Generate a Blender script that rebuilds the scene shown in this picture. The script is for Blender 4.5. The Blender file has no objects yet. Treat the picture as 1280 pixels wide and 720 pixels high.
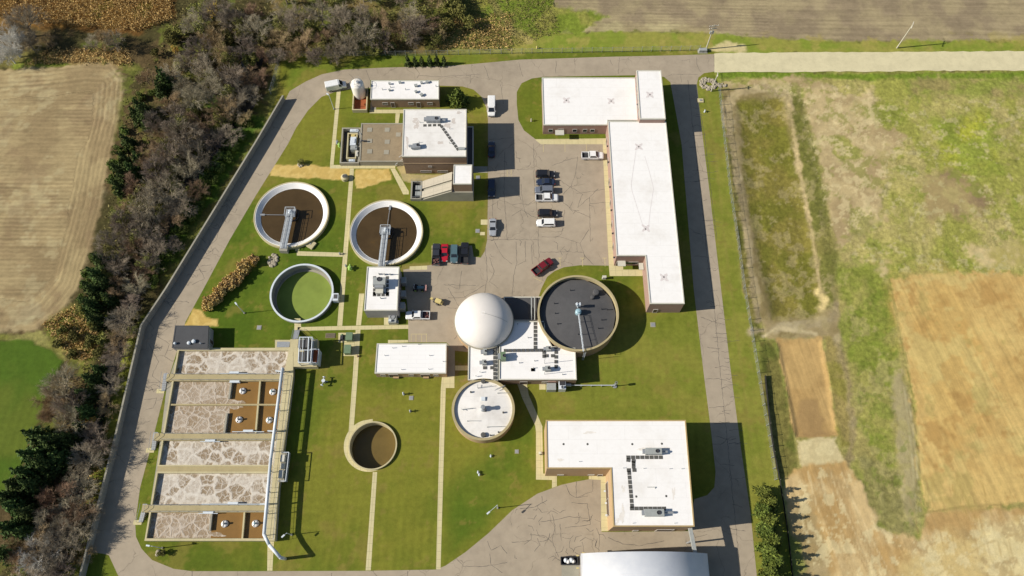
import bpy, bmesh, math, random
import numpy as np
from mathutils import Vector, Matrix
from mathutils.geometry import tessellate_polygon

# ------------------------------------------------------------------ camera model (drone, 170 m up, tilted 23 deg from straight down)
HC = 170.0; FPX = 944.0; TH = math.radians(23.0)
CT, ST = math.cos(TH), math.sin(TH)
def W(u, v, h=0.0):
    """point of the site seen at photo pixel (u,v), at height h above ground"""
    t = (360 - v)/FPX; x = (u - 640)/FPX
    s = (HC - h)/(CT - t*ST)
    return (x*s, (ST + t*CT)*s)
def WP(pts, h=0.0): return [W(u, v, h) for u, v in pts]
SUN_AZ = math.radians(6.5); SUN_EL = math.radians(33.5)

scene = bpy.context.scene
col = scene.collection
rng = random.Random(7)

# ------------------------------------------------------------------ colour helpers
KT = (1.24, 1.15, 1.14)
def lin(c):
    c = c/255.0
    return c/12.92 if c <= 0.04045 else ((c+0.055)/1.055)**2.4
def A(r, g, b):
    """base colour of a surface whose sunlit look in the photo is about (r,g,b)"""
    return tuple(min(0.86, lin(c)/k) for c, k in zip((r, g, b), KT))

# ------------------------------------------------------------------ materials
MATS = {}
def newmat(name):
    m = bpy.data.materials.new(name); m.use_nodes = True
    nt = m.node_tree; nt.nodes.clear()
    out = nt.nodes.new('ShaderNodeOutputMaterial'); bs = nt.nodes.new('ShaderNodeBsdfPrincipled')
    nt.links.new(bs.outputs[0], out.inputs[0])
    MATS[name] = m
    return m, nt, bs
def N(nt, typ, **kw):
    n = nt.nodes.new(typ)
    for k, v in kw.items():
        if k.startswith('i_'): n.inputs[k[2:].replace('_', ' ')].default_value = v
        else: setattr(n, k, v)
    return n
def noise(nt, vec, scale, detail=4, rough=0.6):
    n = N(nt, 'ShaderNodeTexNoise'); n.inputs['Scale'].default_value = scale
    n.inputs['Detail'].default_value = detail; n.inputs['Roughness'].default_value = rough
    if vec is not None: nt.links.new(vec, n.inputs['Vector'])
    return n.outputs[0]
def ramp(nt, fac, stops):
    r = N(nt, 'ShaderNodeValToRGB'); e = r.color_ramp.elements
    while len(e) < len(stops): e.new(0.5)
    for el, (p, c) in zip(e, stops):
        el.position = p; el.color = (*c, 1) if not isinstance(c, (int, float)) else (c, c, c, 1)
    nt.links.new(fac, r.inputs[0]); return r.outputs[0]
def mix(nt, fac, a, b, mode='MIX'):
    n = N(nt, 'ShaderNodeMix', data_type='RGBA', blend_type=mode)
    for s, v in ((0, fac), (6, a), (7, b)):
        if isinstance(v, (int, float)): n.inputs[s].default_value = v
        elif isinstance(v, tuple): n.inputs[s].default_value = (*v, 1)
        else: nt.links.new(v, n.inputs[s])
    return n.outputs[2]
def math_(nt, op, a, b=0.0, c=None):
    n = N(nt, 'ShaderNodeMath', operation=op)
    for i, v in enumerate((a, b, c)):
        if v is None: continue
        if isinstance(v, (int, float)): n.inputs[i].default_value = v
        else: nt.links.new(v, n.inputs[i])
    return n.outputs[0]
def pos(nt, obj=False):
    if obj:
        return N(nt, 'ShaderNodeTexCoord').outputs['Object']
    return N(nt, 'ShaderNodeNewGeometry').outputs['Position']
def bump(nt, bs, h, strength=0.3, dist=0.1):
    b = N(nt, 'ShaderNodeBump'); b.inputs['Strength'].default_value = strength; b.inputs['Distance'].default_value = dist
    nt.links.new(h, b.inputs['Height']); nt.links.new(b.outputs[0], bs.inputs['Normal'])

def plain(name, c, rough=0.7, var=0.18, scale=1.5, metal=0.0, obj=False, bmp=0.0, spec=0.4, rnd=0.0):
    m, nt, bs = newmat(name)
    p = pos(nt, obj)
    n1 = noise(nt, p, scale, 5); n2 = noise(nt, p, scale*9, 3)
    f = math_(nt, 'ADD', math_(nt, 'MULTIPLY', n1, 0.65), math_(nt, 'MULTIPLY', n2, 0.35))
    lo = tuple(x*(1-var) for x in c); hi = tuple(min(0.9, x*(1+var)) for x in c)
    cc = ramp(nt, f, [(0.32, lo), (0.68, hi)])
    if rnd:
        oi = N(nt, 'ShaderNodeObjectInfo').outputs['Random']
        hs = N(nt, 'ShaderNodeHueSaturation')
        nt.links.new(math_(nt, 'MULTIPLY_ADD', oi, 2*rnd, 1-rnd), hs.inputs['Value'])
        nt.links.new(math_(nt, 'MULTIPLY_ADD', oi, 0.05*rnd/0.3, 0.5-0.025*rnd/0.3), hs.inputs['Hue'])
        nt.links.new(cc, hs.inputs['Color']); cc = hs.outputs[0]
    nt.links.new(cc, bs.inputs['Base Color'])
    bs.inputs['Roughness'].default_value = rough; bs.inputs['Metallic'].default_value = metal
    bs.inputs['Specular IOR Level'].default_value = spec
    if bmp: bump(nt, bs, n2, bmp, 0.05)
    return m

def roof_mat(name, c, dirt, seam=3.0, amount=0.35):
    m, nt, bs = newmat(name); p = pos(nt)
    br = N(nt, 'ShaderNodeTexBrick'); nt.links.new(p, br.inputs['Vector'])
    br.inputs['Scale'].default_value = 1.0; br.inputs['Brick Width'].default_value = seam*4; br.inputs['Row Height'].default_value = seam
    br.inputs['Mortar Size'].default_value = 0.04; br.inputs['Mortar Smooth'].default_value = 0.8
    d1 = ramp(nt, noise(nt, p, 0.16, 6, 0.62), [(0.52, 0.0), (0.75, 1.0)])
    d2 = ramp(nt, noise(nt, p, 0.9, 5, 0.7), [(0.45, 0.0), (0.8, 1.0)])
    dm = math_(nt, 'MULTIPLY', math_(nt, 'ADD', math_(nt, 'MULTIPLY', d1, 0.7), math_(nt, 'MULTIPLY', d2, 0.4)), amount)
    cc = mix(nt, dm, c, dirt)
    cc = mix(nt, math_(nt, 'MULTIPLY', br.outputs['Fac'], 0.26), cc, tuple(x*0.45 for x in c))
    nt.links.new(cc, bs.inputs['Base Color']); bs.inputs['Roughness'].default_value = 0.75
    bs.inputs['Specular IOR Level'].default_value = 0.2
    return m

def wall_mat(name, c, c2, course=0.22):
    m, nt, bs = newmat(name); p = pos(nt)
    sx = N(nt, 'ShaderNodeSeparateXYZ'); nt.links.new(p, sx.inputs[0])
    band = noise(nt, None, 1.0, 2)
    z = math_(nt, 'MULTIPLY', sx.outputs[2], 1.0/course)
    fr = math_(nt, 'FRACT', z)
    mort = math_(nt, 'LESS_THAN', fr, 0.14)
    wv = math_(nt, 'ADD', sx.outputs[0], sx.outputs[1])
    cx = N(nt, 'ShaderNodeCombineXYZ'); nt.links.new(math_(nt, 'MULTIPLY', wv, 2.2), cx.inputs[0]); nt.links.new(math_(nt, 'FLOOR', z), cx.inputs[1])
    n1 = noise(nt, cx.outputs[0], 1.3, 1); n2 = noise(nt, p, 0.5, 5)
    f = math_(nt, 'ADD', math_(nt, 'MULTIPLY', n1, 0.5), math_(nt, 'MULTIPLY', n2, 0.5))
    cc = ramp(nt, f, [(0.3, c2), (0.7, c)])
    cc = mix(nt, math_(nt, 'MULTIPLY', mort, 0.35), cc, (0.35, 0.32, 0.28))
    nt.links.new(cc, bs.inputs['Base Color']); bs.inputs['Roughness'].default_value = 0.9
    return m

def concrete_mat(name, c, joint=0.0, var=0.16, stain=0.25):
    m, nt, bs = newmat(name); p = pos(nt)
    n1 = noise(nt, p, 0.35, 6, 0.65); n2 = noise(nt, p, 5.0, 4)
    f = math_(nt, 'ADD', math_(nt, 'MULTIPLY', n1, 0.6), math_(nt, 'MULTIPLY', n2, 0.4))
    cc = ramp(nt, f, [(0.3, tuple(x*(1-var) for x in c)), (0.7, tuple(min(.9, x*(1+var)) for x in c))])
    st = ramp(nt, noise(nt, p, 0.8, 6, 0.7), [(0.5, 0.0), (0.78, 1.0)])
    cc = mix(nt, math_(nt, 'MULTIPLY', st, stain), cc, tuple(x*0.5 for x in c))
    if joint:
        br = N(nt, 'ShaderNodeTexBrick'); nt.links.new(p, br.inputs['Vector'])
        br.offset = 0.0
        br.inputs['Scale'].default_value = 1.0; br.inputs['Brick Width'].default_value = joint; br.inputs['Row Height'].default_value = joint
        br.inputs['Mortar Size'].default_value = 0.04
        cc = mix(nt, math_(nt, 'MULTIPLY', br.outputs['Fac'], 0.4), cc, tuple(x*0.35 for x in c))
    nt.links.new(cc, bs.inputs['Base Color']); bs.inputs['Roughness'].default_value = 0.92
    bs.inputs['Specular IOR Level'].default_value = 0.2
    bump(nt, bs, n2, 0.25, 0.02)
    return m

def asphalt_mat(name, c):
    m, nt, bs = newmat(name); p = pos(nt)
    n0 = noise(nt, p, 0.06, 4, 0.6); n1 = noise(nt, p, 0.5, 5, 0.65); n2 = noise(nt, p, 14.0, 3)
    f = math_(nt, 'ADD', math_(nt, 'ADD', math_(nt, 'MULTIPLY', n0, 0.45), math_(nt, 'MULTIPLY', n1, 0.35)), math_(nt, 'MULTIPLY', n2, 0.2))
    cc = ramp(nt, f, [(0.33, tuple(x*0.76 for x in c)), (0.5, c), (0.67, tuple(x*1.18 for x in c))])
    # hairline cracks: two warped cell networks, only where the mask noise lets them through
    nw = N(nt, 'ShaderNodeTexNoise'); nw.inputs['Scale'].default_value = 0.35; nw.inputs['Detail'].default_value = 4; nt.links.new(p, nw.inputs['Vector'])
    off = N(nt, 'ShaderNodeVectorMath', operation='MULTIPLY_ADD'); nt.links.new(nw.outputs['Color'], off.inputs[0])
    off.inputs[1].default_value = (3.2, 3.2, 0); nt.links.new(p, off.inputs[2])
    total = None
    for sc, wdt, th in ((0.11, 0.010, 0.47), (0.30, 0.016, 0.57)):
        vo = N(nt, 'ShaderNodeTexVoronoi', feature='DISTANCE_TO_EDGE', voronoi_dimensions='2D'); vo.inputs['Scale'].default_value = sc
        nt.links.new(off.outputs[0], vo.inputs['Vector'])
        ln = ramp(nt, vo.outputs['Distance'], [(0.0, 1.0), (wdt, 0.0)])
        mk = ramp(nt, noise(nt, p, 0.07 if sc < .2 else 0.09, 3), [(th, 0.0), (th+0.06, 1.0)])
        v = math_(nt, 'MULTIPLY', ln, mk)
        total = v if total is None else math_(nt, 'MAXIMUM', total, v)
    cc = mix(nt, math_(nt, 'MULTIPLY', total, 0.55), cc, tuple(x*0.25 for x in c))
    st = ramp(nt, noise(nt, p, 0.22, 6, 0.7), [(0.6, 0.0), (0.8, 1.0)])
    cc = mix(nt, math_(nt, 'MULTIPLY', st, 0.3), cc, tuple(x*0.55 for x in c))
    nt.links.new(cc, bs.inputs['Base Color']); bs.inputs['Roughness'].default_value = 0.9
    bs.inputs['Specular IOR Level'].default_value = 0.25
    bump(nt, bs, n2, 0.2, 0.02)
    return m

def foam_mat(name, brownness):
    m, nt, bs = newmat(name); p = pos(nt)
    nw = N(nt, 'ShaderNodeTexNoise'); nw.inputs['Scale'].default_value = 0.8; nw.inputs['Detail'].default_value = 5; nt.links.new(p, nw.inputs['Vector'])
    off = N(nt, 'ShaderNodeVectorMath', operation='MULTIPLY_ADD'); nt.links.new(nw.outputs['Color'], off.inputs[0])
    off.inputs[1].default_value = (1.9, 1.9, 0); nt.links.new(p, off.inputs[2])
    foam = A(226, 212, 198); foam2 = A(204, 187, 172); brown = A(148, 123, 95)
    th = brownness > 0.1
    def vor(scale, feat):
        v = N(nt, 'ShaderNodeTexVoronoi', feature=feat, voronoi_dimensions='2D'); v.inputs['Scale'].default_value = scale
        nt.links.new(off.outputs[0], v.inputs['Vector']); return v
    big = vor(0.36, 'DISTANCE_TO_EDGE'); cid = vor(0.36, 'F1')
    sc_ = N(nt, 'ShaderNodeSeparateColor'); nt.links.new(cid.outputs['Color'], sc_.inputs[0])
    e1 = ramp(nt, big.outputs['Distance'], [(0.05, 0.0), (0.16, 1.0)] if not th else [(0.02, 0.0), (0.10, 1.0)])
    mid = vor(0.85, 'DISTANCE_TO_EDGE')
    e2 = ramp(nt, mid.outputs['Distance'], [(0.03, 0.0), (0.12, 1.0)])
    sml = vor(2.2, 'DISTANCE_TO_EDGE')
    e3 = ramp(nt, sml.outputs['Distance'], [(0.03, 0.0), (0.14, 1.0)])
    act = ramp(nt, sc_.outputs[0], [(0.16, 0.3), (0.30, 1.0)] if not th else [(0.1, 0.7), (0.3, 1.0)])
    patch = ramp(nt, noise(nt, p, 0.2, 4, 0.6), [(0.34, 0.45), (0.50, 1.0)])
    mk = math_(nt, 'MULTIPLY', math_(nt, 'MULTIPLY', e1, math_(nt, 'MULTIPLY_ADD', e2, 0.75, 0.25)), math_(nt, 'MULTIPLY', act, math_(nt, 'MULTIPLY', patch, math_(nt, 'MULTIPLY_ADD', e3, 0.35, 0.65))))
    sp = ramp(nt, noise(nt, p, 2.2, 5, 0.7), [(0.54, 0.0), (0.63, 0.7)])
    mk = math_(nt, 'MAXIMUM', mk, math_(nt, 'MULTIPLY', sp, math_(nt, 'MULTIPLY', e1, 0.8)))
    fc = ramp(nt, noise(nt, p, 1.2, 5), [(0.35, foam2), (0.65, foam)])
    if brownness > 0.1: fc = mix(nt, 0.4, fc, A(176, 150, 126)); brown = A(156, 130, 102)
    cc = mix(nt, mk, fc, brown)
    nt.links.new(cc, bs.inputs['Base Color']); bs.inputs['Roughness'].default_value = 0.6
    bs.inputs['Specular IOR Level'].default_value = 0.25
    bump(nt, bs, math_(nt, 'SUBTRACT', 1.0, mk), 0.4, 0.15)
    return m

def water_mat(name, c, rough=0.25, var=0.12, scale=0.5, c2=None, spec=0.3):
    m, nt, bs = newmat(name); p = pos(nt)
    n1 = noise(nt, p, scale, 5, 0.6)
    cc = ramp(nt, n1, [(0.3, tuple(x*(1-var) for x in c)), (0.62, tuple(x*(1+var) for x in c)), (0.75, c2 or tuple(x*(1+var) for x in c))])
    nt.links.new(cc, bs.inputs['Base Color']); bs.inputs['Roughness'].default_value = rough
    bs.inputs['Specular IOR Level'].default_value = spec
    bump(nt, bs, noise(nt, p, 3.0, 3), 0.08, 0.03)
    return m

def leaf_mat(name, c, c2, rnd=0.3):
    m, nt, bs = newmat(name)
    gi = N(nt, 'ShaderNodeNewGeometry').outputs['Random Per Island']
    cc = ramp(nt, gi, [(0.0, c2), (0.55, c), (1.0, tuple(x*1.35 for x in c))])
    oi = N(nt, 'ShaderNodeObjectInfo').outputs['Random']
    hs = N(nt, 'ShaderNodeHueSaturation')
    nt.links.new(math_(nt, 'MULTIPLY_ADD', oi, 2*rnd, 1-rnd), hs.inputs['Value'])
    nt.links.new(math_(nt, 'MULTIPLY_ADD', oi, 0.03, 0.485), hs.inputs['Hue'])
    nt.links.new(cc, hs.inputs['Color'])
    nt.links.new(hs.outputs[0], bs.inputs['Base Color'])
    bs.inputs['Roughness'].default_value = 0.8; bs.inputs['Specular IOR Level'].default_value = 0.15
    return m

def car_paint(name, c, metal=0.0):
    m, nt, bs = newmat(name)
    n1 = noise(nt, pos(nt, True), 2.5, 4)
    nt.links.new(ramp(nt, n1, [(0.3, tuple(x*0.88 for x in c)), (0.7, tuple(min(.9, x*1.06) for x in c))]), bs.inputs['Base Color'])
    bs.inputs['Roughness'].default_value = 0.3; bs.inputs['Metallic'].default_value = metal
    bs.inputs['Coat Weight'].default_value = 0.5; bs.inputs['Coat Roughness'].default_value = 0.1
    return m

M = {}
M['roof_white'] = roof_mat('white_roof_membrane', (0.80, 0.785, 0.76), (0.52, 0.47, 0.40), 3.0, 0.42)
M['roof_white_dirty'] = roof_mat('stained_roof_membrane', (0.74, 0.72, 0.68), (0.40, 0.36, 0.31), 2.6, 0.5)
M['roof_shed'] = roof_mat('white_metal_roof', (0.80, 0.79, 0.77), (0.6, 0.56, 0.5), 1.0, 0.2)
M['roof_dark'] = plain('dark_roof_felt', A(80, 78, 80), 0.85, 0.12, 0.8)
M['roof_grey'] = plain('grey_roof_felt', A(88, 84, 84), 0.8, 0.14, 0.5)
M['deck'] = concrete_mat('brown_roof_gravel', A(158, 138, 112), 0, 0.2, 0.35)
M['coping'] = plain('pale_metal_coping', A(215, 205, 190), 0.5, 0.08, 2.0)
M['coping_tan'] = plain('tan_metal_coping', A(190, 160, 112), 0.6, 0.1, 2.0)
M['brick_brown'] = wall_mat('brown_brick', (0.30, 0.20, 0.125), (0.22, 0.14, 0.085))
M['brick_pink'] = wall_mat('pink_brick', (0.36, 0.235, 0.19), (0.28, 0.175, 0.135))
M['brick_tan'] = wall_mat('tan_brick', (0.46, 0.32, 0.17), (0.38, 0.25, 0.13))
M['panel_grey'] = wall_mat('grey_siding', (0.34, 0.33, 0.32), (0.28, 0.27, 0.26), 0.5)
M['concrete'] = concrete_mat('pale_concrete', A(206, 188, 148), 0)
M['concrete_path'] = concrete_mat('path_concrete', A(216, 198, 152), 1.6, 0.1, 0.12)
M['concrete_grey'] = concrete_mat('grey_concrete', A(168, 158, 142), 0)
M['concrete_tan'] = concrete_mat('tan_concrete', A(186, 166, 126), 0, 0.12, 0.35)
M['concrete_wall'] = concrete_mat('wall_concrete', A(158, 150, 140), 3.0, 0.12, 0.3)
M['ramp'] = concrete_mat('pale_ramp_concrete', A(186, 172, 154), 2.5, 0.08, 0.25)
M['asphalt'] = asphalt_mat('worn_asphalt', A(176, 157, 136))
M['gravel'] = concrete_mat('pale_gravel', A(220, 203, 164), 0, 0.14, 0.3)
M['crackseal'] = plain('crack_sealant', (0.085, 0.075, 0.065), 0.8, 0.3, 0.8)
M['yellow_line'] = plain('faded_yellow_paint', A(204, 182, 134), 0.8)
M['white_fibre'] = plain('white_fibreglass', (0.80, 0.78, 0.74), 0.45, 0.06, 1.0)
M['white_tank'] = plain('cream_tank_paint', (0.78, 0.74, 0.66), 0.4, 0.06, 1.5)
M['dome'] = plain('white_dome_fabric', (0.70, 0.66, 0.61), 0.5, 0.035, 0.5)
M['arch_metal'] = None
M['galv'] = plain('galvanised_steel', A(170, 168, 170), 0.45, 0.15, 3.0, 0.3)
M['steel_light'] = plain('pale_painted_steel', A(222, 222, 226), 0.4, 0.08, 2.0)
M['steel_blue'] = plain('pale_blue_machine_paint', A(160, 186, 196), 0.4, 0.15, 2.0)
M['steel_dark'] = plain('dark_steel', (0.045, 0.045, 0.05), 0.5)
M['pad_dark'] = plain('dark_rubber_pad', A(92, 88, 84), 0.9, 0.2, 4)
M['unit_grey'] = plain('grey_unit_paint', A(168, 166, 162), 0.5, 0.12, 2.0)
M['green_box'] = plain('green_cabinet_paint', A(116, 134, 104), 0.5, 0.1, 2.0)
M['glass'] = plain('dark_glass', (0.02, 0.024, 0.03), 0.12, 0.1, 1, spec=0.6)
M['door'] = plain('brown_door_paint', (0.09, 0.06, 0.045), 0.6)
M['frame'] = plain('window_frame_paint', (0.45, 0.43, 0.4), 0.5)
M['rust_floor'] = plain('red_brown_liner', A(160, 84, 46), 0.8, 0.25, 1.2)
M['foam'] = foam_mat('white_foam_scum', 0.0)
M['foam_thin'] = foam_mat('thin_brown_foam', 0.16)
M['water_brown'] = water_mat('brown_tank_water', A(144, 106, 58), 0.3, 0.08, 0.35)
M['water_dark'] = water_mat('dark_clarifier_water', A(80, 62, 40), 0.22, 0.14, 0.25, A(96, 72, 40), 0.25)
M['water_green'] = water_mat('green_duckweed_water', A(134, 146, 68), 0.7, 0.10, 0.3, A(146, 136, 70), 0.1)
M['water_olive'] = water_mat('olive_tank_water', A(112, 92, 52), 0.25, 0.1, 0.3)
M['creek'] = water_mat('creek_water', (0.05, 0.045, 0.035), 0.15, 0.2, 0.3)
M['bark'] = plain('grey_bark', (0.26, 0.21, 0.16), 0.9, 0.25, 3, rnd=0.2)
M['bark_dark'] = plain('brown_bark', (0.14, 0.10, 0.065), 0.9, 0.25, 3, rnd=0.2)
M['twig_grey'] = plain('grey_brown_twigs', (0.29, 0.24, 0.17), 0.9, 0.25, 1.0, rnd=0.3)
M['twig_brown'] = plain('russet_twigs', (0.32, 0.225, 0.125), 0.9, 0.25, 1.0, rnd=0.25)
M['twig_pale'] = plain('white_bark', (0.62, 0.60, 0.54), 0.8, 0.15, 2.0)
M['leaf_ever'] = leaf_mat('evergreen_needles', (0.07, 0.105, 0.028), (0.03, 0.055, 0.016), 0.25)
M['leaf_olive'] = leaf_mat('olive_leaves', (0.19, 0.18, 0.05), (0.10, 0.105, 0.028), 0.3)
M['leaf_green'] = leaf_mat('fresh_green_leaves', (0.11, 0.15, 0.03), (0.05, 0.08, 0.016), 0.25)
M['leaf_yellow'] = leaf_mat('yellow_leaves', (0.50, 0.34, 0.08), (0.30, 0.20, 0.05), 0.12)
M['leaf_lime'] = leaf_mat('yellow_green_needles', (0.125, 0.15, 0.028), (0.045, 0.065, 0.014), 0.12)
M['leaf_cypress'] = leaf_mat('dark_cypress_needles', (0.075, 0.095, 0.03), (0.03, 0.045, 0.014), 0.15)
M['leaf_dry'] = leaf_mat('dry_corn_leaves', (0.50, 0.34, 0.13), (0.26, 0.16, 0.055), 0.1)
M['leaf_tan'] = leaf_mat('dry_grass_blades', (0.52, 0.37, 0.14), (0.30, 0.21, 0.08), 0.12)
M['leaf_weed'] = leaf_mat('weedy_leaves', (0.24, 0.215, 0.075), (0.12, 0.115, 0.04), 0.2)
M['rock'] = plain('pale_rock', A(170, 155, 135), 0.9, 0.35, 1.5)
M['wood_pole'] = plain('weathered_pole_wood', A(196, 184, 164), 0.85, 0.15, 3)
M['black_plastic'] = plain('black_silt_cloth', (0.02, 0.02, 0.02), 0.7)
M['tyre'] = plain('tyre_rubber', (0.02, 0.02, 0.02), 0.85)
M['rim'] = plain('wheel_alloy', (0.5, 0.5, 0.5), 0.35, metal=0.6)
M['lamp_clear'] = plain('headlight_plastic', (0.32, 0.32, 0.31), 0.2)
M['lamp_red'] = plain('tail_light_plastic', (0.35, 0.02, 0.02), 0.25)
M['bed_liner'] = plain('bed_liner', (0.03, 0.03, 0.032), 0.85)
M['lime_paint'] = plain('lime_green_paint', (0.35, 0.55, 0.12), 0.5)
M['tan_paint'] = plain('tan_machine_paint', A(222, 196, 130), 0.5, 0.12, 2)

# ------------------------------------------------------------------ mesh builder
def ccw(poly):
    a = sum(p[0]*q[1]-q[0]*p[1] for p, q in zip(poly, poly[1:]+poly[:1]))
    return poly if a > 0 else poly[::-1]
def offset(poly, d):
    """inset (d>0) a CCW polygon"""
    out = []; n = len(poly)
    for i in range(n):
        p0, p1, p2 = Vector(poly[i-1]), Vector(poly[i]), Vector(poly[(i+1) % n])
        e1 = (p1-p0).normalized(); e2 = (p2-p1).normalized()
        n1 = Vector((-e1.y, e1.x)); n2 = Vector((-e2.y, e2.x))
        b = n1+n2; k = d/max(0.25, b.dot(n1))
        q = p1 + b*k
        out.append((q.x, q.y))
    return out
class MB:
    def __init__(s): s.v = []; s.f = []
    def add(s, vs, fs):
        o = len(s.v); s.v.extend(vs); s.f.extend([tuple(i+o for i in f) for f in fs]); return s
    def prism(s, poly, z0, z1, top=True, bottom=True):
        poly = ccw([tuple(p[:2]) for p in poly]); n = len(poly)
        zz0 = z0 if isinstance(z0, (list, tuple)) else [z0]*n
        zz1 = z1 if isinstance(z1, (list, tuple)) else [z1]*n
        vs = [(x, y, a) for (x, y), a in zip(poly, zz0)]+[(x, y, a) for (x, y), a in zip(poly, zz1)]
        fs = [(i, (i+1) % n, n+(i+1) % n, n+i) for i in range(n)]
        if top: fs.append(tuple(range(n, 2*n)))
        if bottom: fs.append(tuple(range(n-1, -1, -1)))
        return s.add(vs, fs)
    def ring(s, outer, inner, z0, z1, zi=None):
        """wall ring between two polygons with the same vertex count"""
        n = len(outer); zi = z0 if zi is None else zi
        vs = [(x, y, z0) for x, y in outer]+[(x, y, z1) for x, y in outer]+[(x, y, z1) for x, y in inner]+[(x, y, zi) for x, y in inner]
        fs = []
        for i in range(n):
            j = (i+1) % n
            fs += [(i, j, n+j, n+i), (n+i, n+j, 2*n+j, 2*n+i), (2*n+i, 2*n+j, 3*n+j, 3*n+i)]
        return s.add(vs, fs)
    def box(s, c, size, rz=0.0, tilt=None):
        sx, sy, sz = (q/2 for q in size); ca, sa = math.cos(rz), math.sin(rz)
        vs = []
        for z in (-sz, sz):
            for x, y in ((-sx, -sy), (sx, -sy), (sx, sy), (-sx, sy)):
                vs.append((c[0]+x*ca-y*sa, c[1]+x*sa+y*ca, c[2]+z))
        return s.add(vs, [(3, 2, 1, 0), (4, 5, 6, 7), (0, 1, 5, 4), (1, 2, 6, 5), (2, 3, 7, 6), (3, 0, 4, 7)])
    def tube(s, p0, p1, r0, r1=None, n=8, cap=True):
        r1 = r0 if r1 is None else r1
        p0 = Vector(p0); p1 = Vector(p1); d = (p1-p0)
        if d.length < 1e-6: return s
        d.normalize(); a = d.orthogonal().normalized(); b = d.cross(a)
        vs = []
        for p, r in ((p0, r0), (p1, r1)):
            for i in range(n):
                t = 2*math.pi*i/n; q = p+(a*math.cos(t)+b*math.sin(t))*r; vs.append(tuple(q))
        fs = [(i, (i+1) % n, n+(i+1) % n, n+i) for i in range(n)]
        if cap: fs += [tuple(range(n-1, -1, -1)), tuple(range(n, 2*n))]
        return s.add(vs, fs)
    def path(s, pts, r, n=8):
        for a, b in zip(pts, pts[1:]): s.tube(a, b, r, r, n)
        return s
    def lathe(s, cx, cy, prof, n=48, cap0=False, cap1=False):
        vs = []; fs = []
        for r, z in prof:
            for i in range(n):
                t = 2*math.pi*i/n; vs.append((cx+r*math.cos(t), cy+r*math.sin(t), z))
        for k in range(len(prof)-1):
            for i in range(n):
                j = (i+1) % n; fs.append((k*n+i, k*n+j, (k+1)*n+j, (k+1)*n+i))
        if cap0: fs.append(tuple(range(n-1, -1, -1)))
        if cap1: fs.append(tuple(range((len(prof)-1)*n, len(prof)*n)))
        return s.add(vs, fs)
    def sheet(s, poly, z, holes=()):
        loops = [[Vector((x, y, 0)) for x, y in ccw(poly)]]+[[Vector((x, y, 0)) for x, y in ccw(h)[::-1]] for h in holes]
        vs = [(p.x, p.y, z) for l in loops for p in l]
        tris = tessellate_polygon(loops)
        fs = []
        for t in tris:
            a, b, c = (Vector(vs[i]) for i in t)
            fs.append(tuple(t) if (b-a).cross(c-a).z > 0 else tuple(t)[::-1])
        return s.add(vs, fs)
    def strip(s, pts, w, z):
        """flat ribbon"""
        n = len(pts); L = []
        for i, p in enumerate(pts):
            a = Vector(pts[max(0, i-1)][:2]); b = Vector(pts[min(n-1, i+1)][:2]); d = (b-a).normalized(); nn = Vector((-d.y, d.x))
            ww = w[i] if isinstance(w, (list, tuple)) else w
            L.append((p[0]+nn.x*ww/2, p[1]+nn.y*ww/2, z)); L.append((p[0]-nn.x*ww/2, p[1]-nn.y*ww/2, z))
        return s.add(L, [(2*i, 2*i+1, 2*i+3, 2*i+2) for i in range(n-1)])
    def build(s, name, mat, parent=None, smooth=False, bevel=0.0):
        me = bpy.data.meshes.new(name)
        off = Vector(parent.location) if parent is not None else Vector((0, 0, 0))
        if parent is not None and parent.parent is not None: off = off + Vector(parent.parent.location)
        if parent is not None and parent.get('_local'): off = Vector((0, 0, 0))
        vs = [(x-off.x, y-off.y, z-off.z) for x, y, z in s.v] if off.length else s.v
        me.from_pydata(vs, [], s.f); me.update()
        o = bpy.data.objects.new(name, me); col.objects.link(o)
        if mat is not None: me.materials.append(mat)
        if parent is not None: o.parent = parent
        if smooth: me.polygons.foreach_set('use_smooth', [True]*len(me.polygons))
        if bevel:
            bm = bmesh.new(); bm.from_mesh(me)
            bmesh.ops.bevel(bm, geom=list(bm.edges), offset=bevel, segments=2, affect='EDGES', profile=0.6, clamp_overlap=True)
            bm.to_mesh(me); bm.free()
        return o

def tag(o, label, cat, group=None):
    o['label'] = label; o['category'] = cat
    if group: o['group'] = group
    return o
def thing(name, label, cat, loc, group=None):
    o = bpy.data.objects.new(name, None); col.objects.link(o)
    o.location = (loc[0], loc[1], loc[2] if len(loc) > 2 else 0.0)
    o.empty_display_size = 0.5
    return tag(o, label, cat, group)
def struct(name, mb, mat):
    o = mb.build(name, mat); o['kind'] = 'structure'; return o
def stuff(name, mb, mat):
    o = mb.build(name, mat); o['kind'] = 'stuff'; return o
def copy_tree(o, parent=None):
    c = o.copy(); col.objects.link(c)
    if parent is not None: c.parent = parent
    for ch in list(o.children): copy_tree(ch, c)
    return c
def cen(poly): return (sum(p[0] for p in poly)/len(poly), sum(p[1] for p in poly)/len(poly))

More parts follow.
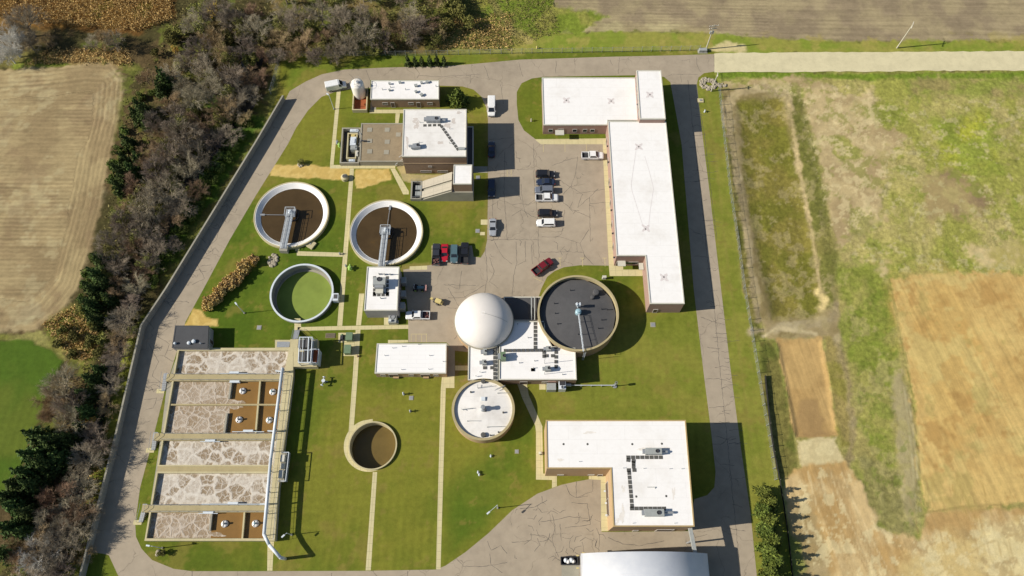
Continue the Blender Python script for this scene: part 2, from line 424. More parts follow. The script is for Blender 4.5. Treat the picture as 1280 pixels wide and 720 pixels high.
# ------------------------------------------------------------------ world, sun, camera
w = bpy.data.worlds.new('World'); scene.world = w; w.use_nodes = True
nt = w.node_tree; bg = nt.nodes['Background']
sky = nt.nodes.new('ShaderNodeTexSky'); sky.sky_type = 'NISHITA'; sky.sun_disc = False
sky.sun_elevation = SUN_EL; sky.sun_rotation = math.radians(270-6.5); sky.air_density = 1.0; sky.dust_density = 0.6
nt.links.new(sky.outputs[0], bg.inputs[0]); bg.inputs[1].default_value = 0.06
sl = bpy.data.lights.new('sun', 'SUN'); sl.energy = 4.2; sl.angle = math.radians(0.5); sl.color = (1.0, 0.93, 0.82)
so = bpy.data.objects.new('sun', sl); col.objects.link(so)
dvec = Vector((math.cos(SUN_AZ)*math.cos(SUN_EL), math.sin(SUN_AZ)*math.cos(SUN_EL), -math.sin(SUN_EL)))
so.rotation_euler = dvec.to_track_quat('-Z', 'Y').to_euler(); so.location = (-200, -20, 150)
cam = bpy.data.cameras.new('camera'); co = bpy.data.objects.new('camera', cam); col.objects.link(co)
co.location = (0, 0, HC); co.rotation_euler = (TH, 0, 0)
cam.sensor_width = 36; cam.lens = FPX/1280*36; cam.clip_end = 5000; cam.clip_start = 1
scene.camera = co
scene.view_settings.view_transform = 'Standard'; scene.view_settings.look = 'None'
scene.view_settings.exposure = 0.55; scene.view_settings.gamma = 1.0; scene.view_settings.use_curve_mapping = False
# ------------------------------------------------------------------ ground grid with painted base colours
GX0, GX1, GY0, GY1, GS = -186.0, 186.0, -22.0, 200.0, 0.34
gx = np.arange(GX0, GX1+1e-6, GS); gy = np.arange(GY0, GY1+1e-6, GS)
XX, YY = np.meshgrid(gx, gy); NXg, NYg = len(gx), len(gy)
cc_ = YY*ST + HC*CT; up_ = YY*CT - HC*ST
UU = 640 + FPX*XX/cc_; VV = 360 - FPX*up_/cc_
_nr = np.random.RandomState(3)
def vnoise(x, y, scale, octaves=4, seed=0, gain=0.55):
    out = np.zeros_like(x); amp = 1.0; tot = 0.0
    for o in range(octaves):
        r = np.random.RandomState(seed*17+o); T = r.rand(256, 256)
        a = x*scale*2**o+seed*13.7+500; b = y*scale*2**o+seed*7.1+500
        ia = np.floor(a).astype(int); ib = np.floor(b).astype(int); fa = a-ia; fb = b-ib
        fa = fa*fa*(3-2*fa); fb = fb*fb*(3-2*fb)
        i0, i1, j0, j1 = ia % 256, (ia+1) % 256, ib % 256, (ib+1) % 256
        out += amp*((T[i0, j0]*(1-fa)+T[i1, j0]*fa)*(1-fb)+(T[i0, j1]*(1-fa)+T[i1, j1]*fa)*fb)
        tot += amp; amp *= gain
    return out/tot
n_big = vnoise(XX, YY, 0.05, 5, 1); n_mid = vnoise(XX, YY, 0.16, 5, 2); n_fin = vnoise(XX, YY, 0.7, 3, 3); n_edge = vnoise(XX, YY, 0.22, 4, 4)
n_pat = vnoise(XX, YY, 0.11, 5, 5, 0.62)
def sdf(poly, pad=30):
    """signed distance (photo pixels, positive inside)"""
    P_ = np.array(poly, float); u0, v0 = P_.min(0)-pad; u1, v1 = P_.max(0)+pad
    m = (UU > u0) & (UU < u1) & (VV > v0) & (VV < v1)
    x = UU[m]; y = VV[m]; d2 = np.full(x.shape, 1e9); ins = np.zeros(x.shape, bool)
    for (x0, y0), (x1, y1) in zip(P_, np.roll(P_, -1, 0)):
        ex, ey = x1-x0, y1-y0; t = np.clip(((x-x0)*ex+(y-y0)*ey)/(ex*ex+ey*ey+1e-9), 0, 1)
        d2 = np.minimum(d2, (x-x0-t*ex)**2+(y-y0-t*ey)**2)
        c = ((y0 <= y) & (y1 > y)) | ((y1 <= y) & (y0 > y))
        ins ^= c & (x < x0+(y-y0)*ex/(ey if abs(ey) > 1e-9 else 1e-9))
    out = np.full(UU.shape, -99.0); out[m] = np.where(ins, 1, -1)*np.sqrt(d2); return out
def sline(pts, pad=30):
    P_ = np.array(pts, float); u0, v0 = P_.min(0)-pad; u1, v1 = P_.max(0)+pad
    m = (UU > u0) & (UU < u1) & (VV > v0) & (VV < v1)
    x = UU[m]; y = VV[m]; d2 = np.full(x.shape, 1e9)
    for (x0, y0), (x1, y1) in zip(P_[:-1], P_[1:]):
        ex, ey = x1-x0, y1-y0; t = np.clip(((x-x0)*ex+(y-y0)*ey)/(ex*ex+ey*ey+1e-9), 0, 1)
        d2 = np.minimum(d2, (x-x0-t*ex)**2+(y-y0-t*ey)**2)
    out = np.full(UU.shape, 99.0); out[m] = np.sqrt(d2); return out
def sst(x, a, b):
    t = np.clip((x-a)/(b-a), 0, 1); return t*t*(3-2*t)
COL = np.zeros(UU.shape+(3,)); DET = np.zeros(UU.shape+(3,)); ROW = np.zeros(UU.shape); ALG = np.zeros(UU.shape); ZZ = np.zeros(UU.shape)
def rgb(c): return np.array(A(*c))
def put(mask, c1, c2=None, pn=None, lo=0.4, hi=0.6, det=None):
    global COL, DET
    c = rgb(c1)[None, None, :]*np.ones(UU.shape+(1,))
    if c2 is not None:
        k = sst(pn if pn is not None else n_pat, lo, hi)[..., None]; c = c*(1-k)+rgb(c2)*k
    COL = COL*(1-mask[..., None])+c*mask[..., None]
    if det is not None: DET = DET*(1-mask[..., None])+np.array(det)*mask[..., None]
def zone(poly, c1, c2=None, soft=3, rough=6, pn=None, lo=0.4, hi=0.6, det=None, fade=1.0):
    d = sdf(poly)+(n_edge-0.5)*2*rough+(n_fin-0.5)*rough*1.8
    m = sst(d, -soft, soft)*fade
    put(m, c1, c2, pn, lo, hi, det); return m
def trail(pts, wd, c1, c2=None, soft=2, rough=3, fade=1.0, det=None):
    d = wd/2-sline(pts)+(n_edge-0.5)*2*rough+(n_fin-0.5)*rough*1.8
    m = sst(d, -soft, soft)*fade; put(m, c1, c2, det=det); return m
ones = np.ones(UU.shape)
GRN = (0, 0, 1); LAWN = (0, 1, 0); STB = (1, 0, 0); BARE = (0, 0, 0.35)
put(ones, (128, 124, 62), (108, 100, 54), det=GRN)
# --- west: woods floor, fields
zone([(-200, -200), (620, -200), (600, 60), (350, 64), (330, 130), (215, 330), (150, 480), (90, 800), (-200, 800)], (100, 82, 54), (80, 72, 42), 6, 10, det=GRN)
zone([(-200, -200), (215, -200), (222, 20), (168, 45), (120, 38), (60, 36), (-200, 22)], (142, 106, 54), (118, 84, 44), 3, 6, det=GRN)
zone([(-200, 60), (70, 64), (150, 62), (165, 84), (60, 84), (-200, 92)], (156, 132, 84), (120, 110, 60), 3, 6, det=GRN)
zone([(15, 78), (85, 76), (92, 84), (15, 88)], (128, 136, 52), None, 3, 5, det=GRN)
SF = [(-200, 90), (0, 88), (60, 84), (110, 78), (140, 80), (155, 96), (150, 150), (137, 200), (126, 260), (108, 325), (98, 362), (70, 396), (45, 414), (0, 416), (-200, 420)]
msf = zone(SF, (174, 150, 110), (158, 134, 98), 2.5, 4, n_mid, det=STB)
zone([(-200, 370), (40, 372), (55, 395), (20, 412), (-200, 416)], (196, 180, 140), (166, 142, 104), 5, 9, n_mid, 0.4, 0.62, det=STB, fade=0.7)
zone([(-200, 416), (30, 417), (50, 412), (60, 420), (85, 450), (70, 456), (30, 427), (-200, 425)], (150, 140, 82), (128, 124, 60), 2, 4, det=GRN)
zone([(50, 405), (95, 380), (110, 400), (130, 440), (122, 452), (90, 450), (62, 425)], (140, 128, 70), (108, 110, 48), 4, 8, n_mid, det=GRN)
zone([(-200, 424), (40, 425), (62, 437), (80, 452), (62, 480), (52, 510), (40, 545), (28, 575), (6, 620), (-200, 660)], (82, 104, 32), (100, 110, 40), 2, 3, n_big, det=LAWN)
zone([(255, 115), (330, 150), (215, 330), (190, 360), (160, 330), (225, 240), (270, 190)], (84, 108, 38), (72, 90, 32), 5, 7, n_mid, det=GRN)
zone([(150, 420), (172, 412), (150, 520), (110, 720), (60, 760), (95, 640), (125, 540)], (132, 132, 52), (110, 96, 44), 5, 8, n_mid, det=GRN)
# darker ground between the trees along the creek
zone([(180, 280), (215, 290), (175, 360), (160, 420), (140, 470), (120, 500), (112, 470), (140, 400), (150, 350)], (88, 74, 52), (70, 62, 42), 6, 8, det=GRN)
# --- north
zone([(340, -200), (700, -200), (700, 66), (352, 68), (340, 66)], (126, 106, 64), (104, 102, 50), 4, 8, n_mid, det=GRN)
zone([(560, -200), (760, -200), (720, 42), (720, 68), (560, 68), (575, 40), (600, 10)], (148, 142, 66), (120, 132, 48), 4, 9, n_mid, det=GRN)
zone([(540, 46), (640, 20), (645, 66), (540, 68)], (126, 112, 60), (150, 140, 74), 5, 8, n_mid, det=GRN, fade=0.8)
NF = [(700, -200), (1500, -200), (1500, 50), (1280, 51), (1180, 53), (1060, 54), (1000, 51), (930, 46), (860, 40), (760, 40), (700, 42), (690, 24)]
zone(NF, (168, 148, 114), (150, 130, 104), 2.5, 5, n_mid, 0.35, 0.65, det=STB)
zone([(700, 26), (860, 30), (900, 42), (760, 40), (700, 42)], (196, 178, 132), (178, 158, 116), 4, 6, n_mid, det=STB, fade=0.6)
zone([(640, 44), (720, 40), (860, 40), (930, 46), (1000, 51), (1280, 51), (1500, 50), (1500, 65), (885, 68), (640, 72)], (134, 142, 54), (152, 146, 68), 2, 4, n_mid, det=LAWN)
zone([(690, 5), (760, 20), (720, 42), (690, 45), (670, 30)], (126, 136, 50), (150, 144, 70), 4, 7, n_mid, det=GRN)
trail([(606, -20), (622, 12), (640, 38), (662, 52)], 9, (178, 156, 100), (150, 138, 80), 2, 3, 0.8)
trail([(890, 62), (912, 58), (930, 62)], 10, (212, 190, 138), None, 3, 4)
# --- plant lawn
SITE = [(352, 70), (640, 67), (885, 63), (893, 90), (1000, 760), (60, 800), (108, 720), (150, 540), (180, 410), (210, 362), (352, 124)]
SITE = [(352, 70), (640, 66), (885, 62), (900, 66), (902, 112), (930, 360), (962, 540), (985, 660), (1010, 800), (60, 800), (92, 770), (103, 718), (148, 540), (179, 409), (211, 362), (330, 167), (345, 122)]
zone(SITE, (106, 114, 37), (130, 126, 47), 0.8, 0.8, n_big, 0.38, 0.62, det=LAWN)
zone([(240, 300), (330, 240), (420, 215), (430, 420), (300, 440), (225, 420)], (80, 102, 27), (98, 112, 34), 25, 12, n_mid, det=LAWN, fade=0.8)
zone([(355, 75), (600, 70), (600, 80), (480, 82), (380, 98), (360, 118)], (92, 116, 33), (112, 124, 42), 6, 5, n_mid, det=LAWN, fade=0.7)
zone([(170, 676), (330, 676), (330, 716), (200, 716)], (94, 106, 33), (108, 112, 38), 8, 5, n_mid, det=LAWN, fade=0.8)
zone([(470, 600), (540, 600), (540, 690), (480, 690)], (134, 128, 48), None, 25, 12, det=LAWN, fade=0.6)
zone([(360, 620), (420, 600), (430, 700), (350, 690)], (122, 120, 44), None, 20, 12, det=LAWN, fade=0.5)
zone([(740, 420), (860, 400), (880, 510), (720, 516)], (126, 126, 46), None, 22, 12, det=LAWN, fade=0.6)
zone([(870, 100), (900, 100), (995, 760), (946, 760)], (130, 128, 48), (118, 124, 42), 3, 2, n_mid, det=LAWN)
zone([(640, 540), (670, 520), (668, 600), (600, 660), (560, 700), (570, 600)], (84, 106, 30), (102, 114, 36), 12, 8, n_mid, det=LAWN, fade=0.7)
zone([(700, 400), (1010, 380), (1010, 560), (690, 520)], (140, 134, 58), (128, 130, 50), 26, 14, n_mid, det=LAWN, fade=.8)
zone([(868, 100), (905, 100), (1000, 760), (946, 760)], (140, 136, 58), (128, 130, 50), 3, 2, n_mid, det=LAWN, fade=.9)
# worn and dry patches in the mown grass
for sd_, sc_, lo_ in ((51, .12, .60), (52, .4, .64)):
    k_ = sst(vnoise(XX, YY, sc_, 5, sd_, .65), lo_, lo_+.09)*(sdf(SITE, 10) > 0)*.55; put(k_, (140, 124, 60), det=LAWN)
trail([(880, 97), (893, 180), (906, 300), (924, 440), (940, 560)], 2.0, (146, 132, 66), None, 2, 2, .5, det=LAWN)
trail([(860, 664), (893, 700), (950, 690)], 3, (146, 130, 70), None, 2, 2, .4)
trail([(610, 150), (609.5, 300), (604, 318)], 6, (142, 124, 64), None, 2, 2, .6)
trail([(506, 336), (540, 332)], 7, (150, 128, 74), None, 2, 2, .7)
# straw mulch
ST_ = (226, 190, 116); ST2 = (206, 170, 98)
zone([(339, 207), (372, 205), (395, 207), (437, 210), (437, 222), (418, 225), (398, 222), (370, 223), (336, 221)], ST_, ST2, 0.8, 2.0, n_fin, det=BARE)
zone([(444, 211), (486, 211), (491, 225), (470, 230), (452, 237), (445, 236), (442, 222)], ST_, ST2, 0.8, 2.0, n_fin, det=BARE)
zone([(242, 387), (252, 388), (258, 397), (272, 399), (273, 408), (230, 408)], ST_, ST2, 0.8, 1.5, n_fin, det=BARE)
zone([(495, 205), (510, 205), (512, 218), (570, 218), (560, 228), (515, 229), (504, 226)], (196, 172, 120), (178, 158, 112), 0.8, 0.8, n_fin, det=BARE)
zone([(560, 425), (586, 420), (586, 478), (568, 478)], (146, 118, 78), (120, 118, 50), 2, 3, n_fin, det=BARE, fade=0.7)
# --- east field
zone([(896, 92), (1500, 92), (1500, 900), (1010, 900), (985, 660), (962, 540), (930, 360), (902, 112)], (148, 148, 70), (170, 154, 92), 2, 3, n_pat, 0.42, 0.62, det=GRN)
zone([(1040, 90), (1500, 88), (1500, 345), (1112, 345), (1050, 330)], (160, 154, 76), (182, 166, 100), 8, 10, n_pat, 0.42, 0.66, det=GRN)
zone([(1160, 150), (1240, 140), (1250, 210), (1190, 225)], (170, 166, 62), (152, 156, 66), 16, 14, n_mid, det=GRN)
zone([(895, 88), (1040, 92), (1500, 88), (1500, 100), (1050, 98), (900, 97)], (120, 136, 46), None, 2, 3, det=GRN)
zone([(1130, 98), (1500, 96), (1500, 122), (1200, 124), (1140, 116)], (158, 138, 90), (140, 146, 62), 4, 8, n_mid, det=GRN, fade=0.75)
zone([(905, 105), (990, 98), (1040, 104), (1060, 120), (1092, 112), (1100, 160), (1130, 170), (1100, 240), (1105, 275), (1070, 300), (1045, 310), (1000, 110), (920, 112)], (198, 172, 126), (178, 152, 110), 4, 9, n_mid, det=BARE)
zone([(1040, 170), (1080, 185), (1085, 205), (1050, 200)], (146, 146, 60), None, 3, 8, det=GRN, fade=0.7)
zone([(1060, 262), (1095, 268), (1090, 295), (1062, 300)], (160, 154, 82), None, 4, 8, det=GRN, fade=0.7)
zone([(1150, 225), (1190, 210), (1240, 250), (1230, 275), (1195, 270), (1160, 275)], (150, 124, 92), (170, 146, 100), 8, 8, n_mid, det=BARE)
zone([(1205, 308), (1290, 302), (1500, 304), (1500, 332), (1230, 334)], (206, 180, 130), (178, 160, 96), 6, 8, n_mid, det=BARE)
zone([(1080, 330), (1112, 325), (1112, 400), (1085, 402)], (212, 186, 138), (180, 160, 100), 4, 6, n_mid, det=BARE)
# drying basin with its track and bank
zone([(902, 112), (1000, 106), (1050, 390), (1048, 425), (960, 425), (930, 360)], (166, 144, 104), (146, 126, 84), 3, 4, n_mid, det=BARE)
zone([(924, 128), (978, 120), (1010, 250), (1032, 380), (1018, 396), (968, 396), (948, 330), (930, 220)], (138, 124, 60), (122, 116, 48), 5, 5, n_mid, det=GRN)
zone([(903, 120), (914, 130), (938, 330), (955, 420), (944, 430), (926, 330)], (116, 112, 54), (136, 124, 66), 3, 3, n_mid, det=GRN)
mb1 = zone([(980, 112), (1000, 112), (1024, 200), (1046, 318), (1046, 390), (1030, 386), (1014, 290), (994, 190)], (118, 114, 56), (136, 126, 68), 4, 6, n_mid, det=GRN)
trail([(986, 130), (998, 200), (1016, 290), (1028, 372)], 2.6, (190, 166, 118), None, 1.2, 2.5, 0.6)
trail([(1024, 362), (1032, 376), (1028, 384)], 10, (222, 194, 134), None, 3, 3)
trail([(908, 128), (918, 190), (934, 290), (949, 400)], 11, (182, 160, 122), (160, 140, 104), 2, 4)
trail([(908, 130), (922, 115), (955, 110), (984, 116), (990, 135)], 9, (192, 168, 126), (172, 150, 112), 2, 4)
trail([(986, 120), (998, 200), (1016, 290), (1028, 372)], 5, (198, 172, 126), (176, 154, 108), 1.5, 3.5, .9)
trail([(940, 415), (990, 408), (1040, 400), (1046, 380)], 10, (182, 162, 126), (160, 140, 104), 3, 4)
trail([(955, 420), (970, 410), (1020, 417)], 4, (200, 178, 138), None, 2, 2)
zone([(948, 425), (968, 425), (995, 548), (1000, 600), (975, 600), (958, 500)], (126, 116, 62), (104, 106, 48), 3, 3, n_mid, det=GRN)
zone([(971, 423), (1028, 421), (1050, 545), (994, 549)], (198, 160, 104), (188, 150, 96), 1.5, 3, n_mid, det=STB)
zone([(1000, 505), (1022, 500), (1036, 546), (1000, 548)], (166, 132, 88), None, 4, 7, det=BARE, fade=0.8)
zone([(1030, 420), (1050, 424), (1070, 560), (1050, 560)], (160, 140, 84), (144, 132, 66), 2, 3, n_mid, det=GRN)
trail([(1046, 425), (1062, 480), (1068, 540), (1060, 580)], 9, (176, 156, 118), (160, 140, 96), 3, 4)
zone([(1048, 335), (1085, 328), (1112, 345), (1128, 450), (1120, 500), (1120, 590), (1110, 600), (1085, 560), (1068, 500)], (140, 142, 62), (162, 152, 82), 4, 7, n_mid, det=GRN)
zone([(1076, 560), (1120, 590), (1150, 590), (1152, 660), (1140, 676), (1105, 665), (1080, 620)], (142, 132, 78), (158, 146, 92), 5, 7, n_mid, det=GRN)
zone([(1112, 470), (1128, 460), (1142, 520), (1150, 600), (1142, 660), (1128, 640), (1122, 560)], (178, 160, 116), (162, 146, 104), 4, 6, n_mid, det=BARE)
BF = [(1112, 346), (1200, 341), (1500, 338), (1500, 632), (1280, 632), (1160, 640), (1150, 600), (1142, 500), (1126, 420)]
zone(BF, (202, 163, 100), (213, 177, 112), 2.2, 7, n_pat, 0.35, 0.65, det=STB)
zone([(1112, 346), (1190, 342), (1220, 420), (1200, 560), (1170, 540), (1135, 440)], (196, 154, 90), (206, 168, 102), 20, 16, n_mid, det=STB, fade=0.8)
zone([(994, 549), (1046, 546), (1054, 578), (1002, 584)], (222, 200, 152), (206, 184, 138), 1.5, 4, n_fin, det=BARE)
zone([(998, 584), (1055, 578), (1078, 600), (1100, 660), (1150, 672), (1160, 640), (1280, 632), (1500, 632), (1500, 900), (1010, 900), (986, 660), (980, 600)], (208, 176, 126), (190, 152, 98), 3, 5, n_pat, 0.4, 0.6, det=STB)
zone([(1130, 690), (1280, 640), (1500, 630), (1500, 900), (1100, 900)], (224, 200, 148), (212, 182, 124), 12, 14, n_pat, det=BARE)
zone([(985, 640), (1010, 630), (1040, 700), (1050, 900), (1000, 900)], (178, 156, 116), (160, 140, 98), 4, 6, n_mid, det=BARE, fade=0.8)
zone([(982, 660), (1000, 680), (1010, 720), (985, 720)], (118, 132, 48), None, 4, 4, det=GRN, fade=0.7)
for k in range(5):
    trail([(1040+k*3, 600), (1052+k*4, 650), (1070+k*5, 690), (1095+k*5, 730)], 1.6, (168, 134, 88), None, 1, 1.0, 0.55)
trail([(1280, 628), (1200, 634), (1160, 640)], 2, (150, 128, 78), None, 1.5, 2, 0.8)
trail([(1112, 348), (1126, 420), (1142, 500), (1150, 600)], 2.0, (122, 122, 60), None, 1, 2, 0.8)
for a, b in (((1186, 600), (1212, 650)), ((1195, 598), (1222, 652)), ((1226, 600), (1242, 650))):
    trail([a, b], 1.5, (170, 138, 80), None, 0.8, 1, 0.6)
# speckle: bare soil showing through, and tussocks on the soil
def speckle(poly, c, lo, hi, seed, sc=0.35, fade=0.8, det=None):
    k = sst(vnoise(XX, YY, sc, 5, seed, 0.7), lo, hi)*sst(sdf(poly)+(n_edge-.5)*16, -6, 6)*fade
    put(k, c, det=det)
NEP = [(1040, 125), (1500, 120), (1500, 338), (1112, 342), (1050, 326), (1060, 300), (1105, 270), (1095, 180), (1060, 130)]
speckle(NEP, (184, 164, 108), .53, .62, 31, .10, .75); speckle(NEP, (136, 142, 56), .57, .66, 32, .16, .6); speckle(NEP, (196, 178, 128), .58, .64, 33, .5, .6)
BS = [(905, 105), (1040, 104), (1092, 112), (1130, 170), (1100, 270), (1045, 310), (1000, 120)]
speckle(BS, (146, 142, 72), .54, .62, 34, .30, .65); speckle(BS, (220, 196, 148), .53, .6, 35, .6, .6)
MS = [(1048, 335), (1112, 345), (1130, 470), (1150, 660), (1105, 665), (1070, 500)]
speckle(MS, (178, 162, 104), .54, .62, 36, .2, .6); speckle(MS, (120, 132, 48), .56, .64, 37, .4, .5)
speckle(BF, (182, 140, 82), .52, .64, 38, .14, .7); speckle(BF, (212, 184, 118), .52, .62, 39, .09, .7); speckle(BF, (172, 152, 90), .58, .66, 40, .12, .5)
LR = [(1000, 584), (1060, 580), (1100, 660), (1150, 672), (1290, 640), (1500, 632), (1500, 900), (1000, 900)]
speckle(LR, (176, 146, 100), .54, .62, 41, .25, .6); speckle(LR, (228, 206, 158), .54, .6, 42, .4, .6)
speckle([(902, 112), (1000, 106), (1050, 390), (1048, 425), (960, 425), (930, 360)], (176, 156, 110), .56, .63, 43, .4, .5)
speckle([(640, 44), (1280, 44), (1280, 62), (640, 70)], (170, 152, 82), .55, .63, 44, .2, .6)
speckle(SF, (196, 176, 134), .54, .64, 45, .12, .5); speckle(SF, (146, 120, 90), .55, .65, 46, .10, .45)
speckle([(-200, -200), (590, -200), (560, 60), (350, 64), (330, 130), (215, 330), (150, 480), (90, 800), (-200, 800), (20, 640), (80, 460), (130, 330), (150, 100)], (112, 118, 46), .54, .62, 47, .14, .6)
for k in range(9):
    a0 = 1130+k*14; trail([(a0, 596+k*3), (a0+12, 640+k*2), (a0+26, 700)], 1.2, (178, 144, 92), None, .8, 1.0, .5)
for k in range(7):
    trail([(1010+k*7, 590), (1020+k*8, 630), (1044+k*9, 690), (1066+k*10, 740)], 1.2, (186, 152, 104) if k % 2 else (226, 198, 150), None, .8, 1.2, .6)
for k in range(5):
    trail([(1128+k*3, 480+k*8), (1136+k*3, 560), (1144+k*2, 640)], 1.0, (190, 174, 134) if k % 2 else (146, 130, 92), None, .8, 1.0, .6)
trail([(1290, 662), (1230, 680), (1170, 720)], 1.4, (186, 156, 104), None, .8, 1.2, .6); trail([(1240, 640), (1262, 690), (1266, 740)], 1.4, (186, 156, 104), None, .8, 1.2, .5)
# --- relief: basin banks, creek bed
def relief(poly, h, soft):
    global ZZ
    ZZ = ZZ + h*sst(sdf(poly, 40), -soft, soft)
relief([(926, 132), (976, 124), (1008, 250), (1030, 378), (1016, 394), (970, 394), (950, 330), (932, 220)], -0.8, 14)
#relief([(980, 114), (992, 114), (1016, 200), (1038, 318), (1041, 384), (1033, 384), (1016, 290), (998, 190)], 0.6, 11)
relief([(973, 427), (1026, 425), (1046, 541), (997, 545)], -0.5, 4)
#relief([(1116, 350), (1500, 342), (1500, 628), (1165, 634), (1146, 500)], -0.5, 3)
CRK = [(300, 60), (330, 60), (318, 130), (268, 190), (222, 260), (196, 320), (160, 400), (146, 460), (125, 530), (95, 640), (60, 740), (30, 740), (80, 610), (112, 520), (130, 450), (146, 390), (180, 310), (210, 250), (256, 180), (300, 120)]
relief(CRK, -1.3, 12)
ZZ = ZZ + np.minimum((n_mid-0.72)*0.7, 0)*np.clip(DET[..., 2], 0, 1)*(1-sst(14-sline([(885, 78), (1500, 76)]), 0, 3))*sst(np.minimum(np.abs(UU-640)/1.0, 400), 0, 1)*(sdf(SITE, 10) < -1.5)
# rows of the stubble fields
hd = sdf(SF, 60)
ROW = np.where(msf > 0.02, np.where(hd+(n_big-.5)*30 > 38, YY, -hd*0.2+37), XX*0.02+YY); ALG = np.where((msf > .02) & (hd+(n_big-.5)*30 < 38), YY, XX)
em = (UU > 960) & (VV > 330); ROW = np.where(em & (UU > 1090), XX*0.97+YY*0.24, ROW); ALG = np.where(em, YY, ALG)
ROW = np.where(em & (UU <= 1090), XX*0.97+YY*0.20, ROW)
# holes for sunk tanks: (centre, radius)
def circ(u0, v0, u1, v1, h):
    """circle seen as the box u0..u1, v0..v1 at height h -> centre and radius in metres"""
    a = W(u0, (v0+v1)/2, h); b = W(u1, (v0+v1)/2, h); c = W((u0+u1)/2, v0, h); d = W((u0+u1)/2, v1, h)
    return ((a[0]+b[0])/2, (c[1]+d[1])/2, ((b[0]-a[0])+(c[1]-d[1]))/4)
GT = circ(337.5, 330, 416.5, 402.5, 1.2); OT = circ(435, 527, 496.5, 587, 0.6)
holes = [(GT[0], GT[1], GT[2]-0.15), (OT[0], OT[1], OT[2]-0.15)]
PX = XX.copy(); PY = YY.copy()
idx = np.arange(NXg*NYg).reshape(NYg, NXg)
keep = np.ones((NYg-1, NXg-1), bool)
for hx, hy, hr in holes:
    r = np.hypot(XX-hx, YY-hy); inn = r < hr
    fi = inn[:-1, :-1] | inn[1:, :-1] | inn[:-1, 1:] | inn[1:, 1:]
    keep &= ~fi
    tv = np.zeros_like(inn); tv[:-1, :-1] |= fi; tv[1:, :-1] |= fi; tv[:-1, 1:] |= fi; tv[1:, 1:] |= fi
    bd = tv & ~inn
    PX[bd] = hx+(XX[bd]-hx)/r[bd]*hr; PY[bd] = hy+(YY[bd]-hy)/r[bd]*hr
# lift borders into a far skirt
verts = np.stack([PX.ravel(), PY.ravel(), ZZ.ravel()], 1)
q = np.stack([idx[:-1, :-1], idx[:-1, 1:], idx[1:, 1:], idx[1:, :-1]], -1)[keep]
nb = len(verts)
FAR = 3000
ex = np.array([[-FAR, -FAR, 0], [FAR, -FAR, 0], [FAR, FAR, 0], [-FAR, FAR, 0]], float)
bot = idx[0, :]; topr = idx[-1, :]; lef = idx[:, 0]; rig = idx[:, -1]
skirt = []
def fan(edge, c):   # triangles from far corner to border run
    for a, b in zip(edge[:-1], edge[1:]): skirt.append((int(a), int(b), c))
fan(bot[::-1], nb+0); skirt.append((int(bot[-1]), nb+0, nb+1)); fan(rig[::-1], nb+1); skirt.append((int(rig[-1]), nb+1, nb+2))
fan(topr, nb+2); skirt.append((int(topr[0]), nb+2, nb+3)); fan(lef, nb+3); skirt.append((int(lef[0]), nb+3, nb+0))
verts = np.vstack([verts, ex])
nq = len(q); ns = len(skirt)
me = bpy.data.meshes.new('ground')
me.vertices.add(len(verts)); me.vertices.foreach_set('co', verts.ravel())
me.loops.add(nq*4+ns*3); me.loops.foreach_set('vertex_index', np.concatenate([q.ravel(), np.array(skirt).ravel()]).astype(np.int32))
me.polygons.add(nq+ns)
ls = np.concatenate([np.arange(nq)*4, nq*4+np.arange(ns)*3]).astype(np.int32)
me.polygons.foreach_set('loop_start', ls)
me.update(calc_edges=True)
def cattr(name, arr, fill):
    a = me.color_attributes.new(name, 'FLOAT_COLOR', 'POINT')
    d = np.ones((len(verts), 4), np.float32); d[:nb, :3] = arr.reshape(-1, 3); d[nb:, :3] = fill
    a.data.foreach_set('color', d.ravel())
cattr('base', COL*(0.88+0.24*n_fin[..., None]), rgb((120, 124, 60))); cattr('detail', DET, (0, 0, 1))
a = me.attributes.new('row', 'FLOAT_VECTOR', 'POINT'); d = np.zeros((len(verts), 3), np.float32); d[:nb, 0] = ROW.ravel(); d[:nb, 1] = ALG.ravel(); d[:nb, 2] = np.where(UU.ravel() > 960, 1, 0); a.data.foreach_set('vector', d.ravel())
me.polygons.foreach_set('use_smooth', np.ones(nq+ns, bool))
go = bpy.data.objects.new('ground', me); col.objects.link(go); go['kind'] = 'structure'
def gz(x, y):
    i = int(round((x-GX0)/GS)); j = int(round((y-GY0)/GS))
    return float(ZZ[min(max(j, 0), NYg-1), min(max(i, 0), NXg-1)])
m, nt, bs = newmat('ground_cover'); p = pos(nt)
at = N(nt, 'ShaderNodeVertexColor', layer_name='base'); dt = N(nt, 'ShaderNodeVertexColor', layer_name='detail')
ra = N(nt, 'ShaderNodeAttribute', attribute_name='row')
sep = N(nt, 'ShaderNodeSeparateColor'); nt.links.new(dt.outputs[0], sep.inputs[0])
nz = noise(nt, p, 1.1, 6, 0.7); nz2 = noise(nt, p, 6.0, 4, 0.7)
# rows of stubble: streaks stretched along the rows, thinning out in patches
rs = N(nt, 'ShaderNodeSeparateXYZ'); nt.links.new(ra.outputs['Vector'], rs.inputs[0])
def streak(fr, fa, det, wob):
    cx = N(nt, 'ShaderNodeCombineXYZ')
    nt.links.new(math_(nt, 'MULTIPLY', math_(nt, 'MULTIPLY_ADD', noise(nt, p, 0.3, 3), wob, rs.outputs[0]), fr), cx.inputs[0]); nt.links.new(math_(nt, 'MULTIPLY', rs.outputs[1], fa), cx.inputs[1])
    return noise(nt, cx.outputs[0], 1.0, det, 0.6)
rw = math_(nt, 'MULTIPLY_ADD', noise(nt, p, 0.35, 3), 0.9, rs.outputs[0])
s1 = math_(nt, 'SINE', math_(nt, 'MULTIPLY', rw, 2*math.pi/1.15))
pm = ramp(nt, noise(nt, p, 0.05, 5, 0.65), [(0.38, 0.05), (0.65, 1.0)])
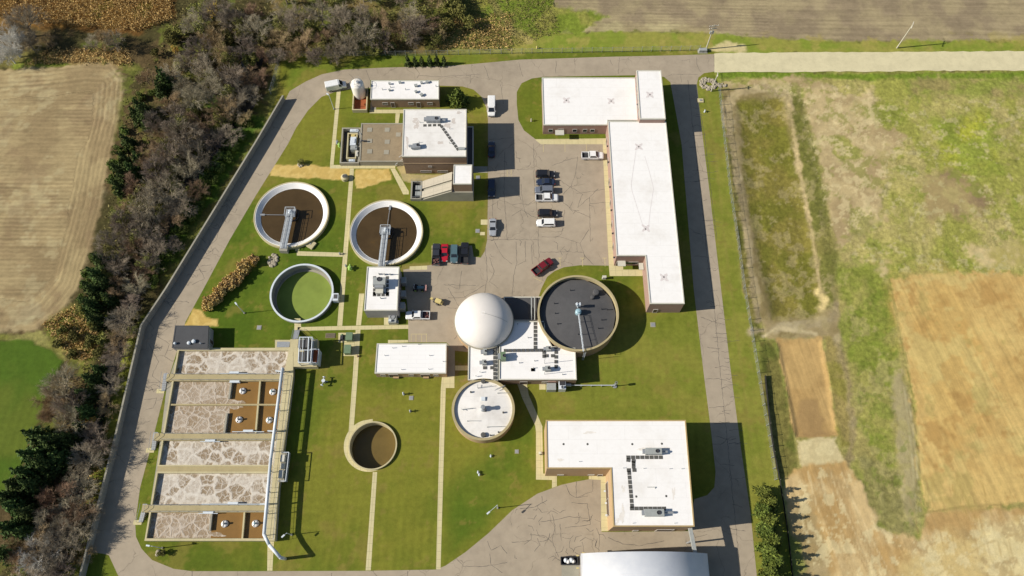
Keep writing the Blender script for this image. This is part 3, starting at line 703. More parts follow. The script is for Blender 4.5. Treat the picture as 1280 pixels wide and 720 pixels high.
notE = math_(nt, 'SUBTRACT', 1.0, rs.outputs[2])
rowf = math_(nt, 'MULTIPLY', math_(nt, 'MULTIPLY', s1, pm), math_(nt, 'MULTIPLY', notE, 0.13))
rowf = math_(nt, 'ADD', rowf, math_(nt, 'MULTIPLY_ADD', streak(0.9, 0.03, 4, 0.8), 0.8, -0.4))
rowf = math_(nt, 'ADD', rowf, math_(nt, 'MULTIPLY_ADD', streak(0.35, 0.09, 5, 3.0), 0.45, -0.225))
rowf = math_(nt, 'ADD', rowf, math_(nt, 'MULTIPLY_ADD', nz, 0.5, -0.25))
rowf = math_(nt, 'ADD', rowf, math_(nt, 'MULTIPLY_ADD', nz2, 0.4, -0.2))
c = at.outputs[0]
def gain(c, amount):  # multiply colour by (1+amount)
    cx = N(nt, 'ShaderNodeVectorMath', operation='SCALE'); nt.links.new(c, cx.inputs[0]); nt.links.new(math_(nt, 'ADD', amount, 1.0), cx.inputs[3]); return cx.outputs[0]
c = gain(c, math_(nt, 'MULTIPLY', rowf, sep.outputs[0]))
# lawn: mower lanes and tufts
sx = N(nt, 'ShaderNodeSeparateXYZ'); nt.links.new(p, sx.inputs[0])
lane = math_(nt, 'SINE', math_(nt, 'MULTIPLY', math_(nt, 'MULTIPLY_ADD', noise(nt, p, 0.05, 2), 3.0, sx.outputs[0]), 2*math.pi/1.9))
lane2 = math_(nt, 'SINE', math_(nt, 'MULTIPLY', math_(nt, 'MULTIPLY_ADD', noise(nt, p, 0.05, 2), 3.0, sx.outputs[1]), 2*math.pi/1.7))
lm = math_(nt, 'MULTIPLY', ramp(nt, noise(nt, p, 0.045, 3), [(0.4, 0.0), (0.65, 1.0)]), 0.055)
lf = math_(nt, 'ADD', math_(nt, 'ADD', math_(nt, 'MULTIPLY', lane, lm), math_(nt, 'MULTIPLY', lane2, math_(nt, 'SUBTRACT', 0.025, math_(nt, 'MULTIPLY', lm, 0.4)))), math_(nt, 'MULTIPLY_ADD', nz, 0.7, -0.35))
lf = math_(nt, 'ADD', lf, math_(nt, 'MULTIPLY_ADD', nz2, 0.3, -0.15))
c = gain(c, math_(nt, 'MULTIPLY', lf, sep.outputs[1]))
# rough growth: clumps
vo = N(nt, 'ShaderNodeTexVoronoi'); vo.inputs['Scale'].default_value = 0.9; nt.links.new(p, vo.inputs['Vector'])
rf = math_(nt, 'ADD', math_(nt, 'MULTIPLY_ADD', nz, 1.3, -0.65), math_(nt, 'MULTIPLY_ADD', nz2, 0.9, -0.45))
rf = math_(nt, 'ADD', rf, math_(nt, 'MULTIPLY_ADD', vo.outputs['Distance'], -0.35, 0.16))
c = gain(c, math_(nt, 'MULTIPLY', rf, sep.outputs[2]))
c = gain(c, math_(nt, 'MULTIPLY_ADD', nz2, 0.16, -0.08))
nt.links.new(c, bs.inputs['Base Color']); bs.inputs['Roughness'].default_value = 0.95; bs.inputs['Specular IOR Level'].default_value = 0.1
hh = math_(nt, 'ADD', math_(nt, 'MULTIPLY', nz, sep.outputs[2]), math_(nt, 'MULTIPLY', nz2, 0.4))
hh = math_(nt, 'ADD', hh, math_(nt, 'MULTIPLY', math_(nt, 'MULTIPLY', s1, math_(nt, 'MULTIPLY', notE, 0.08)), sep.outputs[0]))
bump(nt, bs, hh, 0.5, 0.35)
me.materials.append(m)

# ------------------------------------------------------------------ roads and paths
OUT = [(352, 124), (362, 114), (382, 102), (402, 93), (430, 87), (480, 84.5), (560, 82.5), (602, 79), (650, 74.5), (700, 73), (760, 71), (850, 69), (893, 67.5), (893, 89.5), (880, 91.5), (873, 97), (871, 105),
       (877, 160), (887, 240), (900, 350), (913, 460), (926, 560), (938, 640), (947, 730), (952, 800), (700, 800), (300, 790), (200, 765), (160, 738), (147, 718), (136, 694), (128, 692), (118, 720)]
PW = [(353.5, 119), (320, 176), (207, 360), (176, 406.5), (145, 540), (99.5, 720), (75, 815)]
def wall_pt(q):
    x, y = W(*PW[q], 2.1); return (x+.12, y)
OUTW = WP(OUT[1:-1])
a_, b_ = wall_pt(4), wall_pt(5)
OUTW = OUTW+[(a_[0]+(b_[0]-a_[0])*.84, a_[1]+(b_[1]-a_[1])*.84)]+[wall_pt(q) for q in (4, 3, 2, 1, 0)]
HOLE = [(360, 180), (370, 160), (385, 138), (402, 121), (421, 114), (440, 111), (463, 110), (463, 100), (549, 100), (549, 107), (578, 108), (592, 112), (602, 121), (608, 135), (610, 150), (610, 240), (609, 300), (606, 314), (601, 322), (592, 321), (590, 307),
        (540, 307), (539.5, 331), (504, 337), (510, 390), (510.5, 428), (558, 428), (568, 438), (585, 440), (600, 400), (664, 372), (673, 372), (677, 360), (684, 346), (693, 339), (705, 334), (725, 331.5), (761, 332),
        (754, 200), (753.5, 180), (676, 180), (668, 173), (655, 163), (648, 150), (646, 130), (646, 115), (652, 104), (665, 98), (680, 96), (796, 94), (830, 96), (838, 103), (852, 180), (867, 360), (880, 470), (889, 540), (894.5, 590), (893, 609), (884, 619), (868, 624),
        (860, 664), (752, 665), (751, 600), (737, 599), (720, 602), (702, 606), (672, 617), (640, 638), (610, 667), (582, 690), (557, 707), (545, 712), (460, 713.5), (320, 714), (240, 714), (217, 711), (190, 700), (177, 686), (170, 671), (169, 655), (175, 610), (187, 565), (207, 485), (221, 440), (232, 402), (255, 360), (287, 300), (320, 244)]
struct('loop_road', MB().sheet(OUTW, 0.006, [WP(HOLE)]), M['asphalt'])
def wob(pts, amp, seed):
    r = random.Random(seed); out = []
    for a, b in zip(pts, pts[1:]):
        n = max(1, int(math.hypot(b[0]-a[0], b[1]-a[1])/8))
        for i in range(n): out.append((a[0]+(b[0]-a[0])*i/n+r.uniform(-.3, .3), a[1]+(b[1]-a[1])*i/n+r.uniform(-amp, amp)))
    return out+[pts[-1]]
gr = wob([(893, 66.5), (1000, 65.5), (1180, 64.5), (1500, 62)], 0.6, 1)+wob([(1500, 87), (1180, 88.5), (1000, 90), (893, 90.5)], 0.8, 2)
struct('gravel_road', MB().sheet(WP(gr), 0.010), M['gravel'])
paths = [
 [(421, 113), (426, 113), (417, 206), (412.5, 206)],
 [(412.5, 206.2), (494, 206.2), (494, 210.6), (412.5, 210.6)],
 [(437.5, 210.8), (442.5, 210.8), (427.8, 407.5), (421.6, 407.5)],
 [(371, 314), (429.2, 316), (428.8, 321), (371, 319.5)],
 [(369, 314), (374, 313), (374, 309), (369, 309)],
 [(372, 409), (421, 407.7), (510.5, 406), (510.5, 411), (372, 413.5)],
 [(368, 398), (375.5, 398), (376.5, 408.8), (372, 413.5), (368, 413)],
 [(449, 367), (455.5, 367), (451.2, 406.6), (445, 406.8)],
 [(444.6, 412.4), (450.6, 412.2), (447, 470), (441.8, 540), (435.8, 540), (441, 470)],
 [(466, 590), (471.5, 590), (463.5, 713), (457, 713)],
 [(552.5, 470), (568, 470), (568, 485), (557.2, 485), (550.7, 711.5), (545, 711.5), (551, 485)],
 [(334.5, 676), (342.5, 676), (340.5, 713.4), (334, 713.4)],
 [(646, 478), (658, 478), (661, 494), (678, 533), (678, 540), (679, 592), (696, 592.5), (696, 608), (690, 610), (690, 600), (670, 599.5), (670, 540), (669, 532), (653, 498)],
 [(736, 585), (762, 585), (762, 664), (751.5, 664), (751, 600), (736, 599)],
 [(668, 174), (757, 173), (763, 173), (769, 325), (779, 325), (779, 337), (799, 337), (799, 325), (806, 325), (803, 345), (762, 345), (761, 332), (754, 200), (753.5, 180.3), (676, 180.3)],
 [(462, 137), (549, 137), (549, 141.5), (462, 141.5)],
 [(494.5, 141.7), (500, 141.7), (498, 155), (494, 155)],
 [(488, 211), (494, 210.8), (511, 239), (511, 243), (504, 243)],
 [(601, 274.5), (609.5, 274.5), (609.3, 281), (601, 281)],
 [(512, 333), (534, 332), (534, 337), (512, 337.5)],
 [(480, 392), (497, 392), (497, 406), (480, 406.2)],
 [(485, 425), (510, 425), (510.3, 428), (485, 429)],
 [(569, 457), (586, 457), (586, 463), (569, 463)],
 [(674, 478), (682, 478), (682, 487), (674, 487)],
 [(600, 290), (606, 290), (606, 294), (600, 294)],
]
for pp in paths: struct('path', MB().sheet(WP(pp), 0.013), M['concrete_path'])
# gravelly pads of concrete
for pp in ([(592, 208), (609.6, 208), (609.6, 216), (592, 216)], [(463, 128), (470, 128), (470, 137), (463, 137)], [(702, 706), (724, 706), (724, 790), (702, 790)], [(558, 429), (568.5, 438), (568.5, 470), (558, 470)]):
    struct('pavement', MB().sheet(WP(pp), 0.0165), M['concrete_grey'])
# traced cracks and paint
CR = [[(667, 180), (668, 230), (672, 270), (674, 330), (672, 345)], [(640, 299), (674, 300)], [(674, 315), (730, 315)], [(694, 222), (728, 243), (722, 260), (748, 236)], [(700, 250), (716, 262), (738, 272)], [(690, 207), (715, 198), (727, 197)],
      [(640, 256), (650, 254), (660, 256), (668, 250)], [(646, 212), (667, 211)], [(651, 230), (655, 262), (660, 272)], [(706, 262), (702, 292), (694, 298)], [(737, 247), (738, 302)], [(737, 255), (760, 253)], [(721, 242), (760, 236)], [(676, 296), (700, 296), (725, 304), (736, 287)], [(725, 304), (731, 320), (742, 331)], [(720, 303), (722, 315)],
      [(640, 270), (652, 262), (664, 270), (672, 273)], [(645, 302), (646, 328), (642, 345), (640, 372)], [(656, 302), (657, 326), (645, 332)], [(664, 306), (666, 330)], [(722, 196), (720, 216), (714, 232), (704, 243)],
      [(572, 333), (577, 324), (588, 318)], [(577, 338), (574, 362), (560, 355)], [(555, 356), (595, 357)], [(560, 372), (580, 372), (606, 356)], [(560, 385), (575, 385), (560, 360)], [(576, 385), (578, 410), (568, 424)], [(607, 310), (609, 350), (606, 366)], [(612, 322), (618, 340), (612, 352), (622, 360)], [(618, 302), (628, 320), (640, 330)], [(615, 230), (617, 300)], [(631, 190), (630, 240), (634, 300)], [(612, 247), (640, 246)], [(611, 175), (640, 172)], [(607, 300), (640, 299)],
      [(519, 84), (524, 92), (521, 98)], [(524, 94), (545, 96), (600, 93)], [(588, 94), (588, 104)], [(606, 82), (612, 100)], [(626, 105), (629, 130)], [(458, 88), (462, 100)], [(436, 92), (442, 98)],
      [(648, 77), (654, 96)], [(695, 76), (695, 92)], [(718, 73), (718, 78)], [(774, 72), (773, 92)], [(762, 75), (766, 82)], [(852, 76), (862, 74), (862, 78)], [(870, 71), (872, 84), (876, 90)], [(893, 69), (893, 89)], [(829, 98), (840, 93), (872, 93)], [(851, 95), (852, 103)], [(697, 94), (712, 95)],
      [(860, 100), (866, 160), (876, 240), (884, 320), (891, 370), (896, 420), (902, 480), (908, 540)], [(876, 140), (882, 180), (896, 300)], [(853, 228), (880, 226)], [(866, 290), (893, 296)], [(868, 320), (890, 322)], [(876, 396), (890, 402), (906, 406)], [(884, 434), (900, 436)], [(882, 474), (898, 473), (916, 478)], [(886, 510), (905, 508)], [(892, 530), (912, 528)],
      [(895, 545), (912, 550), (920, 548)], [(908, 540), (914, 600), (922, 680), (926, 720)], [(900, 580), (918, 582)], [(916, 630), (928, 634)], [(908, 660), (932, 664)],
      [(707, 606), (712, 618), (720, 622), (741, 614), (741, 600)], [(720, 602), (720, 622), (735, 620)], [(650, 636), (668, 634), (684, 625)], [(676, 652), (692, 650), (712, 646), (735, 648)], [(690, 642), (694, 660), (690, 676), (698, 696)], [(714, 628), (734, 630), (738, 656), (706, 660)], [(662, 668), (682, 670), (690, 678)], [(700, 655), (702, 676)], [(745, 660), (750, 672), (748, 692)], [(640, 678), (662, 676)], [(728, 677), (730, 690)], [(760, 672), (778, 680), (800, 682), (830, 676)], [(866, 664), (870, 676), (864, 684)], [(869, 672), (884, 668)],
      [(609, 676), (614, 688), (626, 682), (634, 692)], [(572, 700), (580, 708), (606, 708), (634, 703)], [(612, 692), (614, 706), (628, 716)],
      [(316, 190), (310, 210), (300, 215)], [(306, 222), (300, 232)], [(280, 270), (270, 300), (258, 310)], [(285, 254), (272, 262)], [(246, 330), (256, 348), (240, 356)], [(214, 390), (206, 402), (222, 398)], [(196, 420), (212, 430), (206, 446), (216, 452)], [(186, 430), (198, 452), (190, 470), (206, 482)], [(180, 500), (196, 498), (192, 510), (182, 512)], [(176, 530), (188, 526)], [(180, 545), (172, 560)], [(160, 590), (178, 580)], [(154, 640), (168, 636)], [(150, 660), (166, 664)], [(414, 716), (416, 730)], [(510, 714), (508, 730)], [(240, 714), (240, 730)]]
rc = random.Random(5)
for k in range(46):   # short ladder cracks across the east road and the west loop
    v = rc.uniform(130, 560); u = 862+(v-130)*(908-862)/430+rc.uniform(-6, 12); L = rc.uniform(6, 20); CR.append([(u, v), (u+L*.5, v+rc.uniform(-2, 2)), (u+L, v+rc.uniform(-2, 2))])
for k in range(44):
    v = rc.uniform(210, 660); c = 316-(v-210)*.62 if v < 400 else 206-(v-400)*.2
    u = c+rc.uniform(-12, 12); L = rc.uniform(6, 16); CR.append([(u, v), (u+L*.4, v+rc.uniform(-3, 3)), (u+L*.7, v+rc.uniform(-4, 6)), (u+L, v+rc.uniform(-3, 3))])
for k in range(30):
    u = rc.uniform(612, 750); v = rc.uniform(190, 325); L = rc.uniform(4, 14); a = rc.uniform(0, 6.28); CR.append([(u, v), (u+L*.5*math.cos(a), v+L*.5*math.sin(a)), (u+L*math.cos(a+.6), v+L*math.sin(a+.6))])
for k in range(34):
    u = rc.uniform(640, 752); v = rc.uniform(630, 700); L = rc.uniform(5, 18); a = rc.uniform(0, 6.28); CR.append([(u, v), (u+L*.5*math.cos(a), v+L*.5*math.sin(a)), (u+L*math.cos(a+.6), v+L*math.sin(a+.6))])
mb = MB()
for ln in CR:
    pts = []
    for a, b in zip(ln, ln[1:]):
        n = max(2, int(math.hypot(b[0]-a[0], b[1]-a[1])/3.0))
        for i in range(n): pts.append((a[0]+(b[0]-a[0])*i/n+rc.uniform(-.55, .55), a[1]+(b[1]-a[1])*i/n+rc.uniform(-.5, .5)))
    pts.append(ln[-1]); w_ = WP(pts)
    mb.strip(w_, [rc.uniform(.04, .11) for _ in w_], 0.0095)
struct('road_crack', mb, M['crackseal'])
mb = MB()
for x in (700, 728, 756): mb.strip(WP([(x-.2, 323), (x+.4, 333)]), 0.14, 0.0105); mb.strip(WP([(x-3, 322.6), (x+2.5, 322.6)]), 0.14, 0.0105)
for x in (514, 520, 527, 533): mb.strip(WP([(x, 418), (x, 428)]), 0.12, 0.0105)
mb.strip(WP([(514, 417.6), (534, 417.6)]), 0.12, 0.0105)
for x in (679, 706, 733): mb.strip(WP([(x, 180), (x+.3, 190)]), 0.12, 0.0105)
mb.strip(WP([(634, 212), (634, 221)]), 0.12, 0.0105); mb.strip(WP([(639, 212), (639, 221)]), 0.12, 0.0105)
mb.strip(WP([(667, 347), (678, 352)]), 0.12, 0.0105); mb.strip(WP([(540, 307), (540, 331)]), 0.16, 0.0105)
struct('parking_line', mb, M['yellow_line'])
struct('creek', MB().sheet(WP(CRK), -0.75), M['creek'])
# ------------------------------------------------------------------ buildings
def opening(root, p0, p1, t, wd, z0, z1, name, n_out=0.04):
    """door or window on the wall from p0 to p1 (outside on the right hand when walking p0->p1 of a CCW outline)"""
    a = Vector(p0); b = Vector(p1); d = (b-a).normalized(); nn = Vector((d.y, -d.x)); c = a+(b-a)*t
    rz = math.atan2(d.y, d.x)
    f = MB(); th = 0.09
    q = c+nn*n_out
    zc = (z0+z1)/2; hh = z1-z0
    for s in (-1, 1): f.box((q.x+d.x*s*(wd/2-th/2), q.y+d.y*s*(wd/2-th/2), zc), (th, 0.12, hh), rz)
    for zz in (z0+th/2, z1-th/2): f.box((q.x, q.y, zz), (wd-2*th, 0.12, th), rz)
    if name == 'door':
        o = f.build('door', M['frame'], root)
        pn = MB().box((q.x, q.y, zc), (wd-2*th, 0.07, hh-2*th), rz).build('door_leaf', M['door'], o)
        pn.location = (0, 0, 0)
    else:
        o = f.build('window', M['frame'], root)
        MB().box((q.x, q.y, zc), (wd-2*th, 0.05, hh-2*th), rz).build('pane', M['glass'], o)
    return o
def build_child(mb, name, mat, parent_obj, root, **k):
    """mesh in site coordinates under a part of root"""
    o = mb.build(name, mat, root, **k); o.parent = parent_obj; return o
# parts of parts: mesh is offset by the root only (parts sit at the root's origin)
_old_build = MB.build
def _build(s, name, mat, parent=None, smooth=False, bevel=0.0):
    if parent is not None and parent.type == 'MESH':
        top = parent.parent
        o = _old_build(s, name, mat, top, smooth, bevel) if top is not None else _old_build(s, name, mat, parent, smooth, bevel)
        o.parent = parent; return o
    return _old_build(s, name, mat, parent, smooth, bevel)
MB.build = _build

def volume(root, poly, z0, h, wall, roof, coping, par=0.13, over=0.05, pw=0.2):
    poly = ccw(poly)
    MB().prism(poly, z0, h-0.32, False, False).build('wall', wall, root)
    o = offset(poly, -over); i = offset(poly, pw)
    MB().ring(o, i, h-0.32, h, h-par).build('roof_edge', coping, root)
    MB().prism(i, h-par-0.2, h-par+0.004, True, False).build('roof', roof, root)
    return poly
def vents(root, pts, h, mat='unit_grey', size=0.6, hh=0.6, name='roof_vent'):
    for k, (u, v) in enumerate(pts):
        x, y = W(u, v, h); s = size*(0.8+0.5*((k*7) % 5)/5)
        m_ = MB().box((x, y, h-0.25+hh/2), (s, s*0.8, hh), 0.1*k).box((x, y, h-0.25+hh+0.05), (s*1.25, s*1.05, 0.1), 0.1*k)
        m_.build(name, M[mat], root)
def drains(root, pts, h, r=0.3):
    for u, v in pts:
        x, y = W(u, v, h); MB().lathe(x, y, [(r, h-0.25), (r, h-0.14), (r*0.5, h-0.08)], 12, cap1=True).build('roof_drain', M['pad_dark'], root)
def stacks(root, pts, h, ht=1.0, r=0.09):
    for u, v in pts:
        x, y = W(u, v, h); MB().tube((x, y, h-0.26), (x, y, h+ht), r, r, 8).build('vent_pipe', M['unit_grey'], root)
def pads(root, lines, h, step=0.95, size=0.72, lift=0.0):
    for (u0, v0), (u1, v1) in lines:
        m_ = MB()
        a = Vector(W(u0, v0, h)); b = Vector(W(u1, v1, h)); L = (b-a).length; n = max(1, int(L/step)); d = (b-a).normalized() if L > 0 else Vector((1, 0))
        for i in range(n+1):
            c = a+(b-a)*(i/n); m_.box((c.x, c.y, h-0.10+lift), (size*1.12, size, 0.05), math.atan2(d.y, d.x))
        m_.build('walkway_pad', M['pad_dark'], root)
def rtu(root, u, v, h, size, rz=0.0, mat='unit_grey', label=None):
    """packaged rooftop air unit: casing, fan cowl, intake hood"""
    x, y = W(u, v, h); sx, sy, sz = size; b = h-0.25
    m_ = MB().box((x, y, b+0.12), (sx*0.9, sy*0.9, 0.24), rz).box((x, y, b+0.24+sz/2), (sx, sy, sz), rz)
    o = m_.build('rooftop_unit', M[mat], root)
    ca, sa = math.cos(rz), math.sin(rz)
    MB().lathe(x+ca*sx*0.22, y+sa*sx*0.22, [(min(sx, sy)*0.30, b+0.24+sz), (min(sx, sy)*0.30, b+0.4+sz), (min(sx, sy)*0.25, b+0.4+sz), (min(sx, sy)*0.25, b+0.3+sz)], 16, cap1=True).build('fan_cowl', M['steel_dark'], o)
    MB().box((x-ca*(sx*0.5+0.3), y-sa*(sx*0.5+0.3), b+0.24+sz*0.6), (0.6, sy*0.7, sz*0.5), rz).build('intake_hood', M['galv'], o)
    return o
def stain_x(root, u, v, h, r=1.3):
    pass

# 1 --- brick pump house, north-west
h = 3.6; P_ = WP([(464, 100.5), (548.5, 100.5), (548.5, 124), (463, 124)], h)
r = thing('pump_house', 'low brown brick building with white roof dotted with small vents, beside the cream tank', 'building', cen(P_))
pl = volume(r, P_, 0, h, M['brick_brown'], M['roof_white'], M['coping'])
s0, s1 = min(pl, key=lambda p: p[0]+p[1]), min(pl, key=lambda p: -p[0]+p[1])
for t in (0.31, 0.69): opening(r, s0, s1, t, 1.1, 0.02, 2.2, 'door')
for t in (0.2, 0.58, 0.86): opening(r, s0, s1, t, 1.5, 1.2, 2.2, 'window')
vents(r, [(487, 105), (500, 103.5), (520, 107.5), (527, 104), (534, 103), (487, 113), (520, 115), (527, 119)], h)
stacks(r, [(488, 109), (478, 112), (507, 112), (545, 108)], h, 0.6)
# 2 --- tank enclosure
P_ = WP([(441.5, 110.5), (460, 110.5), (458.5, 137.5), (440, 137.5)], 1.2)
r = thing('containment_wall', 'low concrete bund wall around a red brown floor, holding the cream tank', 'enclosure', cen(P_))
pc = ccw(P_); MB().ring(pc, offset(pc, 0.3), 0, 1.2).build('wall', M['concrete'], r)
MB().prism(offset(pc, 0.3), 0.0, 0.06).build('floor', M['rust_floor'], r)
cx, cy = W(450.2, 118.5, 0)
r = thing('chemical_tank', 'cream upright cylindrical tank with domed top standing in the bund', 'tank', (cx, cy, 0.06))
R_ = 1.75
MB().lathe(cx, cy, [(R_*0.98, 0.08), (R_, 0.2), (R_, 4.6), (R_*0.93, 4.95), (R_*0.72, 5.25), (R_*0.4, 5.45), (0.02, 5.52)], 40, cap0=True).build('shell', M['white_tank'], r, smooth=True)
MB().lathe(cx+0.3, cy-0.1, [(0.45, 5.4), (0.45, 5.75), (0.36, 5.8), (0.02, 5.85)], 20).build('manhole', M['galv'], r)
mb = MB()
for s in (-0.22, 0.22): mb.tube((cx-R_-0.12, cy+s, 0.1), (cx-R_-0.12, cy+s, 5.6), 0.03)
for k in range(14): mb.tube((cx-R_-0.12, cy-0.22, 0.4+k*0.38), (cx-R_-0.12, cy+0.22, 0.4+k*0.38), 0.02)
mb.build('ladder', M['galv'], r)
mb = MB()
for k in range(10):
    a = 2*math.pi*k/10; b = 2*math.pi*(k+1)/10; q = lambda t: (cx+1.4*math.cos(t), cy+1.4*math.sin(t))
    mb.tube((*q(a), 5.0), (*q(a), 5.95), 0.025); mb.tube((*q(a), 5.95), (*q(b), 5.95), 0.025)
mb.build('handrail', M['galv'], r)
mb = MB().path([(cx+R_-.05, cy-.6, .5), (cx+R_+.7, cy-.6, .5), (cx+R_+.7, cy-.6, 1.6), (cx+R_+.7, cy+1.4, 1.6)], 0.1); mb.build('pipe', M['steel_dark'], r)
# 3 --- tall white roofed block
h = 8.2; P_ = WP([(504.5, 136.5), (583, 136.5), (582.5, 195.5), (502.5, 195.5)], h)
r = thing('process_building', 'tall square brown brick building with stained white roof and diagonal row of pads', 'building', cen(P_))
pl = volume(r, P_, 0, h, M['brick_brown'], M['roof_white_dirty'], M['coping'])
s0, s1 = min(pl, key=lambda p: p[0]+p[1]), min(pl, key=lambda p: -p[0]+p[1])
d_ = (Vector(s1)-Vector(s0)).normalized()
MB().box(((s0[0]+s1[0])/2, (s0[1]+s1[1])/2, 5.0), ((Vector(s1)-Vector(s0)).length+0.1, 0.16, 0.18), math.atan2(d_.y, d_.x)).build('band', M['brick_tan'], r)
opening(r, s0, s1, 0.33, 3.0, 0.7, 1.5, 'window'); opening(r, s0, s1, 0.6, 2.8, 0.7, 1.5, 'window'); opening(r, s0, s1, 0.41, 1.0, 3.2, 3.8, 'window')
rtu(r, 542, 151, h, (3.6, 1.4, 1.1), 0.0, 'galv'); rtu(r, 521, 184, h, (1.8, 1.3, 0.9), 0.2, 'galv')
MB().box((*W(577, 186, h), h+0.0), (1.6, 0.7, 0.5)).build('roof_hatch', M['unit_grey'], r)
MB().path([(*W(546, 151, h), h+.5), (*W(557, 151.5, h), h+.5)], 0.28, 10).build('duct', M['galv'], r)
vents(r, [(512.5, 183), (517, 186)], h, 'galv', 0.7, 0.5)
pads(r, [((531, 156.5), (549, 156)), ((552, 158), (572, 186))], h)
stacks(r, [(562, 161), (562, 179), (524, 178), (525, 153)], h, 0.5, 0.06)
DELAY_STAIN = (r, h)
ax = WP([(583.6, 158), (591.5, 158), (591.2, 206), (583.4, 206)], 3.6)
volume(r, ax, 0, 3.6, M['panel_grey'], M['roof_grey'], M['coping'], 0.2)
mb = MB().path([(*W(577, 205, 0), 0.1), (*W(577, 205, 0), 7.0)], 0.06); mb.build('downpipe', M['steel_light'], r)
# 4 --- flat deck with equipment pit
h = 2.0; P_ = WP([(451.5, 154), (506, 154), (505, 202), (449, 202)], h)
r = thing('covered_basin', 'flat brown gravel topped concrete deck with equipment trench on its left side', 'tank', cen(P_))
pl = volume(r, P_, 0, h, M['concrete_grey'], M['deck'], M['concrete_grey'], 0.12, 0.02, 0.3)
for u, v in ((462, 162), (484, 162), (462, 176), (484, 177), (462, 189), (483, 190), (498, 168)):
    x, y = W(u, v, h); MB().box((x, y, h-0.08), (1.3, 1.3, 0.08)).build('hatch', M['concrete_grey'], r)
MB().path([(*W(452, 177, h), h+.35), (*W(459, 177, h), h+.35)], 0.18).build('pipe', M['steel_dark'], r)
P2 = WP([(427.5, 159.5), (451, 159.5), (448.5, 204), (424.5, 204)], 1.3); pc = ccw(P2)
MB().ring(pc, offset(pc, 0.35), 0, 1.3).build('trench_wall', M['concrete_grey'], r)
MB().prism(offset(pc, 0.35), 0.02, 0.05).build('trench_floor', M['steel_dark'], r)  # floor at ground level, near black in place of a deep trench's shade
P3 = WP([(434.5, 166), (447, 166), (445, 198), (432.5, 198)], 1.6); pc3 = ccw(P3)
MB().ring(pc3, offset(pc3, 0.3), 0.05, 1.6).build('inner_wall', M['concrete'], r)
for k, (u, v, sx, sy, sz, mt) in enumerate(((443, 164, 2.2, 0.8, 1.6, 'steel_light'), (442, 178, 1.5, 2.6, 1.9, 'steel_light'), (443, 187, 1.7, 1.2, 2.2, 'unit_grey'), (442, 170, 1.2, 1.0, 1.4, 'tan_paint'), (440, 201, 1.6, .6, 1.5, 'steel_light'), (446.5, 193, 0.7, 1.6, 1.8, 'coping'))):
    x, y = W(u, v, 1.2); MB().box((x, y, sz/2), (sx, sy, sz)).box((x, y, sz+.08), (sx*.6, sy*.5, .16)).build('machine', M[mt], r)
mb = MB()
for (a, b) in (((448, 163), (452, 170)), ((449, 182), (452, 176))): MB().path([(*W(*a, 1.5), 2.1), (*W(*b, 1.5), 2.1)], 0.05).build('handrail', M['galv'], r)
# stair from the deck to the ground
x0, y0 = W(506.5, 199, 1); x1, y1 = W(494, 206, 0)
r2 = thing('stair', 'short concrete stair at the brown deck corner by the tall brick building', 'stair', (x0, y0))
d = Vector((x1-x0, y1-y0)); L = d.length; d.normalize(); rz = math.atan2(d.y, d.x)
mb = MB()
for k in range(9):
    zt = 1.8*(1-k/9.0); c = Vector((x0, y0))+d*(L*(k+.5)/9); mb.box((c.x, c.y, zt/2), (L/9*0.98, 1.1, zt), rz)
mb.build('steps', M['concrete'], r2)
mb = MB(); nn = Vector((-d.y, d.x))
for s in (-.58, .58):
    a = Vector((x0, y0))+nn*s; b = Vector((x1, y1))+nn*s
    mb.path([(a.x, a.y, 2.7), (b.x, b.y, 1.0), (b.x, b.y, 0)], 0.04); mb.tube((a.x, a.y, 1.6), (a.x, a.y, 2.7), 0.04)
mb.build('handrail', M['steel_light'], r2)
# 5 --- screw pump house with two inclined covers
h = 8.0; P_ = ccw(WP([(567, 206), (590, 206), (589.3, 230), (566.7, 230)], h))
xs = sorted(p[0] for p in P_); ys = sorted(p[1] for p in P_)
X0, X1, Y0, Y1 = (xs[0]+xs[1])/2, (xs[2]+xs[3])/2, (ys[0]+ys[1])/2, (ys[2]+ys[3])/2
r = thing('screw_pump_station', 'white topped brick tower with two pale ramps sloping down to a pit', 'building', ((X0+X1)/2, (Y0+Y1)/2))
hb = 4.4
volume(r, [(X0, Y0), (X1, Y0), (X1, Y1), (X0, Y1)], hb, h, M['brick_brown'], M['roof_white'], M['coping'])
wx, wy = W(513, 249.3, 0.9); _, wyn = W(513, 227.5, 0.9)
ys0, ys1 = wy, max(Y1-0.4, wyn)
MB().prism([(X0-0.6, ys0), (X1+0.15, ys0), (X1+0.15, Y1+0.1), (X0-0.6, Y1+0.1)], 0, hb).build('base', M['concrete_grey'], r)
xw = W(527, 240, 1)[0]   # foot of the ramps
mid = (ys0+ys1)/2
def wedge(y0, y1, za, zb, name, mat, th=None):
    xe = X0-0.6
    zl0, zh0 = (0.0, 0.0) if th is None else (za-th, zb-th)
    m_ = MB().add([(xw, y0, zl0), (xe, y0, zh0), (xe, y1, zh0), (xw, y1, zl0), (xw, y0, za), (xe, y0, zb), (xe, y1, zb), (xw, y1, za)], [(3, 2, 1, 0), (4, 5, 6, 7), (0, 1, 5, 4), (1, 2, 6, 5), (2, 3, 7, 6), (3, 0, 4, 7)])
    m_.build(name, mat, r)
wedge(ys0, ys1, 0.5, 4.9, 'ramp_body', M['concrete_grey'])
wedge(ys0+0.25, mid-0.45, 1.0, 5.5, 'ramp_cover', M['ramp'], 0.42)
wedge(mid+0.35, ys1-0.1, 1.0, 5.5, 'ramp_cover', M['ramp'], 0.42)
pit = [(wx, ys0), (xw, ys0), (xw, ys1), (wx, ys1)]
MB().ring(pit, offset(pit, 0.35), 0, 1.1).build('pit_wall', M['concrete_grey'], r)
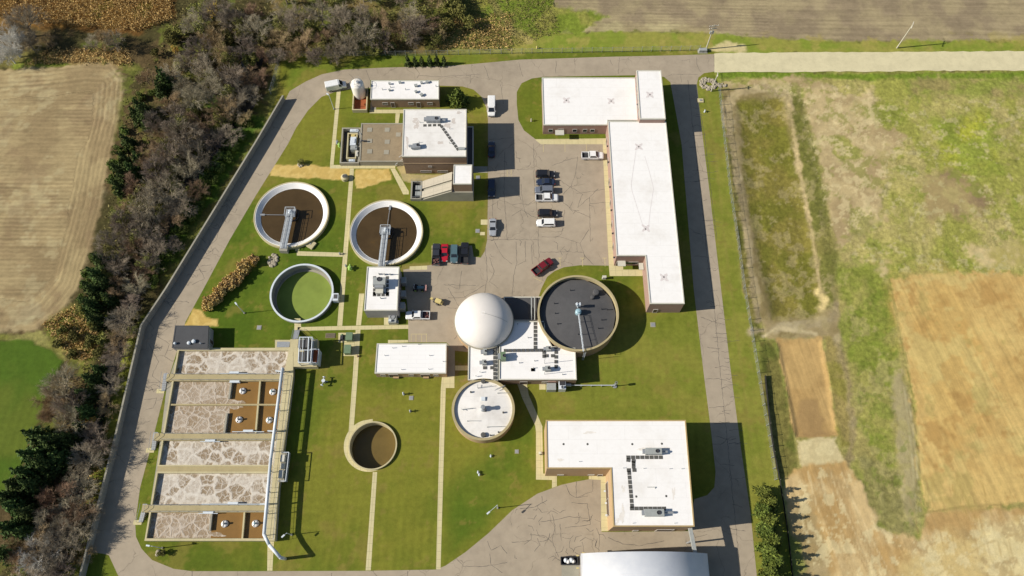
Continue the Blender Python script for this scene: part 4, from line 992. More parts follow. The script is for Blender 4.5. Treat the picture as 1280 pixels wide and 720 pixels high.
MB().prism(offset(pit, 0.35), 0.02, 0.05).build('pit_floor', M['steel_dark'], r)  # no real depth: the pit's shade is put into the floor colour
mb = MB()
for f in (0.3, 0.62): mb.box(((wx+xw)/2+0.6, ys0+(ys1-ys0)*f, 0.9), (1.6, 1.2, 0.5))
mb.build('pump_drive', M['unit_grey'], r)
mb = MB()
for xx in (wx+.2, (wx+xw)/2, xw-.2):
    mb.tube((xx, ys0+.17, 1.1), (xx, ys0+.17, 2.1), .03); mb.tube((xx, ys1-.17, 1.1), (xx, ys1-.17, 2.1), .03)
mb.path([(wx+.2, ys0+.17, 2.1), (xw-.2, ys0+.17, 2.1)], .03); mb.path([(wx+.2, ys1-.17, 2.1), (xw-.2, ys1-.17, 2.1)], .03); mb.path([(wx+.17, ys0+.2, 2.1), (wx+.17, ys1-.2, 2.1)], .03)
mb.build('handrail', M['galv'], r)
# 6/7 --- round clarifiers
def clarifier(box, rake_px, label, bridge_px):
    cx, cy, R_ = circ(*box, 1.0)
    r = thing('clarifier', label, 'tank', (cx, cy), 'round clarifiers with white rims')
    MB().lathe(cx, cy, [(R_, 0), (R_, 1.05), (R_-0.28, 1.05), (R_-0.28, 0.95)], 96).build('wall', M['concrete'], r, smooth=False)
    MB().lathe(cx, cy, [(R_-0.28, 0.98), (R_-0.5, 0.98), (R_-1.55, 0.22), (R_-1.62, 0.22), (R_-1.62, 0.12)], 96).build('launder_cover', M['white_fibre'], r)
    MB().lathe(cx, cy, [(R_-1.5, 0.16), (0.01, 0.16)], 96).build('water', M['water_dark'], r)
    bx, by = W(*bridge_px, 1.6)
    a = Vector((cx+0.0, cy)); b = Vector((bx, by)); d = (b-a).normalized(); b = a+d*(R_+0.5); nn = Vector((-d.y, d.x)); rz = math.atan2(d.y, d.x); mid_ = (a+b)/2; L = (b-a).length
    MB().lathe(cx, cy, [(1.75, 0.1), (1.75, 0.75), (1.68, 0.75), (1.68, 0.1)], 40).build('feed_well', M['steel_dark'], r)
    MB().box((mid_.x, mid_.y, 1.55), (L, 1.15, 0.12), rz).build('bridge_deck', M['galv'], r)
    mb = MB()
    for s in (-.62, .62):
        for zz in (1.5, 2.1, 2.65):
            mb.path([(a.x+nn.x*s, a.y+nn.y*s, zz), (b.x+nn.x*s, b.y+nn.y*s, zz)], .05 if zz > 1.6 else .1, 6)
        for k in range(9):
            c = a+(b-a)*(k/8); mb.tube((c.x+nn.x*s, c.y+nn.y*s, 1.5), (c.x+nn.x*s, c.y+nn.y*s, 2.65), .035, n=6)
    mb.build('bridge_rail', M['steel_light'], r)
    MB().box((cx, cy, 1.65), (2.5, 2.3, 0.14)).build('platform', M['galv'], r)
    mb = MB()
    for sx in (-1.2, 1.2):
        mb.path([(cx+sx, cy-1.1, 2.7), (cx+sx, cy+1.1, 2.7)], .06, 6); mb.tube((cx+sx, cy+1.1, 1.6), (cx+sx, cy+1.1, 2.7), .05, n=6); mb.tube((cx+sx, cy-1.1, 1.6), (cx+sx, cy-1.1, 2.7), .05, n=6)
    mb.path([(cx-1.2, cy+1.1, 2.7), (cx+1.2, cy+1.1, 2.7)], .06, 6)
    mb.build('platform_rail', M['steel_light'], r)
    MB().lathe(cx, cy, [(0.5, 1.72), (0.5, 2.2), (0.3, 2.3), (0.3, 2.8), (0.02, 2.85)], 20).build('drive', M['steel_light'], r)
    MB().tube((cx, cy, 0.0), (cx, cy, 1.7), 0.35).build('column', M['galv'], r)
    rx, ry = W(*rake_px, 0.3)
    dd = Vector((rx-cx, ry-cy)); k = (R_-1.9)/dd.length; ex_, ey_ = cx+dd.x*k, cy+dd.y*k
    mb = MB().path([(cx, cy, 0.5), (ex_, ey_, 0.35)], 0.07, 6); mb.box((ex_, ey_, 0.3), (1.3, 0.5, 0.2), math.atan2(dd.y, dd.x)); mb.build('skimmer_arm', M['galv'], r)
    mb = MB().box((b.x-d.x*0.1, b.y-d.y*0.1, 0.75), (1.4, 2.0, 1.5), rz); mb.build('bridge_landing', M['concrete_grey'], r)
    return cx, cy, R_
c1 = clarifier((318.5, 226, 409.5, 311), (330, 268.5), 'round dark water clarifier with white rim, the left one nearest the loop road', (354, 311))
c2 = clarifier((437, 249, 528, 332.5), (488, 256), 'round dark water clarifier with white rim, the right one beside the screw pump ramps', (477, 332))
xx, yy = W(388.5, 306, 0)
r = thing('concrete_hatch', 'square pale concrete hatch cover tilted on grass against the left clarifier', 'hatch', (xx, yy))
MB().box((xx, yy, 0.25), (2.3, 2.0, 0.5), -0.55).build('lid', M['concrete'], r, bevel=0.04); MB().tube((xx, yy, .5), (xx, yy, .62), .2).build('handle', M['galv'], r)
# green tank
r = thing('algae_tank', 'round open tank with white rim and bright green duckweed water', 'tank', (GT[0], GT[1]))
cx, cy, R_ = GT
MB().lathe(cx, cy, [(R_, -0.1), (R_, 1.2), (R_-0.3, 1.2), (R_-0.3, -1.2), (R_-0.34, -1.2), (R_-0.34, -1.9)], 96).build('wall', M['concrete_wall'], r)
MB().lathe(cx, cy, [(R_+0.06, 0.9), (R_+0.06, 1.24), (R_-0.36, 1.24), (R_-0.36, 0.9)], 96).build('rim', M['steel_light'], r)
MB().lathe(cx, cy, [(R_-0.3, -1.25), (R_-0.85, -1.25), (R_-0.85, -1.7)], 96).build('launder', M['concrete_grey'], r)
MB().lathe(cx, cy, [(R_-0.3, -1.55), (0.01, -1.55)], 96).build('water', M['water_green'], r)
bx, by = W(419.5, 371.5, 1.3); MB().box((bx, by, 0.75), (1.3, 1.9, 1.5)).build('box_platform', M['steel_light'], r); MB().box((bx, by+.1, 1.52), (0.9, 1.1, 0.06)).build('grating', M['roof_grey'], r)
# small olive tank
r = thing('open_sump', 'small round open tank of brown water with pale concrete walk around its left', 'tank', (OT[0], OT[1]))
cx, cy, R_ = OT
MB().lathe(cx, cy, [(R_, -0.1), (R_, 0.6), (R_-0.28, 0.6), (R_-0.28, -3.2)], 80).build('wall', M['concrete'], r)
MB().lathe(cx, cy, [(R_-0.2, -2.3), (0.01, -2.3)], 80).build('water', M['water_olive'], r)
MB().lathe(cx, cy, [(R_-0.02, 1.5), (R_-0.08, 1.5)], 80)
mb = MB(); vs = []
pin, pout = [], []
for k in range(41):
    a = math.radians(95+k*(290-95)/40); ro = R_+1.15*math.sin(math.pi*min(1, max(0.06, (k/40)))**0.6)+0.05
    pin.append((cx+(R_-.05)*math.cos(a), cy+(R_-.05)*math.sin(a), 0.02)); pout.append((cx+ro*math.cos(a), cy+ro*math.sin(a), 0.02))
mb.add(pin+pout, [(i, i+1, 41+i+1, 41+i)[::-1] for i in range(40)])
mb.build('apron', M['concrete_path'], r)
# 8 --- small white block with rooftop unit
h = 4.8; P_ = WP([(459, 333.5), (499, 333.5), (496.5, 388), (455, 388)], h)
r = thing('blower_building', 'small white roofed building with one big rooftop unit framed by dark pads', 'building', cen(P_))
pl = volume(r, P_, 0, h, M['panel_grey'], M['roof_white'], M['coping'])
rtu(r, 475.5, 355, h, (1.9, 2.9, 1.9), math.pi/2, 'unit_grey')
MB().box((*W(474.5, 364.5, h), h+0.15), (1.8, 1.2, 0.8)).build('roof_hatch', M['coping'], r)
pads(r, [((468, 347), (468, 367)), ((484, 347), (484, 367)), ((468, 368.5), (484, 368.5)), ((468, 366), (484, 366))], h, 0.9, 0.7)
stacks(r, [(474, 343), (481, 343.5), (488, 343.5), (476, 373)], h, 0.7, 0.12)
MB().path([(*W(474, 342.5, h), h+.2), (*W(498, 343.5, h), h+.2)], .08, 6).build('roof_pipe', M['galv'], r)
e0, e1 = max(pl, key=lambda p: p[0]-p[1]), max(pl, key=lambda p: p[0]+p[1])
for t in (0.25, 0.72): opening(r, e0, e1, t, 2.6, 0.02, 2.8, 'door')
opening(r, e0, e1, 0.5, 1.0, 0.02, 2.2, 'door')
for t, hh in ((0.2, 2.4), (0.5, 1.6), (0.8, 2.0)):
    c = Vector(e0)+(Vector(e1)-Vector(e0))*t; MB().box((c.x+0.75, c.y, hh/2), (1.2, 1.6, hh)).build('cabinet', M['unit_grey'], r)
xx, yy = W(491, 399, 0.8)
r = thing('condenser_unit', 'grey boxy condenser cluster on a pad behind the small white roofed building', 'machine', (xx, yy))
mb = MB().box((xx, yy, 0.75), (1.9, 2.2, 1.5)).box((xx+1.1, yy-.7, .5), (.5, .7, 1.0)); mb.build('casing', M['unit_grey'], r, bevel=0.03)
MB().lathe(xx, yy+.3, [(.6, 1.5), (.6, 1.66), (.5, 1.66), (.5, 1.55)], 20, cap1=True).build('fan_cowl', M['galv'], r); MB().box((xx-.5, yy-.7, 1.75), (.6, .5, .5)).build('control_box', M['steel_light'], r)
# 9 --- long low shed
h = 3.2; P_ = WP([(471.3, 429.5), (558, 429.5), (557.5, 466.5), (468.5, 466.5)], h)
r = thing('storage_shed', 'long low shed with plain white roof on the central lawn', 'building', cen(P_))
pl = volume(r, P_, 0, h, M['brick_tan'], M['roof_shed'], M['coping'], 0.12)
s0, s1 = min(pl, key=lambda p: p[0]+p[1]), min(pl, key=lambda p: -p[0]+p[1])
for t in (0.25, 0.7): opening(r, s0, s1, t, 2.2, 0.02, 2.3, 'door')
for t in (0.1, 0.5, 0.85): opening(r, s0, s1, t, 1.2, 1.1, 2.1, 'window')
for u in (495.5, 533): MB().box((*W(u, 471.5, 0), 0.35), (1.3, 0.8, 0.7)).build('window_well', M['brick_tan'], r)
stacks(r, [(491, 435), (503, 433), (523, 430.5), (481, 444.5), (537, 444.5), (502, 462), (536, 461.5), (554, 452)], h, 0.5, 0.07)
# 10 --- dome
cx, cy, R_ = circ(569, 366, 641, 437, 4.2)
r = thing('domed_digester', 'white smooth domed tank beside the car park', 'tank', (cx, cy))
MB().lathe(cx, cy, [(R_-0.1, 0), (R_-0.1, 3.9)], 96).build('wall', M['brick_tan'], r, smooth=True)
MB().lathe(cx, cy, [(R_-0.1, 3.8), (R_+0.12, 3.8), (R_+0.12, 4.2), (R_-0.25, 4.2)], 96).build('rim', M['concrete_grey'], r)
pr = []
for k in range(25):
    a = k/24*math.pi/2; pr.append(((R_-0.12)*math.cos(a) if k < 24 else 0.01, 4.2+5.0*math.sin(a)))
MB().lathe(cx, cy, pr, 96).build('dome', M['dome'], r, smooth=True)
MB().lathe(cx, cy, [(0.5, 9.12), (0.5, 9.22), (0.4, 9.22), (0.4, 9.16), (0.02, 9.18)], 24).build('cap', M['white_fibre'], r)
mb = MB()
pts = []
for k in range(24, 8, -1):
    a = k/24*math.pi/2; rr = (R_-0.1)*math.cos(a); t = math.radians(-14)
    pts.append((cx+rr*math.cos(t), cy+rr*math.sin(t), 4.24+5.0*math.sin(a)))
mb.path(pts, 0.035, 5); mb.build('cable', M['unit_grey'], r)
# 11 --- dark roofed digester
cx, cy, R_ = circ(673, 343, 772.5, 440, 4.9)
DG = (cx, cy, R_)
r = thing('dark_digester', 'big round tank with dark felt roof, tan rim and blue mixer at its centre', 'tank', (cx, cy))
MB().lathe(cx, cy, [(R_-0.1, 0), (R_-0.1, 4.5)], 112).build('wall', M['brick_tan'], r, smooth=True)
MB().lathe(cx, cy, [(R_-0.1, 4.3), (R_, 4.3), (R_, 4.9), (R_-0.45, 4.9), (R_-0.45, 3.6)], 112).build('rim', M['concrete_tan'], r)
MB().lathe(cx, cy, [(R_-0.55, 3.75), (R_*0.5, 4.15), (0.01, 4.6)], 14).build('roof', M['roof_grey'], r)
mx, my = W(722.5, 387, 6)
MB().lathe(cx, cy, [(0.7, 4.5), (0.7, 5.6), (0.45, 5.75), (0.45, 6.1), (0.02, 6.2)], 24).build('mixer', M['steel_blue'], r)
mb = MB()
for s in (-.35, .35): mb.box((cx+s, cy+1.5, 6.1), (.3, .7, .9))
mb.tube((cx-.7, cy+1.6, 6.2), (cx+.7, cy+1.6, 6.2), .12); mb.tube((cx, cy+1.5, 4.5), (cx, cy+1.5, 5.8), .2)
mb.build('gas_valve', M['steel_light'], r)
ex_, ey_ = W(729, 440, 5); 
mb = MB(); a = Vector((cx, cy-.8)); b = Vector((ex_, ey_)); nn = Vector((1, 0))
MB().box(((a.x+b.x)/2, (a.y+b.y)/2, 5.35), ((b-a).length, .2, .05), math.atan2((b-a).y, (b-a).x)).build('catwalk', M['steel_light'], r)
for s in (-.12, .12):
    mb.path([(a.x+s, a.y, 6.2), (b.x+s, b.y, 6.2)], .025, 6)
    for k in range(7):
        c = a+(b-a)*(k/6); mb.tube((c.x+s, c.y, 5.35), (c.x+s, c.y, 6.2), .03, n=5)
for k in (1, 3, 5):
    c = a+(b-a)*(k/6); mb.tube((c.x, c.y, 4.0), (c.x, c.y, 5.35), .06, n=6)
mb.build('catwalk_rail', M['steel_light'], r)
mb = MB(); lx, ly = b.x+0.3, b.y-.4
for s in (-.2, .2): mb.tube((lx+s, ly, 0), (lx+s, ly, 6), .03, n=6)
for k in range(15): mb.tube((lx-.2, ly, .3+k*.37), (lx+.2, ly, .3+k*.37), .02, n=5)
mb.build('ladder', M['steel_light'], r)
for u, v, rr in ((745, 365.5, 0.75), (740.5, 371.5, 0.45)):
    x, y = W(u, v, 4.6); MB().lathe(x, y, [(rr, 4.0), (rr, 4.9), (rr*.8, 5.0), (.02, 5.05)], 20).build('manway', M['roof_grey'], r)
for u, v in ((693, 379), (713, 362.5), (694, 391.5), (697, 404.5), (752, 399.5), (748, 410), (723, 417.5), (752, 386), (759, 386.5)):
    x, y = W(u, v, 4.4); MB().tube((x, y, 3.7), (x, y, 4.75), .11).build('vent_pipe', M['steel_dark'], r)
# 12 --- low white control block between the round tanks
h = 3.8
Pa = WP([(586, 404), (622.4, 404), (622.4, 475), (585, 475)], 3.5); Pb = WP([(624.6, 401.5), (681, 401.5), (681, 416), (690, 433), (719, 435), (720.7, 474.5), (623.6, 474.5)], h)
r = thing('digester_building', 'low white roofed block joining the dome and the dark roofed tank', 'building', cen(Pb))
volume(r, Pa, 0, 3.5, M['brick_tan'], M['roof_white'], M['coping'], 0.2)
pl = volume(r, Pb, 0, h, M['brick_brown'], M['roof_white'], M['coping'], 0.2)
Pg = WP([(630, 371), (676, 371), (676, 400.6), (630, 400.6)], 2.6)
volume(r, Pg, 0, 2.6, M['brick_tan'], M['roof_grey'], M['coping'], 0.15)
mb = MB()
for u in (664.5, 668.5): mb.path([(*W(u, 371, 3.4), 3.4), (*W(u, 400, 3.4), 3.4)], .14, 8)
mb.build('roof_pipe', M['unit_grey'], r)
pads(r, [((618.5, 437), (618.5, 472)), ((669, 404), (669, 434))], 3.55 if False else h, .95, .75)
pads(r, [((632, 438), (682, 437.5)), ((680, 440), (680, 445)), ((683, 444.5), (691, 444.5)), ((695, 434), (695, 458)), ((666, 462), (666, 462))], h, .95, .75)
pads(r, [((606, 459.5), (615, 459.5))], 3.5, .95, .75)
for u, v, sz in ((629, 447, (1.2, 1.9, 1.5)), (685.5, 437, (1.1, 1.0, 1.2)), (684.5, 462, (1.2, 1.1, 1.3))): rtu(r, u, v, h, sz, 0.05, 'green_box' if u < 640 else 'unit_grey')
for u, v, sz in ((605.5, 454, (1.0, 1.1, 1.1)), (606.5, 441, (.8, 1.2, 1.3))): rtu(r, u, v, 3.5, sz, 0.05, 'unit_grey')
stacks(r, [(680.5, 454), (680.5, 467.5)], h, 4.2, 0.05)
stacks(r, [(649, 453.5), (668, 451), (667, 460), (640, 411), (660, 422), (647, 405), (609, 432), (600, 465), (595, 470), (703, 468)], h, .4, .09)
s0, s1 = min(pl, key=lambda p: p[0]+p[1]), min(pl, key=lambda p: -p[0]+p[1])
opening(r, s0, s1, 0.32, 1.8, 0.02, 2.2, 'door'); opening(r, s0, s1, 0.6, 1.6, 1.0, 2.2, 'window')
# boiler plant behind it
xx, yy = W(689, 484, 1)
r = thing('boiler_plant', 'grey and white boxed plant on the lawn under the white control block wall', 'machine', (xx, yy))
MB().box((xx-.0, yy-.1, 1.0), (2.1, 1.6, 2.0)).build('casing', M['unit_grey'], r, bevel=.03)
x2, y2 = W(702.5, 482, 1.5); MB().box((x2, y2, 1.2), (1.6, 2.2, 2.4)).build('housing', M['steel_light'], r); MB().box((x2, y2+.4, 2.45), (1.2, 1.2, .12)).build('louvre', M['steel_dark'], r)
x3, y3 = W(690, 478, 1.5); MB().box((x3, y3+.3, 1.3), (1.8, .9, 2.6)).build('red_casing', M['brick_pink'], r)
MB().lathe(x2, y2-.7, [(.32, 2.4), (.32, 3.0), (.25, 3.0), (.25, 2.7)], 16, cap1=True).build('flue', M['galv'], r)
xx, yy = W(710, 481.5, .9); xe, ye = W(769, 481.5, .9)
r = thing('gas_line', 'long pale pipe on short legs crossing the lawn to a flare post', 'pipe', (xx, yy))
MB().path([(xx, yy, .9), (xe, ye, .9)], .09, 10).build('pipe', M['steel_light'], r)
for k in range(5):
    x = xx+(xe-xx)*(k+.3)/4.6; MB().box((x, yy, .4), (.16, .3, .8)).build('leg', M['unit_grey'], r)
MB().path([(xe, ye, 0), (xe, ye, 2.6)], .1, 10).lathe(xe, ye, [(.3, 2.3), (.3, 3.1), (.22, 3.1)], 14).lathe(xe, ye, [(.5, 0), (.5, .2), (.02, .2)], 16).build('flare', M['galv'], r)
mb = MB().box((xx+.1, yy, .9), (1.2, .5, .9)).box((xx-.2, yy+.9, .8), (.4, .6, 1.6)); mb.build('valve_box', M['steel_light'], r)
# 13 --- white topped round tank
cx, cy, R_ = circ(565, 472.5, 643, 551, 3.5)
r = thing('sludge_tank', 'round tank with white flat top inside a tan rim', 'tank', (cx, cy))
MB().lathe(cx, cy, [(R_-0.06, 0), (R_-0.06, 3.1)], 96).build('wall', M['brick_tan'], r, smooth=True)
MB().lathe(cx, cy, [(R_-.06, 2.9), (R_, 2.9), (R_, 3.5), (R_-.55, 3.5), (R_-.55, 2.6)], 96).build('rim', M['concrete_tan'], r)
MB().lathe(cx, cy, [(R_-.5, 2.9), (.01, 3.35)], 40).build('roof', M['roof_white_dirty'], r)
MB().lathe(cx, cy, [(.65, 3.3), (.65, 4.1), (.4, 4.3), (.4, 5.1), (.5, 5.1), (.5, 5.35), (.02, 5.4)], 20).build('vent_hood', M['galv'], r)
for u, v, rr in ((604, 476.5, .5), (604, 543.5, .55), (588.5, 490, .2), (606.5, 513.5, .25), (629, 515.5, .2), (613, 544, .16), (623, 540, .16)):
    x, y = W(u, v, 3.3); MB().lathe(x, y, [(rr, 2.9), (rr, 3.5), (.02, 3.55)], 16).build('manway', M['pad_dark'], r)
for (a, b) in (((597, 484.5), (597, 480.5)), ((577, 511), (580, 513)), ((584, 526), (598, 526)), ((609, 533.5), (628, 533)), ((597.5, 484.5), (615, 482)), ((579, 511.5), (592, 510)), ((622, 491), (636, 491))):
    MB().path([(*W(*a, 3.6), 3.6), (*W(*b, 3.6), 3.6)], .06, 6).tube((*W(*a, 3.6), 3.0), (*W(*a, 3.6), 3.6), .06, n=6).build('roof_pipe', M['unit_grey'], r)
MB().box((*W(604, 498.5, 3.4), 3.35), (.9, .9, .3)).build('hatch', M['steel_light'], r)
mb = MB()
for s in (-.3, .3): mb.path([(*W(620+s*5, 487-s*4, 3.6), 3.7), (*W(630+s*5, 483-s*4, 3.6), 3.7)], .05, 6)
for k in range(5): mb.path([(*W(618.5+k*2.5, 488.2-k, 3.6), 3.7), (*W(621.5+k*2.5, 485.8-k, 3.6), 3.7)], .04, 6)
mb.build('ladder', M['galv'], r)
# 16 --- dark roof hut
h = 3.3; P_ = WP([(220, 407.5), (264, 407.5), (262.5, 434.5), (215.5, 434.5)], h)
# photo outline is the roof; east wall shows below it
P_ = WP([(219, 407), (260.5, 407.3), (259.3, 435), (215, 434.5)], h)
r = thing('dark_roof_hut', 'small hut with flat dark roof at the corner of the aeration basins', 'building', cen(P_))
pl = volume(r, P_, 0, h, M['panel_grey'], M['roof_dark'], M['roof_dark'], 0.06)
e0, e1 = max(pl, key=lambda p: p[0]-p[1]), max(pl, key=lambda p: p[0]+p[1])
opening(r, e0, e1, 0.4, 1.1, 0.02, 2.2, 'door')
for u, v, s in ((218.5, 429, .25), (236, 428.5, .35), (242, 426.5, .4), (250.5, 429, .12)):
    x, y = W(u, v, h+.3); MB().lathe(x, y, [(s, h-.1), (s, h+.3), (s*1.25, h+.35), (s*.8, h+.55), (.02, h+.6)], 16).build('roof_vent', M['steel_light'], r)
# 18 --- office wing complex
r = thing('workshop_building', 'long white roofed L shaped building with taller block at its top corner', 'building', W(800, 200, 0))
pa = volume(r, WP([(677.5, 97), (798.6, 97), (798.6, 150.4), (759.6, 150.4), (759.3, 156), (679.3, 156)], 4.2), 0, 4.2, M['brick_pink'], M['roof_white'], M['coping'])
pb = volume(r, WP([(760.2, 151.5), (832.3, 151.5), (855.6, 379.5), (812.5, 379.5), (807, 319.5), (771, 319.5)], 5.8), 0, 5.8, M['brick_pink'], M['roof_white'], M['coping'])
pt_ = volume(r, WP([(795.8, 88), (826.2, 88), (832, 148.5), (800, 148.5)], 7.5), 0, 7.5, M['brick_pink'], M['roof_white'], M['coping'])
def edge_near(poly, px, h):
    q = Vector(W(*px, h)); best = None
    for a, b in zip(poly, poly[1:]+poly[:1]):
        m_ = (Vector(a)+Vector(b))/2; d = (m_-q).length
        if best is None or d < best[0]: best = (d, a, b)
    return best[1], best[2]
e = edge_near(pa, (719, 156), 4.2)
for t in (0.12, 0.5, 0.66, 0.78): opening(r, *e, t, 1.2, 1.0, 2.3, 'window')
opening(r, *e, 0.28, 1.6, 0.02, 2.4, 'door')
x, y = W(699.5, 166, 2.6); MB().box((x, y, 2.7), (2.3, 1.5, .18)).build('canopy', M['coping'], r)
e = edge_near(pb, (766, 235), 5.8)
for t in (0.08, 0.24, 0.4, 0.56, 0.72, 0.88): opening(r, *e, t, 1.2, 0.02, 2.3, 'door')
for k, v in enumerate((203, 234, 263, 292, 322, 183)):
    u = 758+ (v-180)*0.058+1.5; x, y = W(u, v, 3); MB().path([(x+1.4, y, 3.6), (x+.2, y, 3.6), (x, y, 3.2)], .09, 6).box((x, y, 3.1), (.5, .35, .3)).build('wall_lamp', M['steel_dark'], r)
e = edge_near(pb, (789, 320), 5.8); opening(r, *e, 0.2, 2.0, 0.02, 2.4, 'door'); opening(r, *e, 0.6, 3.2, 1.0, 2.3, 'window')
x, y = W(777, 329, 2.8); MB().box((x, y, 2.8), (1.9, 1.6, .18)).build('canopy', M['coping'], r)
x, y = W(801.5, 333, 2.8); MB().box((x, y, 2.8), (1.1, 1.8, .18)).build('canopy', M['coping'], r)
e = edge_near(pb, (834, 380), 5.8); opening(r, *e, 0.25, 1.1, .02, 2.2, 'door')
e = edge_near(pt_, (798, 118), 7.5)
for t in (0.15, 0.32, 0.5, 0.68, 0.85): opening(r, *e, t, 2.0, 5.4, 6.7, 'window')
e = edge_near(pb, (843, 260), 5.8)
for t in (0.15, 0.3, 0.45, 0.6, 0.75): opening(r, *e, t, 1.6, 1.4, 2.6, 'window')
drains(r, [(708, 125), (764, 126)], 4.2, .25); drains(r, [(812.5, 118)], 7.5, .25); drains(r, [(798.5, 183), (807, 286), (830, 346), (797, 130)], 5.8, .25)
# scuffed membrane patches round the drains
rd = random.Random(9); sc1 = plain('roof_scuff', (.62, .57, .55), .9, .2, 3)
for u, v, hh in ((708, 125, 4.2), (764, 126, 4.2), (812.5, 118, 7.5), (798.5, 183, 5.8), (807.5, 285, 5.8), (830, 346.5, 5.8)):
    x, y = W(u, v, hh); mb = MB(); n = 28; pts = []
    for k in range(n):
        a = 2*math.pi*k/n; q = .55+.75*abs(math.sin(2*a))**3+rd.uniform(-.12, .2); pts.append((x+q*math.cos(a), y+q*math.sin(a)))
    mb.sheet(pts, hh-.118); mb.build('roof_stain', sc1, r)
for pts in ([(795, 188), (789, 230), (790, 238), (803, 280)], [(806, 195), (812, 215), (817, 235), (813, 262), (811, 280)]):
    for a, b in zip(pts, pts[1:]): MB().strip([W(*a, 5.8), W(*b, 5.8)], .10, 5.8-.112).build('roof_seam', sc1, r)
def stains(root, pts, h, c, seed):
    rs_ = random.Random(seed); m0 = plain('ponding_stain_%d' % seed, c, .9, .12, 1.2)
    for (u, v, ru, rv) in pts:
        for k in range(3):
            n = 26; ph = [rs_.uniform(0, 6.28) for _ in range(4)]; cu, cv = u+rs_.gauss(0, ru*.4), v+rs_.gauss(0, rv*.4); f = rs_.uniform(.35, .8); P2_ = []
            for q in range(n):
                a = 2*math.pi*q/n; w_ = f*(1+.3*math.sin(2*a+ph[0])+.22*math.sin(3*a+ph[1])+.15*math.sin(7*a+ph[2])+.1*math.sin(11*a+ph[3]))
                P2_.append(W(cu+ru*w_*math.cos(a), cv+rv*w_*math.sin(a), h))
            MB().sheet(P2_, h-.121+.001*k).build('roof_stain', m0, root)
# 19 --- L building
h = 10.0; P_ = WP([(682.5, 525.2), (857, 525.2), (868, 658), (767, 658), (763.6, 585.4), (683.6, 585.4)], h)
r = thing('press_building', 'tall L shaped white roofed building with tan walls and a bracket of dark roof pads', 'building', cen(P_))
pl = volume(r, P_, 0, h, M['brick_tan'], M['roof_white'], M['coping_tan'])
pads(r, [((785.5, 571.5), (826, 571.5)), ((785.5, 575), (792, 576)), ((792, 579), (792, 583)), ((786, 587.5), (793, 587.5)), ((786.5, 591), (790, 632)), ((790, 635.5), (830, 635.5))], h, .92, .74)
rtu(r, 816, 565, h, (3.4, 1.3, 1.2), 0.0, 'unit_grey'); rtu(r, 817, 641.5, h, (3.9, 1.4, 1.2), 0.0, 'unit_grey')
MB().path([(*W(826, 565, h), h+.4), (*W(834, 565, h), h+.4)], .25, 10).path([(*W(830, 641, h), h+.4), (*W(841, 641, h), h+.4)], .25, 10).build('duct', M['galv'], r)
drains(r, [(704.5, 555), (734.5, 555), (790.5, 555), (827.5, 554.5), (795.5, 620.5), (833, 620)], h, .28)
stacks(r, [(724, 577), (779, 585), (804.5, 585.5), (837, 586), (852, 586), (791, 654), (843, 654)], h, .35, .05)
MB().path([(*W(809, 609, h), h+.1), (*W(819, 609, h), h+.1), (*W(819, 611, h), h-.2)], .07, 6).build('roof_pipe', M['unit_grey'], r)
e = edge_near(pl, (818, 659), h); opening(r, *e, .72, 3.6, .02, 3.8, 'door'); opening(r, *e, .35, 1.1, .02, 2.2, 'door')
e = edge_near(pl, (765, 622), h)
for t in (.3, .6): opening(r, *e, t, 3.6, .02, 4.2, 'door')
e = edge_near(pl, (724, 585), h)
for t in (.25, .75): opening(r, *e, t, 1.4, 1.2, 2.4, 'window')
opening(r, *e, .9, 1.1, .02, 2.2, 'door')
stains(r, [(777, 640, 3, 10), (779, 608, 2, 6), (842, 617, 2, 9), (772, 652, 3, 4), (812, 560, 9, 2), (835, 560, 6, 2), (700, 575, 6, 2), (738, 540, 8, 2)], h, (.70, .66, .60), 21)
for u, v in ((761, 611), (762.5, 626), (763, 641)): MB().box((*W(u-5, v+3, 4), 4.0), (.35, .35, .4)).build('wall_lamp', M['steel_light'], r)
xx, yy = W(676, 567, 0)
r = thing('hose_reel', 'brown hose reel by the west wall of the tall L shaped building', 'reel', (xx, yy))
MB().tube((xx, yy-.25, .6), (xx, yy+.25, .6), .5, .5, 16).build('reel', M['wood_pole'], r); MB().box((xx, yy, .3), (.3, .7, .6)).build('stand', M['steel_dark'], r)
stains(DELAY_STAIN[0], [(521, 155, 3, 5), (519, 150, 4, 2), (561, 156, 5, 3), (566, 150, 3, 4), (510, 176, 2, 6), (550, 178, 5, 3), (574, 140, 3, 2)], 8.2, (.55, .50, .45), 22)
# 20 --- arch roofed barn at the bottom edge
m, nt, bs = newmat('ribbed_arch_steel'); p = pos(nt)
sx = N(nt, 'ShaderNodeSeparateXYZ'); nt.links.new(p, sx.inputs[0])
s1 = math_(nt, 'SINE', math_(nt, 'MULTIPLY', sx.outputs[1], 2*math.pi/0.6))
cc = ramp(nt, noise(nt, p, .4, 4), [(.3, (.70, .72, .76)), (.7, (.80, .81, .83))]); nt.links.new(cc, bs.inputs['Base Color'])
bs.inputs['Roughness'].default_value = 0.38; bs.inputs['Specular IOR Level'].default_value = 0.9; bump(nt, bs, s1, .03, .02)
M['arch_metal'] = m
bx0, by0 = W(726, 693.5, 4); bx1, _ = W(884, 693.5, 4)
by1 = by0-34
r = thing('arched_barn', 'barn with curved pale metal roof at the bottom edge of the site', 'building', ((bx0+bx1)/2, by0-10))
hw = (bx1-bx0)/2; mxc = (bx0+bx1)/2; eave = 4.2; rise = 6.2; Rr = (hw*hw+rise*rise)/(2*rise); th0 = math.asin(min(1, hw/Rr))
arc = []
for k in range(41):
    t = -th0+2*th0*k/40; arc.append((mxc+Rr*math.sin(t), eave+rise-Rr+Rr*math.cos(t)))
vs = []; fs = []
for x, z in arc: vs += [(x, by0+.25, z), (x, by1-.25, z)]
